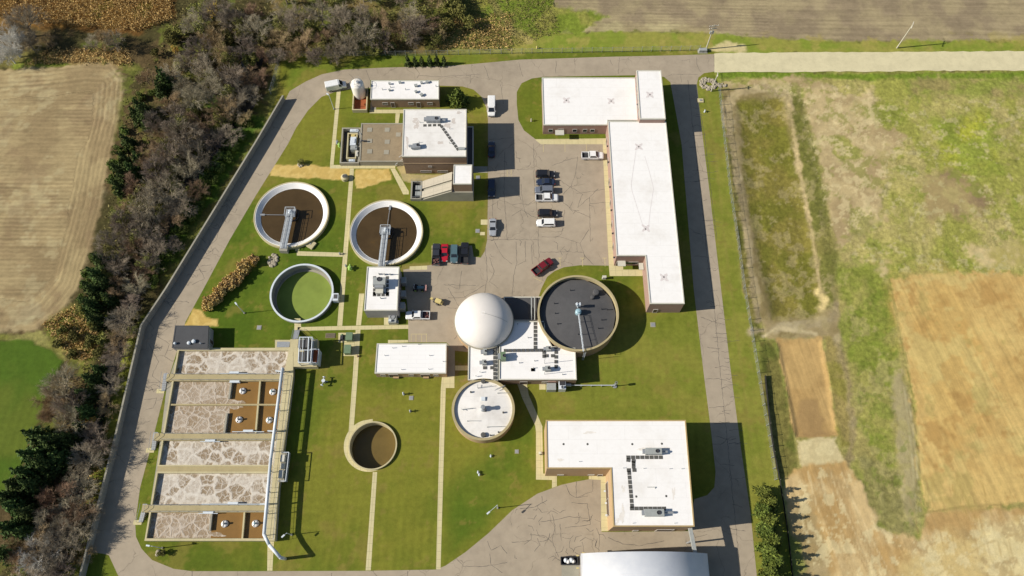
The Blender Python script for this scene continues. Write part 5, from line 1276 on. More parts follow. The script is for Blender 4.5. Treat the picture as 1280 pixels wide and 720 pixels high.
for x, z in arc: vs += [(x, by0+.25, z-.18), (x, by1-.25, z-.18)]
n = len(arc)
for k in range(n-1):
    fs.append((2*k, 2*k+1, 2*k+3, 2*k+2)); fs.append((2*n+2*k+2, 2*n+2*k+3, 2*n+2*k+1, 2*n+2*k)); fs.append((2*k, 2*k+2, 2*n+2*k+2, 2*n+2*k)); fs.append((2*k+1, 2*n+2*k+1, 2*n+2*k+3, 2*k+3))
o = MB().add(vs, [f[::-1] for f in fs]).build('roof', M['arch_metal'], r)
for poly in o.data.polygons: poly.use_smooth = abs(poly.normal.y) < 0.5
mb = MB()
for yy_ in (by0, by1):
    prof = [(bx0+.05, 0)]+[(x, z-.2) for x, z in arc]+[(bx1-.05, 0)]
    mb.add([(x, yy_, z) for x, z in prof], [tuple(range(len(prof)))])
mb.build('end_wall', M['panel_grey'], r)
MB().box((bx0+.15, (by0+by1)/2, eave/2), (.2, by0-by1, eave)).box((bx1-.15, (by0+by1)/2, eave/2), (.2, by0-by1, eave)).build('side_wall', M['panel_grey'], r)
opening(r, (bx1, by0), (bx0, by0), .5, 5.0, .02, 4.5, 'door')
for u, v in ((729, 691.3), (722, 694.5), (722, 710)):
    x, y = W(u, v, 4); MB().box((x, y, 4), (.5, .25, .3)).build('wall_lamp', M['tan_paint'], r)
# pipe bridge between the two
xx, y0_ = W(856, 663, 0); x2, y2_ = W(861, 690, 0)
r = thing('pipe_bridge', 'narrow pale enclosed conveyor spanning from the tall L building to the arched barn', 'conveyor', (xx, y0_))
pa_ = Vector((*W(862.5, 660, 6), 6.0)); pb_ = Vector((*W(869, 692.5, 6), 6.0)); mid_ = (pa_+pb_)/2; d = pb_-pa_
MB().box(tuple(mid_), (d.length, .75, .8), math.atan2(d.y, d.x)).build('casing', M['unit_grey'], r, bevel=.03)
MB().box((mid_.x, mid_.y, 3), (.3, .3, 5.2)).build('post', M['galv'], r); MB().box((mid_.x, mid_.y, 5.55), (.4, 1.0, .15), math.atan2(d.y, d.x)+0).build('saddle', M['galv'], r)
# dumpster
xx, yy = W(711.5, 701, 1)
r = thing('dumpster', 'dark open roll off dumpster of white rubbish beside the arched barn', 'dumpster', (xx, yy))
L_, Wd = 3.6, 1.6
pc = [(xx-L_/2, yy-Wd/2), (xx+L_/2, yy-Wd/2), (xx+L_/2, yy+Wd/2), (xx-L_/2, yy+Wd/2)]
MB().ring(pc, offset(pc, .1), .15, 1.5).prism(offset(pc, .05), .15, .25).build('bin', M['steel_dark'], r)
mb = MB()
for k in range(5): mb.box((xx-L_/2+.3+k*.75, yy-Wd/2-.05, .8), (.1, .08, 1.2)).box((xx-L_/2+.3+k*.75, yy+Wd/2+.05, .8), (.1, .08, 1.2))
mb.build('rib', M['steel_dark'], r)
for k, (dx, dy, s) in enumerate(((-.7, .1, .55), (-.2, -.15, .5), (.5, .1, .6), (.9, -.1, .45))):
    o = MB().lathe(xx+dx, yy+dy, [(s*.7, .6), (s, .9), (s*.8, 1.25), (s*.35, 1.5), (.02, 1.55)], 9, cap0=True).build('rubbish_sack', M['white_fibre' if k % 2 else 'steel_light'], None, smooth=True)
    tag(o, 'white rubbish heaped in the dark open dumpster', 'rubbish', 'white rubbish in the dumpster')

# ------------------------------------------------------------------ aeration basins
HB = 1.7
def Q(*p): return WP(p, HB)
r = thing('aeration_basin', 'bank of foamy concrete aeration basins with cross walkways', 'tank', W(275, 555, 0))
outp = Q((222, 436), (367, 435.5), (366, 470), (348, 610), (343.5, 676), (180.5, 676), (184, 641), (198, 551), (207, 477))
MB().prism(outp, 0, 0.82).build('base', M['concrete_grey'], r)
def lerp(a, b, t): return a+(b-a)*t
def left(v): return 222+(v-436)*(180.5-222)/(676-436)   # outer face of the west wall
def right(v): return 353.5+(v-470)*(330.5-353.5)/(676-470)   # inner face of the east gallery
def xw_(v): return left(v)
WALLM = M['concrete']
def wall(v0, v1, u0=None, u1=None, name='wall', mat=None, h1=HB, z0=0.8):
    a0 = left(v0) if u0 is None else u0[0]; a1 = left(v1) if u0 is None else u0[1]
    b0 = right(v0)+1 if u1 is None else u1[0]; b1 = right(v1)+1 if u1 is None else u1[1]
    return MB().prism(Q((a0, v0), (b0, v0), (b1, v1), (a1, v1)), z0, h1).build(name, mat or WALLM, r)
# cross walls / walkways, north to south
wall(434.8, 438.2, u1=(362, 362))
wall(467.6, 476.4, u0=(209, 207.5), name='walkway', mat=M['concrete_tan'], h1=HB+.1)
wall(541.6, 550.6, u0=(193.5, 192), name='walkway', mat=M['concrete_tan'], h1=HB+.1)
wall(581.2, 583.0)
wall(583.0, 589.4, name='channel_cover', mat=M['concrete_tan'], h1=HB-.25)
wall(589.4, 591.4)
wall(631.0, 640.4, u0=(178.5, 177), name='walkway', mat=M['concrete_tan'], h1=HB+.1)
wall(673.0, 676.0, name='wall')
wall(504.6, 506.6, h1=HB-.15, name='baffle', mat=M['concrete_tan'])
for v0, v1 in ((438.2, 467.6), (476.4, 541.6), (550.6, 581.2), (591.4, 631.0), (640.4, 673.0)):
    wall(v0, v1, u0=(left(v0), left(v1)), u1=(left(v0)+2.0, left(v1)+2.0))
# waters
def water(v0, v1, u0, u1, mat, name='water', z=0.95):
    return MB().prism(Q((u0[0], v0), (u1[0], v0), (u1[1], v1), (u0[1], v1)), 0.8, z, True, False).build(name, mat, r)
L0 = lambda v: left(v)+1.5
water(437.5, 469, (L0(437.5), L0(469)), (363, 356), M['foam'], 'foam')
c0 = lambda v: 287.5+(v-478)*(279-287.5)/(540-478)
c1_ = lambda v: 323.7+(v-478)*(318.3-323.7)/(540-478)
water(475, 543, (L0(475), L0(543)), (c0(475)+3, c0(543)+3), M['foam_thin'], 'foam')
water(475, 543, (c0(475)+3, c0(543)+3), (356, 347), M['water_brown'], 'brown_water', .955)
water(549.5, 582, (L0(549.5), L0(582)), (345.5, 341.5), M['foam'], 'foam')
water(590.5, 632, (L0(590.5), L0(632)), (341, 336.5), M['foam'], 'foam')
e0_ = lambda v: 263.2+(v-641)*(259.5-263.2)/(673-641); e1_ = lambda v: 304.2+(v-641)*(301.5-304.2)/(673-641)
water(639.5, 674, (L0(639.5), L0(674)), (e0_(639.5)+2, e0_(674)+2), M['foam_thin'], 'foam')
water(639.5, 674, (e0_(639.5)+2, e0_(674)+2), (336, 331.5), M['water_brown'], 'brown_water', .955)
for f, v0, v1 in ((c0, 476.4, 498), (c0, 516, 541.6), (e0_, 640.4, 663)):
    wall(v0, v1, u0=(f(v0), f(v1)), u1=(f(v0)+2.2, f(v1)+2.2), name='baffle', mat=M['concrete_grey'], h1=HB-.1)
for f, v0, v1 in ((c1_, 476.4, 504.6), (c1_, 506.6, 541.6), (e1_, 640.4, 673)):
    wall(v0, v1, u0=(f(v0), f(v1)), u1=(f(v0)+2.0, f(v1)+2.0), name='baffle', mat=M['concrete'], h1=HB-.1)
# drifting foam tongues over the brown water
mb = MB(); rf = random.Random(4)
def blob(u, v, ru, rv, z):
    n = 22; ph = [rf.uniform(0, 6.28) for _ in range(3)]
    pts = []
    for k in range(n):
        a = 2*math.pi*k/n; q = 1+.22*math.sin(2*a+ph[0])+.16*math.sin(3*a+ph[1])+.1*math.sin(5*a+ph[2])
        pts.append(W(u+ru*q*math.cos(a), v+rv*q*math.sin(a), .96))
    mb = MB().sheet(pts, z); mb.build('foam', M['foam_thin'], r)
blob(292, 502.5, 9, 3.2, .960); blob(289, 509, 8, 3.2, .963); blob(303, 502.5, 4, 1.6, .966); blob(267, 667.5, 8, 3.2, .960); blob(276, 669.5, 5, 1.8, .963); blob(300, 508, 4, 1.2, .969)
# east gallery
MB().prism(Q((362, 434.8), (366.5, 434.8), (366.5, 470), (348.2, 610), (343.5, 676), (331.4, 676), (338.2, 610), (354.5, 470), (356, 467.6), (356, 462), (361, 438.2)), .8, HB+.06).build('gallery', M['concrete'], r)
mb = MB()
def rail(pts, z, hgt=1.05, step=2.0):
    for (a, b) in zip(pts, pts[1:]):
        A_ = Vector(W(*a, z)); B_ = Vector(W(*b, z)); n = max(1, int((B_-A_).length/step))
        for zz in (.55, hgt): mb.tube((*A_, z+zz), (*B_, z+zz), .025, n=5)
        for i in range(n+1):
            c = A_+(B_-A_)*(i/n); mb.tube((*c, z), (*c, z+hgt), .025, n=5)
rail([(366, 472), (347.6, 610), (343, 675)], HB); mb.build('handrail', M['galv'], r); mb = MB(); rail([(356.5, 470), (340, 610), (333, 674)], HB)
for v0, v1 in ((468.3, 475.6), (542.4, 549.8), (631.8, 639.6)):
    mb.build('handrail', M['galv'], r); mb = MB(); rail([(left(v0)+1, v0), (right(v0)-1, v0)], HB); mb.build('handrail', M['galv'], r); mb = MB(); rail([(left(v1)+1, v1), (right(v1)-1, v1)], HB)
mb.build('handrail', M['galv'], r)
for (ua, ub, v) in ((275, 310, 466.6), (286, 300, 477.8), (290, 330, 539.5), (250, 275, 551.6), (252, 330, 630), (248, 272, 641.6)):
    m_ = MB(); m_.path([(*W(ua, v, 2), 1.9), (*W(ub, v, 2), 1.9)], .09, 6)
    for k in range(4):
        u = ua+(ub-ua)*(k+.5)/4; m_.tube((*W(u, v, 2), 1.0), (*W(u, v, 2), 1.9), .06, n=6)
    m_.box((*W((ua+ub)/2, v-1, 2), 1.85), (2.2, .5, .35)); m_.build('air_line', M['steel_light'], r)
# west stairs
for v in (472, 546, 636):
    x, y = W(left(v)-9+ (2 if v > 600 else 0), v, 1.6)
    m_ = MB(); x1_, y1_ = W(left(v+16)-9, v+17, 0)
    for k in range(7):
        f = (k+.5)/7; zt = 1.7*(1-f); m_.box((x+(x1_-x)*f, y+(y1_-y)*f, zt/2+.02), (.9, abs(y1_-y)/7, zt+.04))
    m_.box((x, y+.4, .85), (1.0, 1.2, 1.7)); m_.build('stair', M['galv'], r)
    m_ = MB()
    for s in (-.55, .55): m_.path([(x+s, y+1, 2.8), (x+s, y, 2.8), (x1_+s, y1_, 1.0), (x1_+s, y1_, 0)], .04, 6)
    m_.build('stair_rail', M['galv'], r)
    MB().box((x1_-.6, y1_, .03), (1.8, 1.0, .06)).build('landing', M['concrete_path'], r)
# balcony boxes on the gallery
x, y = W(350.5, 584, 2); xa, ya = W(355, 567, 2); 
m_ = MB().box((x+.9, y, 1.75), (1.8, 6.3, .12)); m_.build('balcony', M['concrete_grey'], r)
m_ = MB()
for dy in (-3, 0, 3): m_.tube((x+1.75, y+dy, 1.8), (x+1.75, y+dy, 2.9), .05, n=6)
m_.path([(x+.1, y-3.1, 2.85), (x+1.75, y-3.1, 2.85), (x+1.75, y+3.1, 2.85), (x+.1, y+3.1, 2.85)], .09, 6); m_.build('balcony_rail', M['steel_light'], r)
m_ = MB().box((x+.5, y+1.8, 2.4), (.9, 1.5, 1.2)).box((x+.5, y-1.6, 2.3), (.9, 1.7, 1.0)).tube((x+.5, y-.4, 2.0), (x+.5, y+.8, 2.0), .5); m_.build('blower', M['coping'], r)
# screening platform in the north-east corner
m_ = MB().prism(Q((362.8, 424), (397, 424), (396, 458.5), (366.8, 458.5), (366.8, 440), (362.8, 434.6)), 0, HB+.05); m_.build('deck', M['concrete'], r)
m_ = MB().prism(Q((343, 424), (362.6, 424), (362.6, 434.6), (343, 434.6)), 0, 1.2); m_.build('deck', M['concrete'], r)
MB().box((*W(354, 430.5, 1.3), 1.24), (3.0, 1.4, .1)).build('grating', M['galv'], r)
xx, yy = W(383.5, 436.5, 3)
r2 = thing('screening_machine', 'grey screening machine in white frames on the corner deck of the basins', 'machine', (xx, yy, HB+.05))
m_ = MB()
for (u, v, s) in ((378.5, 430, (2.0, 1.9, 1.7)), (385, 430.5, (1.3, 2.1, 2.2)), (378, 446, (1.8, 2.2, 1.6)), (384, 445, (1.4, 2.6, 2.0))):
    x, y = W(u, v, 3); m_.box((x, y, HB+.05+s[2]/2), s)
m_.build('casing', M['roof_grey'], r2)
m_ = MB()
fr = WP([(374.5, 421.5), (390.5, 421.5), (388.5, 453), (373, 453)], 4.2)
for (x, y) in fr: m_.tube((x, y, HB), (x, y, 4.2), .09, n=8)
for a, b in zip(fr, fr[1:]+fr[:1]): m_.tube((*a, 4.2), (*b, 4.2), .12, n=8); m_.tube((*a, 3.0), (*b, 3.0), .06, n=6)
m_.tube((*W(390, 437.5, 4.2), 4.2), (*W(373.5, 437.5, 4.2), 4.2), .09, n=8); m_.path([(*W(386, 421.5, 4.2), 4.2), (*W(384.5, 453, 4.2), 4.2)], .14, 8); m_.path([(*W(379, 421.5, 4.2), 4.2), (*W(377.5, 453, 4.2), 4.2)], .07, 8)
m_.build('frame', M['steel_light'], r2)
x, y = W(393, 437.5+8, 2.5)
pc = [(x-1.0, y-1.7), (x+1.0, y-1.7), (x+1.0, y+1.7), (x-1.0, y+1.7)]
r2 = thing('screenings_hopper', 'white sided open hopper with rust brown inside beside the screening machine', 'hopper', (x, y))
MB().ring(pc, offset(pc, .12), .0, 3.0).build('side', M['steel_light'], r2); MB().prism(offset(pc, .12), 2.0, 2.3).build('contents', M['rust_floor'], r2)
# steel stair up from the green tank path
xa, ya = W(371.5, 413, 0); xb, yb = W(369, 424, 1.7)
r2 = thing('metal_stair', 'grey metal stair rising from the path to the basin deck', 'stair', (xa, ya))
m_ = MB()
for k in range(8):
    f = (k+.5)/8; m_.box((xa+(xb-xa)*f, ya+(yb-ya)*f, .1+1.65*f), (1.2, .3, .06))
m_.build('tread', M['galv'], r2)
m_ = MB()
for s in (-.62, .62):
    m_.path([(xa+s, ya, .05), (xb+s, yb, 1.75)], .07, 6).path([(xa+s, ya, 1.05), (xb+s, yb, 2.8)], .04, 6)
    m_.tube((xa+s, ya, 0), (xa+s, ya, 1.05), .04, n=6); m_.tube((xb+s, yb, 1.7), (xb+s, yb, 2.8), .04, n=6)
m_.build('handrail', M['galv'], r2)
# white air header
hp = 4.0
r2 = thing('air_header', 'long white air pipe on posts along the east side of the aeration basins', 'pipe', (*W(345, 560, 0),))
pts = [(353, 461), (338.5, 573), (330, 668), (336.5, 681), (350.5, 697)]
m_ = MB()
P3d = [(*W(u, v, hp), hp) for u, v in pts]; P3d[-1] = (*W(350.5, 697, 3.8), 3.8)
m_.path(P3d, .36, 14)
for q_ in P3d: 
    m_.lathe(q_[0], q_[1], [(.02, q_[2]-.36), (.25, q_[2]-.26), (.36, q_[2]), (.25, q_[2]+.26), (.02, q_[2]+.36)], 12)
m_.tube(P3d[-1], (P3d[-1][0], P3d[-1][1], 0), .34, .34, 12)
m_.build('pipe', M['steel_light'], r2, smooth=True)
for k in range(9):
    f = k/8; i = 0 if f < .55 else 1
    a, b = (P3d[0], P3d[1]) if i == 0 else (P3d[1], P3d[2]); t = f/.55 if i == 0 else (f-.55)/.45
    x, y = a[0]+(b[0]-a[0])*t, a[1]+(b[1]-a[1])*t
    MB().tube((x, y, 1.7), (x, y, hp-.3), .08, n=8).box((x, y, hp-.4), (.8, .2, .1)).build('post', M['galv'], r2)
for v in (462.5, 537.5, 629):
    u = 353+(v-461)*(338.5-353)/(573-461) if v < 573 else 338.5+(v-573)*(330-338.5)/(668-573)
    a = W(u, v, hp); b = W(u-8, v+1, 2.5)
    MB().path([(*a, hp-.2), (a[0], a[1], 2.6), (*b, 2.5), (*b, 1.2)], .16, 8).build('drop_pipe', M['steel_light'], r2)
# floating mixers
for k, (u, v, lb) in enumerate(((303.5, 488.8, 'white floating mixer in the upper left brown cell'), (341, 490, 'white floating mixer in the upper right brown cell by the white pipe'), (299, 524.7, 'white floating mixer in the second row left brown cell'),
                              (336.8, 525.2, 'white floating mixer in the second row right brown cell by the white pipe'), (281, 654.8, 'white floating mixer in the bottom left brown cell'), (319.5, 654.5, 'white floating mixer in the bottom right brown cell'))):
    x, y = W(u, v, 1.0)
    r2 = thing('floating_mixer', lb, 'mixer', (x, y, .96), 'white floating mixers in the brown cells')
    MB().lathe(x, y, [(.70, .92), (.78, 1.05), (.72, 1.22), (.5, 1.36), (.25, 1.42), (.02, 1.44)], 24).build('float', M['white_fibre'], r2, smooth=True)
    MB().lathe(x, y, [(.22, 1.4), (.22, 2.0), (.14, 2.08), (.02, 2.1)], 14).build('motor', M['steel_blue' if k % 2 else 'galv'], r2)
    m_ = MB()
    for j in range(3):
        a = 2.1*j; m_.box((x+.4*math.cos(a), y+.4*math.sin(a), 1.42), (.8, .07, .12), a)
    m_.build('strut', M['steel_dark'], r2)
# ------------------------------------------------------------------ flood wall along the road
pw_ = [(353.5, 119), (320, 176), (207, 360), (176, 406.5), (145, 540), (99.5, 720), (75, 815)]
w3 = WP(pw_, 2.1)
r = thing('flood_wall', 'long grey concrete wall bending along the outer edge of the loop road', 'wall', w3[2])
def wallstrip(m_, pts, wd, z0, z1):
    L, R_ = [], []
    for i, p_ in enumerate(pts):
        a = Vector(pts[max(0, i-1)]); b = Vector(pts[min(len(pts)-1, i+1)]); d = (b-a).normalized(); nn = Vector((-d.y, d.x))
        L.append((p_[0]+nn.x*wd/2, p_[1]+nn.y*wd/2)); R_.append((p_[0]-nn.x*wd/2, p_[1]-nn.y*wd/2))
    for i in range(len(pts)-1): m_.prism([R_[i], R_[i+1], L[i+1], L[i]], z0, z1)
m_ = MB(); wallstrip(m_, w3, .32, 0, 1.98); m_.build('wall', M['concrete_wall'], r)
m_ = MB(); wallstrip(m_, w3, .4, 1.98, 2.08); m_.build('coping', M['concrete_grey'], r)
# ------------------------------------------------------------------ vehicles (local frame: x forward, z up)
PAINT = {}
def paint(nm, c, metal=0.0):
    if nm not in PAINT: PAINT[nm] = car_paint('paint_'+nm, c, metal)
    return PAINT[nm]
def loft(m_, secs):
    """secs: (x, [(y,z)...]) rings with equal counts; closed loops"""
    n = len(secs[0][1]); o = []
    for x, pr in secs: o += [(x, y, z) for y, z in pr]
    fs = []
    for k in range(len(secs)-1):
        for i in range(n):
            j = (i+1) % n; fs.append((k*n+i, k*n+j, (k+1)*n+j, (k+1)*n+i))
    fs.append(tuple(range(n-1, -1, -1))); fs.append(tuple(range((len(secs)-1)*n, len(secs)*n)))
    m_.add(o, [f[::-1] for f in fs]); return m_
def sec(x, w_, zb, zt):
    hw = w_/2
    return (x, [(-hw*.94, zb), (hw*.94, zb), (hw, zb+.18), (hw, zt-.16), (hw*.9, zt-.02), (hw*.6, zt), (-hw*.6, zt), (-hw*.9, zt-.02), (-hw, zt-.16), (-hw, zb+.18)])
def cabin(m_, pts, wb, wt):
    """greenhouse from side outline pts [(x,z)] bottom-front, top-front, top-rear, bottom-rear"""
    (x0, z0), (x1, z1), (x2, z2), (x3, z3) = pts
    v = [(x0, -wb/2, z0), (x0, wb/2, z0), (x1, -wt/2, z1), (x1, wt/2, z1), (x2, -wt/2, z2), (x2, wt/2, z2), (x3, -wb/2, z3), (x3, wb/2, z3)]
    m_.add(v, [(0, 1, 3, 2), (2, 3, 5, 4), (4, 5, 7, 6), (0, 2, 4, 6), (1, 7, 5, 3), (0, 6, 7, 1)]); return m_
def quad(m_, a, b, c, d): m_.add([a, b, c, d], [(0, 1, 2, 3)]); return m_
def lbuild(m_, name, mat, parent, **k):
    return _old_build(m_, name, mat, None, **k) if parent is None else _parent(_old_build(m_, name, mat, None, **k), parent)
def _parent(o, p): o.parent = p; return o
def vehicle(u, v, ang, kind, pname, pcol, label, cat, metal=0.0, load=None, name=None):
    x, y = W(u, v, 0.5)
    r = thing(name or {'pickup': 'pickup_truck', 'suv': 'parked_car', 'sedan': 'parked_car', 'van': 'van'}[kind], label, cat, (x, y, 0.012), 'vehicles parked around the plant')
    r.rotation_euler = (0, 0, math.radians(ang)); P = paint(pname, pcol, metal)
    if kind == 'sedan': L, Wd, hood, roof = 4.8, 1.85, .95, 1.45
    elif kind == 'suv': L, Wd, hood, roof = 4.9, 1.95, 1.08, 1.78
    elif kind == 'pickup': L, Wd, hood, roof = 5.8, 2.02, 1.15, 1.88
    else: L, Wd, hood, roof = 5.6, 2.05, 1.2, 2.4
    f = L/2
    m_ = MB()
    if kind == 'sedan':
        loft(m_, [sec(-f, Wd*.82, .35, .85), sec(-f+.25, Wd*.95, .26, .98), sec(-f+1.0, Wd, .22, 1.0), sec(0, Wd, .2, .98), sec(f-1.3, Wd, .22, .95), sec(f-.3, Wd*.92, .26, .8), sec(f, Wd*.75, .35, .68)])
        gp = [(f-1.35, .94), (f-2.15, roof-.03), (-f+1.5, roof-.02), (-f+.75, .98)]
    elif kind == 'suv':
        loft(m_, [sec(-f, Wd*.88, .4, 1.0), sec(-f+.15, Wd*.96, .3, 1.12), sec(-f+1.0, Wd, .26, 1.12), sec(0, Wd, .25, 1.1), sec(f-1.35, Wd, .26, 1.08), sec(f-.3, Wd*.94, .3, .98), sec(f, Wd*.8, .4, .82)])
        gp = [(f-1.3, 1.06), (f-2.0, roof-.03), (-f+.35, roof-.02), (-f+.1, 1.1)]
    elif kind == 'pickup':
        loft(m_, [sec(-f+1.95, Wd, .32, 1.2), sec(0.4, Wd, .3, 1.2), sec(f-1.5, Wd, .3, 1.18), sec(f-.3, Wd*.95, .34, 1.1), sec(f, Wd*.84, .42, .95)])
        gp = [(f-1.45, 1.16), (f-2.15, roof-.03), (-f+2.15, roof-.02), (-f+1.98, 1.18)]
    else:
        loft(m_, [sec(-f, Wd*.94, .4, 2.3), sec(-f+.1, Wd, .35, 2.42), sec(f-2.0, Wd, .33, 2.42)])
        loft(m_, [sec(f-2.0, Wd, .33, 1.3), sec(f-1.0, Wd, .33, 1.28), sec(f-.25, Wd*.94, .36, 1.1), sec(f, Wd*.8, .42, .9)])
        gp = [(f-.85, 1.26), (f-1.7, 2.3), (f-2.0, 2.36), (f-2.01, 1.26)]
    body = lbuild(m_, 'body', P, r, smooth=False)
    wt = Wd*.78; wb = Wd*.93
    cb = lbuild(cabin(MB(), gp, wb, wt), 'cabin', P, r)
    # glass panels lie 8 mm proud of the cabin faces
    (x0, z0), (x1, z1), (x2, z2), (x3, z3) = gp
    def pane(nm, pts, nrm, inset=.14):
        c = sum((Vector(p_) for p_ in pts), Vector())/len(pts); n_ = Vector(nrm).normalized()
        q_ = [tuple(c+(Vector(p_)-c)*(1-inset)+n_*.012) for p_ in pts]
        a, b, c_ = (Vector(t) for t in q_[:3])
        if (b-a).cross(c_-a).dot(n_) < 0: q_ = q_[::-1]
        lbuild(MB().add(q_, [tuple(range(len(q_)))]), nm, M['glass'], cb)
    pane('windscreen', [(x0, -wb/2, z0), (x0, wb/2, z0), (x1, wt/2, z1), (x1, -wt/2, z1)], (z1-z0, 0, x0-x1))
    if kind != 'van': pane('rear_window', [(x3, -wb/2, z3), (x3, wb/2, z3), (x2, wt/2, z2), (x2, -wt/2, z2)], (-(z2-z3), 0, x2-x3+.01))
    for s in (-1, 1):
        pane('side_window', [(x0, s*wb/2, z0), (x1, s*wt/2, z1), (x2, s*wt/2, z2), (x3, s*wb/2, z3)], (0, s*(z1-z0), (wb-wt)/2), .2)
    if kind == 'pickup':
        bl = -f; m_ = MB(); be = -f+1.93
        po = [(bl, -Wd/2), (be, -Wd/2), (be, Wd/2), (bl, Wd/2)]
        m_.ring(po, offset(po, .12), .42, 1.16, .7)
        bd = lbuild(m_, 'bed', P, r); lbuild(MB().prism(offset(po, .10), .5, .72), 'bed_floor', M['bed_liner'], bd)
        if load:
            rr = random.Random(3); m2 = MB()
            for k in range(9): m2.box((bl+.3+rr.random()*1.3, rr.uniform(-.6, .6), .72+rr.uniform(.1, .3)), (rr.uniform(.2, .6), rr.uniform(.1, .4), .3), rr.uniform(0, 3))
            o = lbuild(m2, 'tool_load', plain('tool_load_paint', (.16, .07, .06), .6, .5, 4, obj=True) if 'tool_load_paint' not in MATS else MATS['tool_load_paint'], bd)
    for sx in (f*.62, -f*.60):
        for s in (-1, 1):
            yy_ = s*(Wd/2-.1); rr = .36 if kind in ('suv', 'pickup', 'van') else .32
            wh = lbuild(MB().tube((sx, yy_-.11, rr), (sx, yy_+.11, rr), rr, rr, 18), 'wheel', M['tyre'], r)
            lbuild(MB().tube((sx, yy_+s*.105, rr), (sx, yy_+s*.125, rr), rr*.62, rr*.55, 14), 'rim', M['rim'], wh)
    hz = .72 if kind == 'sedan' else .85
    for s in (-1, 1):
        lbuild(MB().box((f-.12, s*Wd*.33, hz), (.26, .38, .16)), 'headlight', M['lamp_clear'], r)
        lbuild(MB().box((-f+.02, s*Wd*.40, hz+.12), (.1, .2, .3)), 'tail_light', M['lamp_red'], r)
        lbuild(MB().box((x0-.25, s*(Wd/2+.09), z0+.12), (.14, .2, .16)), 'mirror', P, r)
    for bx_ in (f-.02, -f+.03): lbuild(MB().box((bx_, 0, .49), (.14, Wd*.82, .2)), 'bumper', M['galv'] if kind == 'pickup' else M['bed_liner'], r)
    return r
WHITE = (.78, .78, .76); BLACK = (.015, .016, .02); NAVY = (.02, .03, .06); GREY = (.22, .24, .28); SILV = (.5, .52, .54)
vehicle(420.5, 108.5, 14, 'van', 'white', WHITE, 'white cargo van with grey cab parked at the road bend by the cream tank', 'van')
vehicle(614.5, 135, -90, 'van', 'white', WHITE, 'white van standing in tree shade beside the round green tree', 'van')
vehicle(614.5, 187, 90, 'sedan', 'navy', NAVY, 'dark car in the big shadow east of the tall brick building', 'car')
vehicle(614.5, 236, -90, 'suv', 'navy', NAVY, 'dark car in shadow beside the screw pump tower', 'car')
vehicle(616, 284.5, -90, 'sedan', 'silver', SILV, 'silver sedan alone at the lawn edge in sunlight', 'car', .4)
vehicle(545.5, 318.5, 90, 'pickup', 'charcoal', (.035, .037, .045), 'dark grey pickup at the left end of the row of four by the lawn', 'pickup', 0, True)
vehicle(555.8, 316.5, -90, 'sedan', 'red', (.42, .012, .025), 'bright red car parked between two dark vehicles on the lawn edge', 'car')
vehicle(568, 318, -90, 'suv', 'teal', (.11, .19, .21), 'grey teal wagon parked to the right of the red car', 'car', .3)
vehicle(581, 317, 90, 'pickup', 'black', BLACK, 'black pickup at the right end of the row by the lawn', 'pickup')
vehicle(681.5, 218.3, 0, 'suv', 'black', BLACK, 'black wagon, topmost of the cars in the middle of the car park', 'car')
vehicle(682, 228, 180, 'sedan', 'navy', NAVY, 'navy sedan second from the top in the car park row', 'car')
vehicle(680.2, 238, 180, 'suv', 'grey', GREY, 'blue grey wagon parked just above the white pickup in the row', 'car', .4)
vehicle(683.5, 247.8, 0, 'pickup', 'white', WHITE, 'white pickup with dark bed in the car park row between grey and black cars', 'pickup')
vehicle(684.5, 267.3, 0, 'suv', 'black', BLACK, 'black wagon below the gap in the car park row', 'car')
vehicle(682.3, 279.2, 180, 'suv', 'white', WHITE, 'white wagon at the bottom of the car park row', 'car')
vehicle(740.5, 195.3, 0, 'pickup', 'white', WHITE, 'white pickup with black bed nosed up to the long white building', 'pickup')
vehicle(678.2, 333.8, 38, 'pickup', 'maroon', (.17, .012, .018), 'dark red pickup parked at an angle beside the dark roofed tank', 'pickup')
vehicle(522.5, 394.8, 180, 'pickup', 'white', WHITE, 'white pickup with tools in its bed beside the small white roofed building', 'pickup', 0, True)
# small tractor in the shade
x, y = W(523, 360, .6)
r = thing('utility_tractor', 'small teal tractor standing in the shadow of the small white roofed building', 'tractor', (x, y, .012))
lbuild(MB().box((.55, 0, .85), (1.6, .7, .5)).box((-.6, 0, .7), (.9, .9, .4)), 'body', paint('teal', (.11, .19, .21), .3), r, bevel=.05)
lbuild(MB().box((-.6, 0, 1.1), (.5, .5, .4)).box((-.85, 0, 1.45), (.12, .5, .5)), 'seat', M['bed_liner'], r)
lbuild(MB().box((1.75, 0, .5), (.5, 1.5, .7)), 'loader_bucket', paint('rose', (.45, .25, .22)), r)
for sx, rr in ((.95, .35), (-.7, .6)):
    for s in (-1, 1):
        wh = lbuild(MB().tube((sx, s*.62-.14, rr), (sx, s*.62+.14, rr), rr, rr, 18), 'wheel', M['tyre'], r); lbuild(MB().tube((sx, s*.62+s*.13, rr), (sx, s*.62+s*.16, rr), rr*.5, rr*.5, 12), 'rim', M['lime_paint'], wh)
m_ = MB()
for s in (-.5, .5): m_.tube((-.9, s, .8), (-.9, s, 2.0), .04)
m_.tube((-.9, -.5, 2.0), (-.9, .5, 2.0), .04); lbuild(m_, 'roll_bar', M['steel_light'], r)
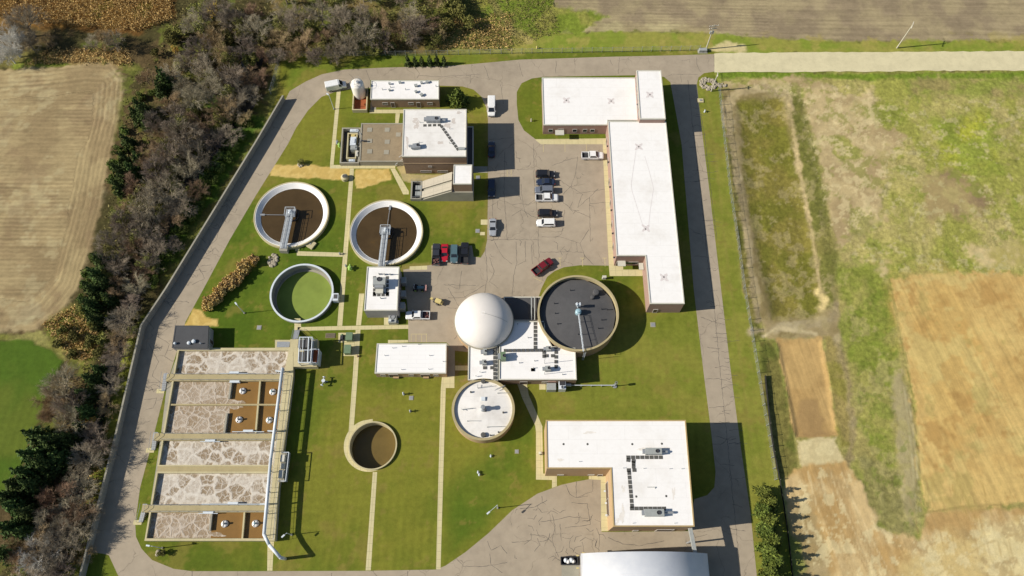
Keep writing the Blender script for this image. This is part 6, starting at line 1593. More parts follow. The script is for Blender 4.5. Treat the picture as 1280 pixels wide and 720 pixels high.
# tan portable trailer
x, y = W(546.5, 376.5, .6)
r = thing('pump_trailer', 'small tan pump trailer parked askew on the asphalt', 'trailer', (x, y, .012)); r.rotation_euler = (0, 0, math.radians(-22))
lbuild(MB().box((.3, 0, .55), (2.4, 1.2, .12)), 'frame', M['steel_dark'], r)
lbuild(MB().box((.35, 0, 1.0), (1.5, 1.0, .8)).box((1.25, 0, .85), (.5, .9, .5)), 'housing', M['tan_paint'], r, bevel=.05)
lbuild(MB().tube((-.9, 0, .55), (-1.9, 0, .5), .07).tube((-1.9, 0, .5), (-1.9, 0, .0), .06).box((-1.5, .1, .7), (.6, .5, .3)), 'drawbar', M['tan_paint'], r)
for s in (-1, 1):
    wh = lbuild(MB().tube((.3, s*.7-.1, .34), (.3, s*.7+.1, .34), .34, .34, 16), 'wheel', M['tyre'], r); lbuild(MB().tube((.3, s*.8, .34), (.3, s*.82, .34), .2, .18, 12), 'rim', M['rim'], wh)

# ------------------------------------------------------------------ poles, lamps, boxes
def utility_pole(u, v, ht, label, arms, name='utility_pole', extra=None):
    x, y = W(u, v, 0); z = gz(x, y)
    r = thing(name, label, 'pole', (x, y, z))
    lbuild(MB().tube((0, 0, -.3), (0, 0, ht), .19, .13, 12), 'pole', M['wood_pole'], r)
    for zz, L, rz in arms:
        lbuild(MB().box((0, 0, zz), (L, .14, .14), rz), 'crossarm', M['wood_pole'], r)
        m_ = MB()
        for s in (-.9, -.4, .4, .9): m_.tube((L/2*s*math.cos(rz), L/2*s*math.sin(rz), zz+.07), (L/2*s*math.cos(rz), L/2*s*math.sin(rz), zz+.3), .06)
        lbuild(m_, 'insulator', M['white_fibre'], r)
    return r
utility_pole(1121, 60, 9.4, 'leaning pale utility pole on the grass verge above the gravel road', [(9.0, 2.4, 1.1)])
r = utility_pole(882.5, 61.5, 9.6, 'utility pole with crossarms beside the grey transformer at the fence corner', [(9.2, 2.6, .15), (8.2, 2.2, .15)])
for k, zz in enumerate((6.2, 6.2)):
    lbuild(MB().tube((.35-.7*k, .1, zz), (.35-.7*k, .1, zz+.9), .24, .24, 12), 'transformer', M['unit_grey'], r)
utility_pole(889, 114, 7.4, 'grey utility pole rising from the ring of rocks at the field corner', [(6.9, 1.2, 1.5)])
x, y = W(878, 64.3, 0)
r = thing('ground_transformer', 'grey ground level cabinet at the foot of the fence corner utility pole', 'cabinet', (x, y))
lbuild(MB().box((0, 0, .5), (2.2, 1.0, 1.0)), 'casing', M['unit_grey'], r, bevel=.04); lbuild(MB().box((0, 0, .04), (2.7, 1.5, .08)), 'plinth', M['concrete_grey'], r); lbuild(MB().box((0, -.51, .5), (.04, .04, .8)), 'handle', M['steel_dark'], r)
x, y = W(875.5, 126, 0)
r = thing('pad_box', 'small pale concrete pad box on grass beside the east road', 'box', (x, y)); lbuild(MB().box((0, 0, .12), (1.6, 1.3, .24)), 'pad', M['concrete'], r, bevel=.03); lbuild(MB().box((0, 0, .3), (.6, .5, .16)), 'lid', M['galv'], r)
def lamp(u, v, hx, hy, ht, label):
    x, y = W(u, v, 0); z = gz(x, y); ax, ay = W(hx, hy, ht)
    r = thing('street_lamp', label, 'street lamp', (x, y, z), 'lamp posts on the lawns')
    lbuild(MB().tube((0, 0, 0), (0, 0, ht), .1, .06, 10), 'pole', M['steel_light'], r)
    dx, dy = ax-x, ay-y; L = math.hypot(dx, dy); L = max(L, .6); a = math.atan2(dy, dx); k = min(L, 2.6)
    lbuild(MB().path([(0, 0, ht-.15), (k*math.cos(a), k*math.sin(a), ht+.05)], .05, 8), 'arm', M['steel_light'], r)
    lbuild(MB().box((k*math.cos(a), k*math.sin(a), ht), (.8, .34, .2), a), 'lamp_head', M['steel_light'], r, bevel=.05)
    lbuild(MB().tube((0, 0, 0), (0, 0, .25), .22, .22, 12), 'footing', M['concrete_grey'], r)
lamp(417.5, 136.5, 410, 118, 6.0, 'slim pale lamp post beside the path left of the cream tank')
lamp(305.5, 391.5, 295, 379.5, 5.0, 'lamp post on the lawn below the tan ornamental grass bed')
lamp(622, 635, 610.5, 641, 5.0, 'lamp post on the lawn edge beside the lower car park curve')
lamp(203, 685, 185, 682, 5.0, 'lamp post on the grass corner below the aeration basins')
lamp(364.5, 668.5, 354, 670, 4.0, 'lamp post in shade by the end of the white air pipe')
# green cabinets
for (u, v, s, lb) in ((437, 421.5, (1.5, 1.8, 1.5), 'green cabinet on the upper concrete pad beside a dark pump'), (435, 437.5, (1.5, 2.0, 1.5), 'green cabinet on the lower concrete pad')):
    x, y = W(u, v, .8); r = thing('electrical_cabinet', lb, 'cabinet', (x, y, .02), 'green cabinets by the path')
    lbuild(MB().box((0, 0, s[2]/2), s), 'casing', M['green_box'], r, bevel=.04); lbuild(MB().box((s[0]/2+.02, 0, s[2]/2), (.04, .06, s[2]*.8)), 'door_seam', M['steel_dark'], r); lbuild(MB().box((0, 0, s[2]+.03), (s[0]*1.05, s[1]*1.05, .06)), 'lid', M['green_box'], r)
for pp in ([(423, 416), (444.8, 416), (444.5, 428), (429.5, 428), (423, 428.4)], [(430, 428.3), (443.3, 428.3), (442.8, 445), (429.2, 445)]):
    struct('pavement', MB().sheet(WP(pp), .0195), M['concrete_path'])
x, y = W(427.5, 421.8, .5); r = thing('pump_skid', 'dark small pump on the upper concrete pad left of the green cabinet', 'pump', (x, y, .02))
lbuild(MB().box((0, 0, .15), (1.0, 1.5, .3)).box((0, -.1, .6), (.6, .9, .6)), 'skid', M['steel_dark'], r, bevel=.03); lbuild(MB().tube((0, .4, .6), (0, .75, .6), .3, .3, 14), 'motor', M['green_box'], r)
x, y = W(413, 419.5, .05); r = thing('drain_grate', 'brown rectangular drain grate in the lawn left of the green cabinets', 'grate', (x, y))
lbuild(MB().box((0, 0, .05), (2.3, 1.2, .1)), 'frame', M['deck'], r); m_ = MB()
for k in range(9): m_.box((-1.0+k*.25, 0, .12), (.06, 1.1, .04))
lbuild(m_, 'bar', M['steel_dark'], r)
# valve cluster on the lawn
x, y = W(406, 478, 0); r = thing('valve_stand', 'grey branched valve stand alone on the lawn east of the basins', 'valve', (x, y))
lbuild(MB().tube((0, 0, 0), (0, 0, 1.5), .3, .26, 14).tube((0, 0, 1.1), (0, .9, 1.1), .14).tube((0, 0, 1.1), (-.3, -.9, 1.1), .14).tube((0, 0, .9), (.9, 0, .9), .14), 'body', M['galv'], r)
lbuild(MB().tube((0, .9, 1.1), (0, 1.05, 1.1), .34, .34, 14).tube((-.3, -.9, 1.1), (-.35, -1.05, 1.1), .34, .34, 14).tube((0, 0, 1.5), (0, 0, 1.6), .42, .42, 14), 'handwheel', M['steel_light'], r)
def hydrant(u, v, mat, ht, label, group='yard hydrants on the lawns', rr=.16):
    x, y = W(u, v, 0); r = thing('yard_hydrant', label, 'hydrant', (x, y), group)
    lbuild(MB().lathe(0, 0, [(rr*1.4, 0), (rr*1.4, .1), (rr, .12), (rr, ht*.8), (rr*1.2, ht*.82), (rr*.9, ht*.95), (.02, ht)], 12), 'barrel', mat, r)
    lbuild(MB().tube((0, -rr*2.2, ht*.6), (0, rr*2.2, ht*.6), rr*.5, rr*.5, 10), 'outlet', mat, r)
    lbuild(MB().box((rr*1.5, 0, ht*.9), (rr*3, .08, .08)), 'handle', M['steel_dark'], r)
hydrant(437.8, 336, M['lime_paint'], 1.3, 'lime green hydrant beside the long path near the right clarifier', rr=.38)
hydrant(424.5, 183, M['lime_paint'], 1.2, 'lime green hydrant at the outer wall of the equipment trench', rr=.3)
hydrant(422, 179.5, M['galv'], 1.1, 'grey hydrant beside the lime green one at the equipment trench', rr=.3)
hydrant(504.5, 493, M['steel_light'], 1.4, 'white topped post, upper of two on the lawn below the long shed')
hydrant(513, 514.5, M['galv'], 1.2, 'grey post, lower of two on the lawn below the long shed')
hydrant(597.5, 590.5, M['steel_light'], .7, 'upper of a close pair of small white posts on the lower central lawn')
hydrant(599, 593.5, M['steel_light'], .7, 'lower of a close pair of small white posts on the lower central lawn')
hydrant(613.5, 570.3, M['steel_light'], .6, 'single small white post just below the round white top tank')
hydrant(432.5, 333, M['galv'], .9, 'grey hydrant on the long path next to the lime green hydrant')
hydrant(425, 318, M['galv'], .9, 'grey hydrant where the short clarifier path meets the long path')
hydrant(664, 151.5, M['wood_pole'], 1.1, 'dark post on the grass left of the long white roofed building')
hydrant(880.5, 140, M['steel_light'], .9, 'pale post on the verge inside the east fence')
hydrant(671, 60.5, M['tan_paint'], .9, 'tan stub post on grass behind the north fence')
hydrant(447, 445.5, M['brick_tan'], .7, 'small post at the foot of the lower cabinet pad')
# round manhole near the straw
x, y = W(431.5, 223.5, 0); r = thing('manhole_riser', 'round concrete manhole riser at the straw mulch beside the path', 'manhole', (x, y))
lbuild(MB().lathe(0, 0, [(.95, 0), (.95, 1.0), (.6, 1.25), (.5, 1.3), (.02, 1.3)], 28), 'riser', M['concrete'], r); lbuild(MB().lathe(0, 0, [(.5, 1.3), (.5, 1.36), (.02, 1.38)], 20), 'lid', M['roof_grey'], r)
for u, v, s, lb in ((597, 288.8, 1.1, 'square grey vault lid in the lawn near the silver sedan'), (816, 406, 1.2, 'square grey vault lid in the lawn below the long white building'), (597.5, 222, 1.1, 'pale square vault lid in the shaded strip by the screw pump tower'), (646, 564.5, .9, 'round brownish lid in the lawn left of the tall L building'), (324, 409.5, 1.1, 'brown patch lid in the lawn above the aeration basins'), (514, 497.5, 1.0, 'grey lid in the lawn between two posts')):
    x, y = W(u, v, 0); r = thing('vault_lid', lb, 'lid', (x, y)); lbuild(MB().box((0, 0, .05), (s, s, .1)), 'frame', M['concrete_grey'], r); lbuild(MB().box((0, 0, .11), (s*.7, s*.7, .03)), 'cover', M['galv'], r)
x, y = W(755.5, 345.8, 1.2); r = thing('white_box', 'small white box on the grass at the rim of the dark roofed tank', 'box', (x, y)); lbuild(MB().box((0, 0, .6), (.9, .5, 1.2)), 'casing', M['white_fibre'], r, bevel=.03); lbuild(MB().box((0, 0, 1.23), (1.0, .6, .06)), 'lid', M['coping'], r)

# ------------------------------------------------------------------ fences
def fence(pts, label, step=2.7, ht=1.9, maxp=95):
    w_ = [Vector(W(*p_)) for p_ in pts]; r = thing('chain_link_fence', label, 'fence', (*w_[0], 0))
    m_ = MB(); post0 = None; npost = 0; tot = sum((b-a).length for a, b in zip(w_, w_[1:])); step = max(step, tot/maxp)
    base = Vector((w_[0].x, w_[0].y, 0))
    for a, b in zip(w_, w_[1:]):
        n = max(1, round((b-a).length/step))
        for i in range(n+1 if b is w_[-1] else n):
            c = a+(b-a)*(i/n); z = gz(c.x, c.y)
            if post0 is None: post0 = lbuild(MB().tube((0, 0, -.2), (0, 0, ht+.08), .06, .06, 8).lathe(0, 0, [(.09, ht+.05), (.07, ht+.14), (.01, ht+.17)], 8), 'post', M['galv'], r); o = post0
            else: o = post0.copy(); col.objects.link(o); o.parent = r
            o.location = (c.x-base.x, c.y-base.y, z)
        n = max(1, int((b-a).length/6))
        for i in range(n):
            c0_, c1_ = a+(b-a)*(i/n), a+(b-a)*((i+1)/n); z0, z1 = gz(*c0_), gz(*c1_)
            for k in range(13):
                zz = .08+k*(ht-.08)/12; m_.tube((c0_.x, c0_.y, z0+zz), (c1_.x, c1_.y, z1+zz), .022 if k == 12 else .006, n=4, cap=False)
    m_.build('wire', M['galv'], r)
fence([(351, 71), (420, 70), (520, 69.5), (640, 67), (790, 64.8), (874, 63)], 'chain link fence along the north edge of the site', 2.9)
fence([(898, 112), (905, 180), (912, 242), (921, 300), (929, 360), (940, 427), (953, 507), (960, 545), (968, 600)], 'chain link fence along the east edge of the site', 2.6)
fence([(350, 73), (344, 100), (339, 118)], 'short chain link fence at the north west corner by the flood wall', 2.6)
sf = [Vector(W(*p_)) for p_ in ((956, 470), (962, 530), (967, 565), (974, 600), (979, 630), (984, 665), (988, 700), (992, 745))]
r = thing('silt_fence', 'black low silt fence along the bare soil beside the east hedge', 'fence', (*sf[0], 0))
m_ = MB()
for a, b in zip(sf, sf[1:]):
    d = (b-a).normalized(); nn = Vector((-d.y, d.x))*.03; m_.prism([tuple(a-nn), tuple(b-nn), tuple(b+nn), tuple(a+nn)], -.2, .75)
m_.build('cloth', M['black_plastic'], r)
for a in sf[::1]: MB().box((a.x+.06, a.y, .45), (.06, .06, 1.0)).build('stake', M['wood_pole'], r)

# ------------------------------------------------------------------ rocks
def rocks(u, v, ru, rv, n, label, ring=0.0, s=(.25, .6)):
    x0, y0 = W(u, v, 0); sx = abs(W(u+ru, v)[0]-x0); sy = abs(W(u, v+rv)[1]-y0); rr = random.Random(int(u))
    m_ = MB()
    for k in range(n):
        a = rr.uniform(0, 6.28); q = math.sqrt(rr.uniform(ring, 1)); x, y = sx*q*math.cos(a), sy*q*math.sin(a); R_ = rr.uniform(*s)
        m_.lathe(x, y, [(R_*.8, -.1), (R_, R_*.3), (R_*.6, R_*.75), (.02, R_*.9)], 6)
    r = m_.build('rock_pile', M['rock'], None); r.location = (x0, y0, gz(x0, y0)); tag(r, label, 'rocks')
rocks(341, 325, 5.5, 8, 60, 'small oval heap of pale rocks on the lawn above the green tank', 0, (.25, .5))
rocks(885.5, 105, 11, 7.5, 110, 'ring of pale rocks round the grey utility pole', .15, (.25, .5))
rocks(902, 107, 6, 2.5, 25, 'tongue of pale rubble beside the ring of rocks', 0, (.2, .4))
rocks(198, 691, 2.6, 2.6, 10, 'few pale rocks on the grass corner by the lamp post', 0, (.25, .5))
rocks(375, 207, 3, 3, 10, 'few rocks on the straw mulch edge near the left clarifier', 0, (.2, .45))

# ------------------------------------------------------------------ vegetation
def leafquad(m_, c, s, rr, flat=0.0):
    n = Vector((rr.gauss(0, 1), rr.gauss(0, 1), rr.gauss(0, 1)+flat)).normalized(); a = n.orthogonal().normalized(); b = n.cross(a)
    t = rr.uniform(0, 6.28); a, b = a*math.cos(t)+b*math.sin(t), b*math.cos(t)-a*math.sin(t)
    c = Vector(c); p_ = [c-a*s, c-b*s*.5, c+a*s, c+b*s*.5]
    m_.add([tuple(q_) for q_ in p_], [(0, 1, 2, 3)])
def seg(m_, p0, p1, r0, r1):
    m_.tube(p0, p1, r0, r1, 3, False)
def gen_bare(seed, ht=9.0, spread=4.2, name='bare_tree'):
    rr = random.Random(seed); tr = MB(); cr = MB()
    th = ht*rr.uniform(.22, .32)
    tr.tube((0, 0, -.6), (0, 0, th), ht*.022, ht*.016, 7)
    def grow(p, d, L, rad, depth):
        m_ = tr if depth <= 1 else cr
        q = p; dd = d; n = 2 if depth < 3 else 1
        pts = [p]
        for i in range(n):
            dd = (dd+Vector((rr.gauss(0, .16), rr.gauss(0, .16), rr.gauss(0, .1)+.05))).normalized(); q2 = q+dd*(L/n)
            seg(m_, q, q2, rad*(1-.35*i/n), rad*(1-.35*(i+1)/n)); q = q2; pts.append(q)
        if depth >= 4: return
        nc = {1: 6, 2: 7, 3: 8}[depth]
        for k in range(nc):
            f = rr.uniform(.3, 1.0); i = min(n-1, int(f*n)); b0 = pts[i]+(pts[i+1]-pts[i])*(f*n-i)
            ax = dd.orthogonal().normalized(); ax = Matrix.Rotation(rr.uniform(0, 6.28), 3, dd) @ ax
            nd = (dd*rr.uniform(.8, 1.25)+ax*rr.uniform(.45, .9)).normalized()
            grow(b0, nd, L*rr.uniform(.46, .74), max(rad*.52, .0125), depth+1)
    nl = rr.randint(7, 9)
    for k in range(nl):
        a = 2*math.pi*k/nl+rr.uniform(-.3, .3); up = rr.uniform(.45, 1.5)
        d = Vector((math.cos(a), math.sin(a), up)).normalized()
        grow(Vector((0, 0, th*rr.uniform(.6, 1.0))), d, spread*rr.uniform(.75, 1.05), ht*.0095, 1)
    return tr, cr
def gen_conifer(seed, ht=8.0, R0=2.6, n_lv=16, leaf=.42):
    rr = random.Random(seed); tr = MB().tube((0, 0, -.4), (0, 0, ht*.95), ht*.02, .03, 7); cr = MB()
    for lv in range(n_lv):
        f = lv/(n_lv-1); z = ht*(.08+.9*f); R_ = R0*(1-f)**.8*rr.uniform(.85, 1.15)+.15; nb = max(4, int(11*(1-f)+4))
        for b in range(nb):
            a = rr.uniform(0, 6.28); L = R_*rr.uniform(.7, 1.12); dr = -.28
            cr.tube((0, 0, z), (L*math.cos(a), L*math.sin(a), z+dr*L), .03, .01, 3, False)
            for k in range(max(4, int(L*6))):
                q = rr.uniform(.2, 1.0)*L; w_ = .28*(1-q/L*.6)*L*.5
                leafquad(cr, (q*math.cos(a)+rr.gauss(0, w_), q*math.sin(a)+rr.gauss(0, w_), z+dr*q+rr.gauss(0, .12)), leaf*rr.uniform(.6, 1.1), rr, .7)
    return tr, cr
def gen_leafy(seed, ht=4.0, R0=2.2, n=1500, leaf=.28, clumps=14, hollow=.0):
    rr = random.Random(seed); tr = MB(); cr = MB(); tr.tube((0, 0, -.4), (0, 0, ht*.5), .12, .07, 6)
    cl = []
    for k in range(clumps):
        a = rr.uniform(0, 6.28); q = R0*math.sqrt(rr.random())*.8; z = ht*rr.uniform(.25, .85)
        c = Vector((q*math.cos(a), q*math.sin(a), z)); cl.append((c, R0*rr.uniform(.25, .48))); tr.tube((0, 0, ht*.2), tuple(c), .06, .02, 4, False)
    for k in range(n):
        c, s = cl[rr.randrange(clumps)]; v_ = Vector((rr.gauss(0, 1), rr.gauss(0, 1), rr.gauss(0, 1))).normalized()*s*rr.uniform(.55, 1.05)
        p_ = c+v_
        if p_.z > .05: leafquad(cr, p_, leaf*rr.uniform(.6, 1.2), rr, .4)
    return tr, cr
PROTO = {}
def proto(key, gen, tmat, cmat, name):
    tr, cr = gen
    t_ = lbuild(tr, 'trunk', tmat, None); c_ = lbuild(cr, 'crown', cmat, None)
    for o in (t_, c_): col.objects.unlink(o)
    PROTO[key] = (t_, c_, name)
for k in range(5): proto('g%d' % k, gen_bare(20+k, 9+k*.6, 2.9+.2*k), M['bark'], M['twig_grey'], 'bare_tree')
for k in range(3): proto('b%d' % k, gen_bare(40+k, 8.0, 2.7), M['bark_dark'], M['twig_brown'], 'bare_tree')
proto('w0', gen_bare(61, 11, 3.2), M['twig_pale'], M['twig_pale'], 'pale_bare_tree')
for k in range(3): proto('e%d' % k, gen_conifer(70+k, 8.5, 2.7), M['bark_dark'], M['leaf_ever'], 'evergreen_tree')
for k in range(3): proto('o%d' % k, gen_leafy(80+k, 4.5, 2.6, 1700), M['bark_dark'], M['leaf_olive'], 'leafy_shrub')
proto('y0', gen_leafy(90, 5.5, 2.4, 1200), M['bark_dark'], M['leaf_yellow'], 'yellow_tree')
for k in range(3): proto('l%d' % k, gen_conifer(95+k, 5.6, 2.0, 14, .36), M['bark_dark'], M['leaf_lime'], 'yellow_green_cedar')
proto('c0', gen_conifer(99, 3.6, .75, 16, .22), M['bark_dark'], M['leaf_cypress'], 'columnar_cypress')
proto('r0', gen_conifer(102, 7.5, 3.5, 18, .42), M['bark_dark'], M['leaf_lime'], 'round_tree')
for k in range(3): proto('n%d' % k, gen_leafy(110+k, 2.2, 2.0, 1300, .24), M['bark_dark'], M['leaf_green'], 'leafy_shrub')
proto('d0', gen_leafy(104, 1.8, 1.3, 900, .24, 12), M['bark_dark'], M['leaf_tan'], 'ornamental_tuft')
proto('d1', gen_leafy(106, 1.5, 1.2, 900, .22, 12), M['bark_dark'], M['leaf_yellow'], 'ornamental_tuft')
rt = random.Random(11)
def tree(key, u, v, s, label, cat, group=None, hz=0.0, sz=None):
    t_, c_, name = PROTO[key]
    x, y = W(u, v, hz)          # (u,v) is where the middle of the crown shows
    r = thing(name, label, cat, (x, y, gz(x, y)), group)
    r.rotation_euler = (0, 0, rt.uniform(0, 6.28)); r.scale = (s, s, sz or s*rt.uniform(.9, 1.1))
    for o in (t_, c_):
        q_ = o.copy(); col.objects.link(q_); q_.parent = r
    return r
def many(keys, pts, label, cat, group, hz):
    for i, p_ in enumerate(pts):
        s_ = p_[2] if len(p_) > 2 else 1.0; sz = None
        if keys[i % len(keys)][0] in 'gb':   # bare trees close to the wall: lowered to thin their shadows on the road
            q = 1e9
            for (a, b) in zip(PW, PW[1:]):
                ex_, ey_ = b[0]-a[0], b[1]-a[1]; t = max(0, min(1, ((p_[0]-a[0])*ex_+(p_[1]-a[1])*ey_)/(ex_*ex_+ey_*ey_))); q = min(q, math.hypot(p_[0]-a[0]-t*ex_, p_[1]-a[1]-t*ey_))
            if q < 62: sz = s_*(.42+.5*q/62); s_ *= .78+.2*q/62
        tree(keys[i % len(keys)], p_[0], p_[1], s_, label, cat, group, hz, sz)
G5 = ['g0', 'g1', 'g2', 'g3', 'g4']; MX = ['g0', 'b0', 'g1', 'g2', 'b1', 'g3', 'b2', 'g4']
# creekside woods between the left field and the flood wall, top to bottom
many(MX, [(238, 22), (262, 40, 1.1), (290, 20, 1.1), (300, 55, 1.1), (272, 62), (318, 30), (325, 60, .9), (250, 80), (285, 92, 1.1), (305, 85), (228, 66, .9), (208, 84, .8), (322, 88, .9), (245, 55), (312, 8), (268, 8), (225, 100, .9), (175, 88, .8)], 'bare grey brown tree in the thick woods at the top left beside the corn field', 'tree', 'bare trees in the top left woods', 6)
many(MX, [(262, 105, 1.25), (275, 128, 1.15), (240, 118, 1.2), (215, 140), (248, 145, 1.15), (290, 118, 1.1), (300, 135, .9), (225, 165, 1.1), (258, 165, 1.05), (200, 165), (185, 150, .9), (310, 108, .9), (208, 120, .9), (280, 160, .9), (192, 185, 1.05), (240, 185, 1.05)], 'bare brownish tree in the woods between the striped field and the upper flood wall', 'tree', 'bare trees left of the upper flood wall', 6)
many(MX, [(210, 190, 1.2), (175, 190), (190, 215, 1.2), (228, 205), (165, 230, 1.1), (200, 235, 1.25), (150, 255, .9), (178, 255, 1.15), (220, 250, 1.15), (240, 228, .95), (150, 280, 1.05), (180, 280, 1.2), (205, 272, 1.1), (135, 300, 1.0), (160, 305, 1.1), (188, 308, 1.0), (140, 325, .9), (168, 330, 1.0), (210, 295, .8)], 'bare grey tree in the woods beside the middle of the left striped field', 'tree', 'bare trees beside the middle of the striped field', 6)
many(MX, [(147, 395, 1.25), (140, 415, 1.1), (150, 375), (160, 350, .9), (135, 350, .8), (135, 435, .9)], 'grey bare tree at the bend of the flood wall', 'tree', 'bare trees at the flood wall bend', 6)
many(MX, [(72, 478, 1.2), (60, 498, 1.1), (85, 500), (128, 478, .9), (125, 500, 1.0), (80, 520, .9), (52, 515, .9), (110, 545, 1.0), (132, 455, .7)], 'bare grey tree beside the small green field', 'tree', 'bare trees beside the small green field', 6)
many(G5, [(101, 573, 1.35)], 'big round silvery grey bare tree close to the lower flood wall', 'tree', None, 6)
many(['b1'], [(62, 622, 1.35)], 'large orange brown bare tree among the dark evergreens lower left', 'tree', None, 6)
many(MX, [(88, 612, 1.25), (85, 640, 1.2), (58, 650, 1.1), (100, 640, .9), (38, 680, 1.1), (65, 680, 1.2), (15, 700, 1.0), (80, 665, 1.0), (45, 705, 1.1), (10, 680, .9), (70, 710, 1.0), (28, 735, 1.1), (92, 690, .8)], 'bare grey branched tree in the bottom left corner woods', 'tree', 'bare trees in the bottom left corner', 6)
many(['w0'], [(38, 692, 1.0)], 'white branched bare tree in the bottom left corner', 'tree', None, 6)
many(['w0'], [(8, 52, 1.2), (2, 60, .9)], 'white branched bare tree at the left edge above the striped field', 'tree', 'white branched trees at the left edge', 6)
many(G5, [(28, 26, 1.5)], 'big grey round bare tree at the left edge of the corn field', 'tree', None, 6)
many(MX, [(32, 50, 1.0), (128, 44, .9), (110, 50, .7), (142, 50, .8), (55, 46, .7)], 'bare shrub like tree on the strip between the corn and the striped field', 'tree', 'bare trees between corn and striped field', 4)
many(MX, [(352, 12), (345, 40, 1.1), (340, 60, .9), (372, 22, 1.1), (378, 48, 1.1), (398, 12), (405, 40, 1.1), (425, 22), (432, 50), (362, 58, .9), (452, 12), (455, 38, 1.1), (475, 20, 1.1), (476, 42, .8), (500, 30), (516, 32, 1.0), (512, 12), (535, 25), (392, 62, .8), (415, 60, .8), (546, 30, .8), (352, -15), (400, -15), (450, -18), (500, -15), (545, -10)], 'bare grey brown tree in the woods north of the loop road', 'tree', 'bare trees in the woods north of the road', 6)
many(['o0', 'o1', 'o2'], [(390, 38, .9), (412, 52, .8), (468, 60, .7), (488, 52, .6), (440, 30, .8), (555, 30, 1.0), (545, 45, .8), (570, 12, 1.1), (560, -5, 1.1), (585, 25, .8), (365, 40, .8), (420, 8, .9), (330, 48, .9)], 'olive green shrub in the woods north of the loop road', 'shrub', 'olive shrubs north of the road', 3)
many(['o0', 'o1', 'o2'], [(212, 45, .8), (208, 38, .6), (228, 35, .9), (258, 70, .9), (300, 40, .9), (245, 10, .9), (190, 60, .5), (222, 78, .6), (310, 70, .9), (282, 45, .9)], 'olive green shrub at the corn field end of the top left woods', 'shrub', 'olive shrubs in the top left woods', 3)
many(['o1', 'o2', 'o0'], [(238, 135, .9), (268, 148, .8), (290, 142, .7), (255, 172, .8), (178, 200, .7), (210, 215, .8), (230, 235, .7), (172, 285, .8), (200, 255, .8), (160, 265, .8), (186, 290, .7), (190, 330, .6), (130, 340, .7)], 'olive green shrub among the bare trees left of the flood wall', 'shrub', 'olive shrubs left of the flood wall', 3)
many(['n0', 'n1', 'n2'], [(u_+du, v_+dv, s_) for (u_, v_) in ((302, 168), (293, 182), (285, 196), (276, 210), (267, 224), (258, 239), (248, 255), (239, 270), (229, 286), (220, 302), (211, 318), (201, 334), (192, 350), (311, 152)) for (du, dv, s_) in ((-1, -1, .75), (-7, -5, .85), (-14, -4, .8))], 'green low bush along the outer side of the upper flood wall', 'shrub', 'low bushes along the flood wall', 2)
many(['o0', 'o1'], [(100, 385, .6), (110, 425, .7), (90, 420, .6), (75, 410, .5), (120, 440, .6), (85, 440, .5), (118, 405, .6), (128, 425, .7), (70, 428, .5)], 'olive low bush on the rough ground between striped field and small green field', 'shrub', 'low bushes above the small green field', 2)
for k in range(2): proto('q%d' % k, gen_leafy(130+k, 7.5, 2.8, 1000, .24, 18), M['bark_dark'], M['leaf_olive'], 'leafy_tree')
many(['q0', 'q1'], [(255, 95, .9), (282, 110, .9), (245, 128, .8), (222, 150, .9), (272, 140, .9), (205, 178, .9), (188, 205, .9), (215, 228, .8), (170, 245, .9), (195, 262, .8), (148, 270, .9), (165, 290, .9), (175, 320, .8), (135, 312, .8)], 'thin leaved olive yellow tree among the bare trees left of the flood wall', 'tree', 'thin leaved trees left of the flood wall', 5)
many(['q1', 'q0'], [(300, 30, .9), (250, 30, .9), (285, 70, .9), (350, 30, 1.0), (385, 28, 1.0), (408, 52, .9), (442, 14, .9), (468, 44, .9), (488, 18, .9), (530, 10, 1.0), (505, 38, .8), (430, 36, .9)], 'thin leaved olive yellow tree in the woods along the top edge', 'tree', 'thin leaved trees along the top edge', 5)
tree('y0', 264, 8, .9, 'bright yellow leaved tree at the top edge of the left woods', 'tree', None, 4)
tree('y0', 217, 57, .5, 'small yellow bush at the corn field corner', 'tree', None, 3)
tree('y0', 103, 525, .75, 'yellow orange tree by the flood wall beside the small green field', 'tree', None, 4)
many(['e0', 'e1', 'e2'], [(203, 96, 1.1), (197, 106, .9)], 'dark evergreen tree in the top left woods', 'tree', 'evergreens in the top left woods', 5)
many(['e0', 'e1', 'e2'], [(170, 128, .9), (178, 142, 1.0), (165, 138, .8), (152, 170, .8), (150, 195, .8), (146, 212, .9), (158, 205, .8), (142, 228, .8), (168, 192, .8)], 'dark evergreen tree at the right edge of the striped field', 'tree', 'evergreens at the edge of the striped field', 5)
many(['n0', 'n1', 'n2'], [(152, 160, .8), (146, 186, .9), (140, 204, .9), (136, 222, .8), (160, 182, .8), (116, 318, .9), (108, 338, .9), (104, 352, .8), (130, 372, .8), (98, 372, .7), (172, 118, .8), (188, 112, .7)], 'fresh green bush between the dark evergreens along the striped field', 'shrub', 'green bushes along the striped field', 2)
many(['e1', 'e2', 'e0'], [(120, 322, .9), (115, 340, .9), (110, 358, .9), (106, 378, .9), (125, 350, .8), (112, 395, .8), (128, 368, .7)], 'dark evergreen tree at the lower right corner of the striped field', 'tree', 'evergreens at the lower corner of the striped field', 5)
many(['e0', 'e1', 'e2'], [(105, 470, .8), (98, 490, .9), (100, 512, .9), (92, 530, .8), (112, 455, .6)], 'dark evergreen tree beside the creek near the small green field', 'tree', 'evergreens beside the creek', 5)
many(['e2', 'e0', 'e1'], [(45, 545, 1.2), (62, 552, 1.2), (78, 548, 1.0), (40, 570, 1.2), (55, 578, 1.2), (28, 590, 1.1), (18, 605, 1.1), (35, 605, 1.1), (70, 570, 1.0), (12, 632, 1.0), (30, 640, 1.0), (5, 660, 1.0), (25, 665, .9), (5, 620, 1.0), (0, 690, 1.0)], 'dark evergreen tree at the lower edge of the small green field', 'tree', 'evergreens at the lower left', 5)
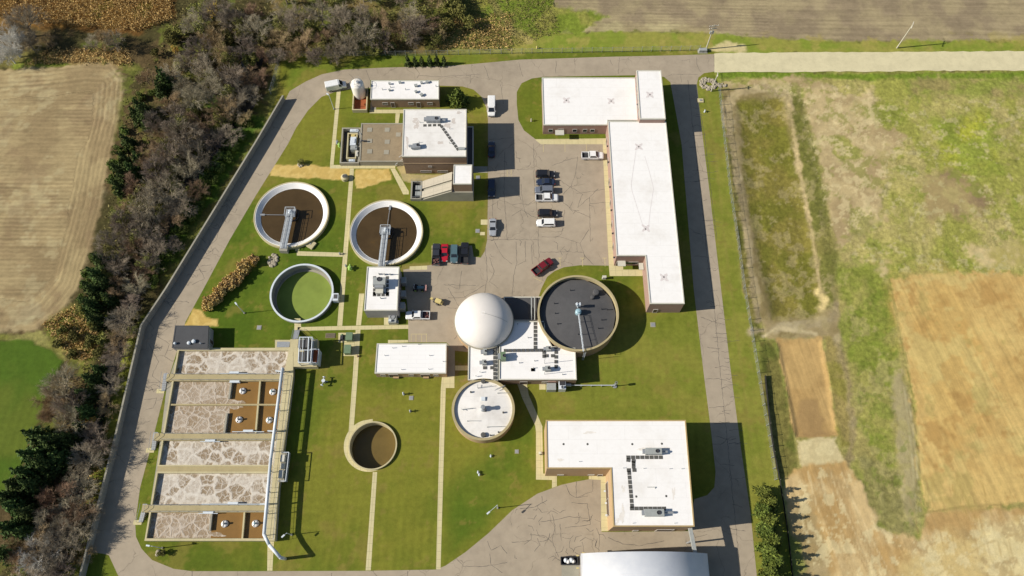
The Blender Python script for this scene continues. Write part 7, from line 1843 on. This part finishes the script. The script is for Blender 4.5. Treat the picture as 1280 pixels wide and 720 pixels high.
# beside the plant
row = [(509.5, 'leftmost, widest'), (518.5, 'second from the left'), (527, 'third from the left'), (537, 'third from the right'), (546, 'second from the right'), (555, 'rightmost, smallest')]
for k, (u, w_) in enumerate(row):
    tree('c0', u, 76, (1.2, 1.1, 1.1, 1.15, 1.15, 1.05)[k], 'dark columnar cypress in the row of six by the north fence, '+w_, 'tree', 'row of columnar cypresses', 1.8)
tree('r0', 572, 121, .95, 'round yellow green tree between the two brick buildings', 'tree', None, 3.2)
for k, (u, v, s) in enumerate(((958, 614, .95), (965, 627, 1.05), (957, 637, 1.0), (966, 650, 1.1), (960, 663, 1.05), (968, 675, 1.1), (962, 688, 1.05), (970, 700, 1.1), (964, 713, 1.1), (974, 726, 1.1), (966, 740, 1.1))):
    tree('l%d' % (k % 3), u, v, s, 'yellow green cedar in the dense hedge at the bottom of the east fence', 'tree', 'cedar hedge at the east fence', 2.8)
og = random.Random(8)  # slanting bed of ornamental grass tufts
for k in range(46):
    f = k/45; u = 316+(258-316)*f+og.uniform(-4, 4); v = 326+(384-326)*f+og.uniform(-4, 4)
    tree('d0' if k % 3 else 'd1', u, v, og.uniform(.85, 1.2), 'tan ornamental grass tuft in the slanting planted bed left of the green tank', 'plant', 'tan ornamental grasses in the slanting bed', .8)
tree('o1', 203, 690.5, .35, 'small dark bush at the foot of the lamp post below the basins', 'shrub', None, .5)
tree('o2', 376, 203, .35, 'small brown bush on the straw mulch edge', 'shrub', None, .5)
#many(['o2', 'o0'], [(905, 125, .45), (908, 140, .4), (915, 165, .35)], 'small green bush outside the top of the east fence', 'shrub', 'bushes outside the east fence', .8)

# masses nobody could count: corn, brush, dry grass
def scatter(name, polys, n, mat, size, blades, ht, seed, ex=None, flat=0.2):
    rr = random.Random(seed); m_ = MB(); us = [p_[0] for pl_ in polys for p_ in pl_]
    def inside(pl_, u, v):
        c = False
        for (x0, y0), (x1, y1) in zip(pl_, pl_[1:]+pl_[:1]):
            if (y0 > v) != (y1 > v) and u < x0+(v-y0)*(x1-x0)/(y1-y0): c = not c
        return c
    for pl_ in polys:
        u0, u1 = min(p_[0] for p_ in pl_), max(p_[0] for p_ in pl_); v0, v1 = min(p_[1] for p_ in pl_), max(p_[1] for p_ in pl_)
        k = 0; tries = 0; tgt = n//len(polys)
        while k < tgt and tries < tgt*8:
            tries += 1; u, v = rr.uniform(u0, u1), rr.uniform(v0, v1)
            if not inside(pl_, u, v): continue
            x, y = W(u, v); z = gz(x, y); k += 1; s = rr.uniform(.5, 1.2); hh = ht*rr.uniform(.5, 1.1)
            for b in range(blades):
                leafquad(m_, (x+rr.gauss(0, size*1.1*s), y+rr.gauss(0, size*1.1*s), z+hh*rr.uniform(.1, 1.0)), size*s*rr.uniform(.5, 1.1), rr, flat)
    return stuff(name, m_, mat)
WOOD = [(222, 5), (345, -20), (590, -20), (560, 50), (500, 64), (350, 64), (335, 110), (300, 140), (262, 195), (215, 270), (185, 330), (160, 400), (140, 470), (120, 560), (95, 680), (80, 740), (0, 740), (20, 660), (60, 560), (80, 480), (130, 440), (105, 380), (130, 290), (150, 190), (160, 100), (200, 60)]
scatter('corn_stand', [[(-60, -40), (216, -40), (215, 25), (168, 40), (120, 35), (60, 30), (-60, 18)]], 9500, M['leaf_dry'], .26, 5, 1.7, 1)
scatter('brush', [WOOD], 2600, M['leaf_weed'], .34, 7, 1.4, 2)
scatter('dry_grass', [[(60, 62), (160, 60), (165, 82), (90, 78), (30, 82)], [(535, 30), (640, 15), (640, 62), (540, 62)], [(52, 405), (95, 382), (130, 430), (110, 452), (90, 448)], [(90, 560), (140, 520), (105, 700), (70, 715)]], 2600, M['leaf_tan'], .3, 5, .9, 3)
scatter('weeds', [[(560, -10), (690, -10), (700, 40), (640, 60), (580, 60)]], 1800, M['leaf_weed'], .22, 5, .45, 4)
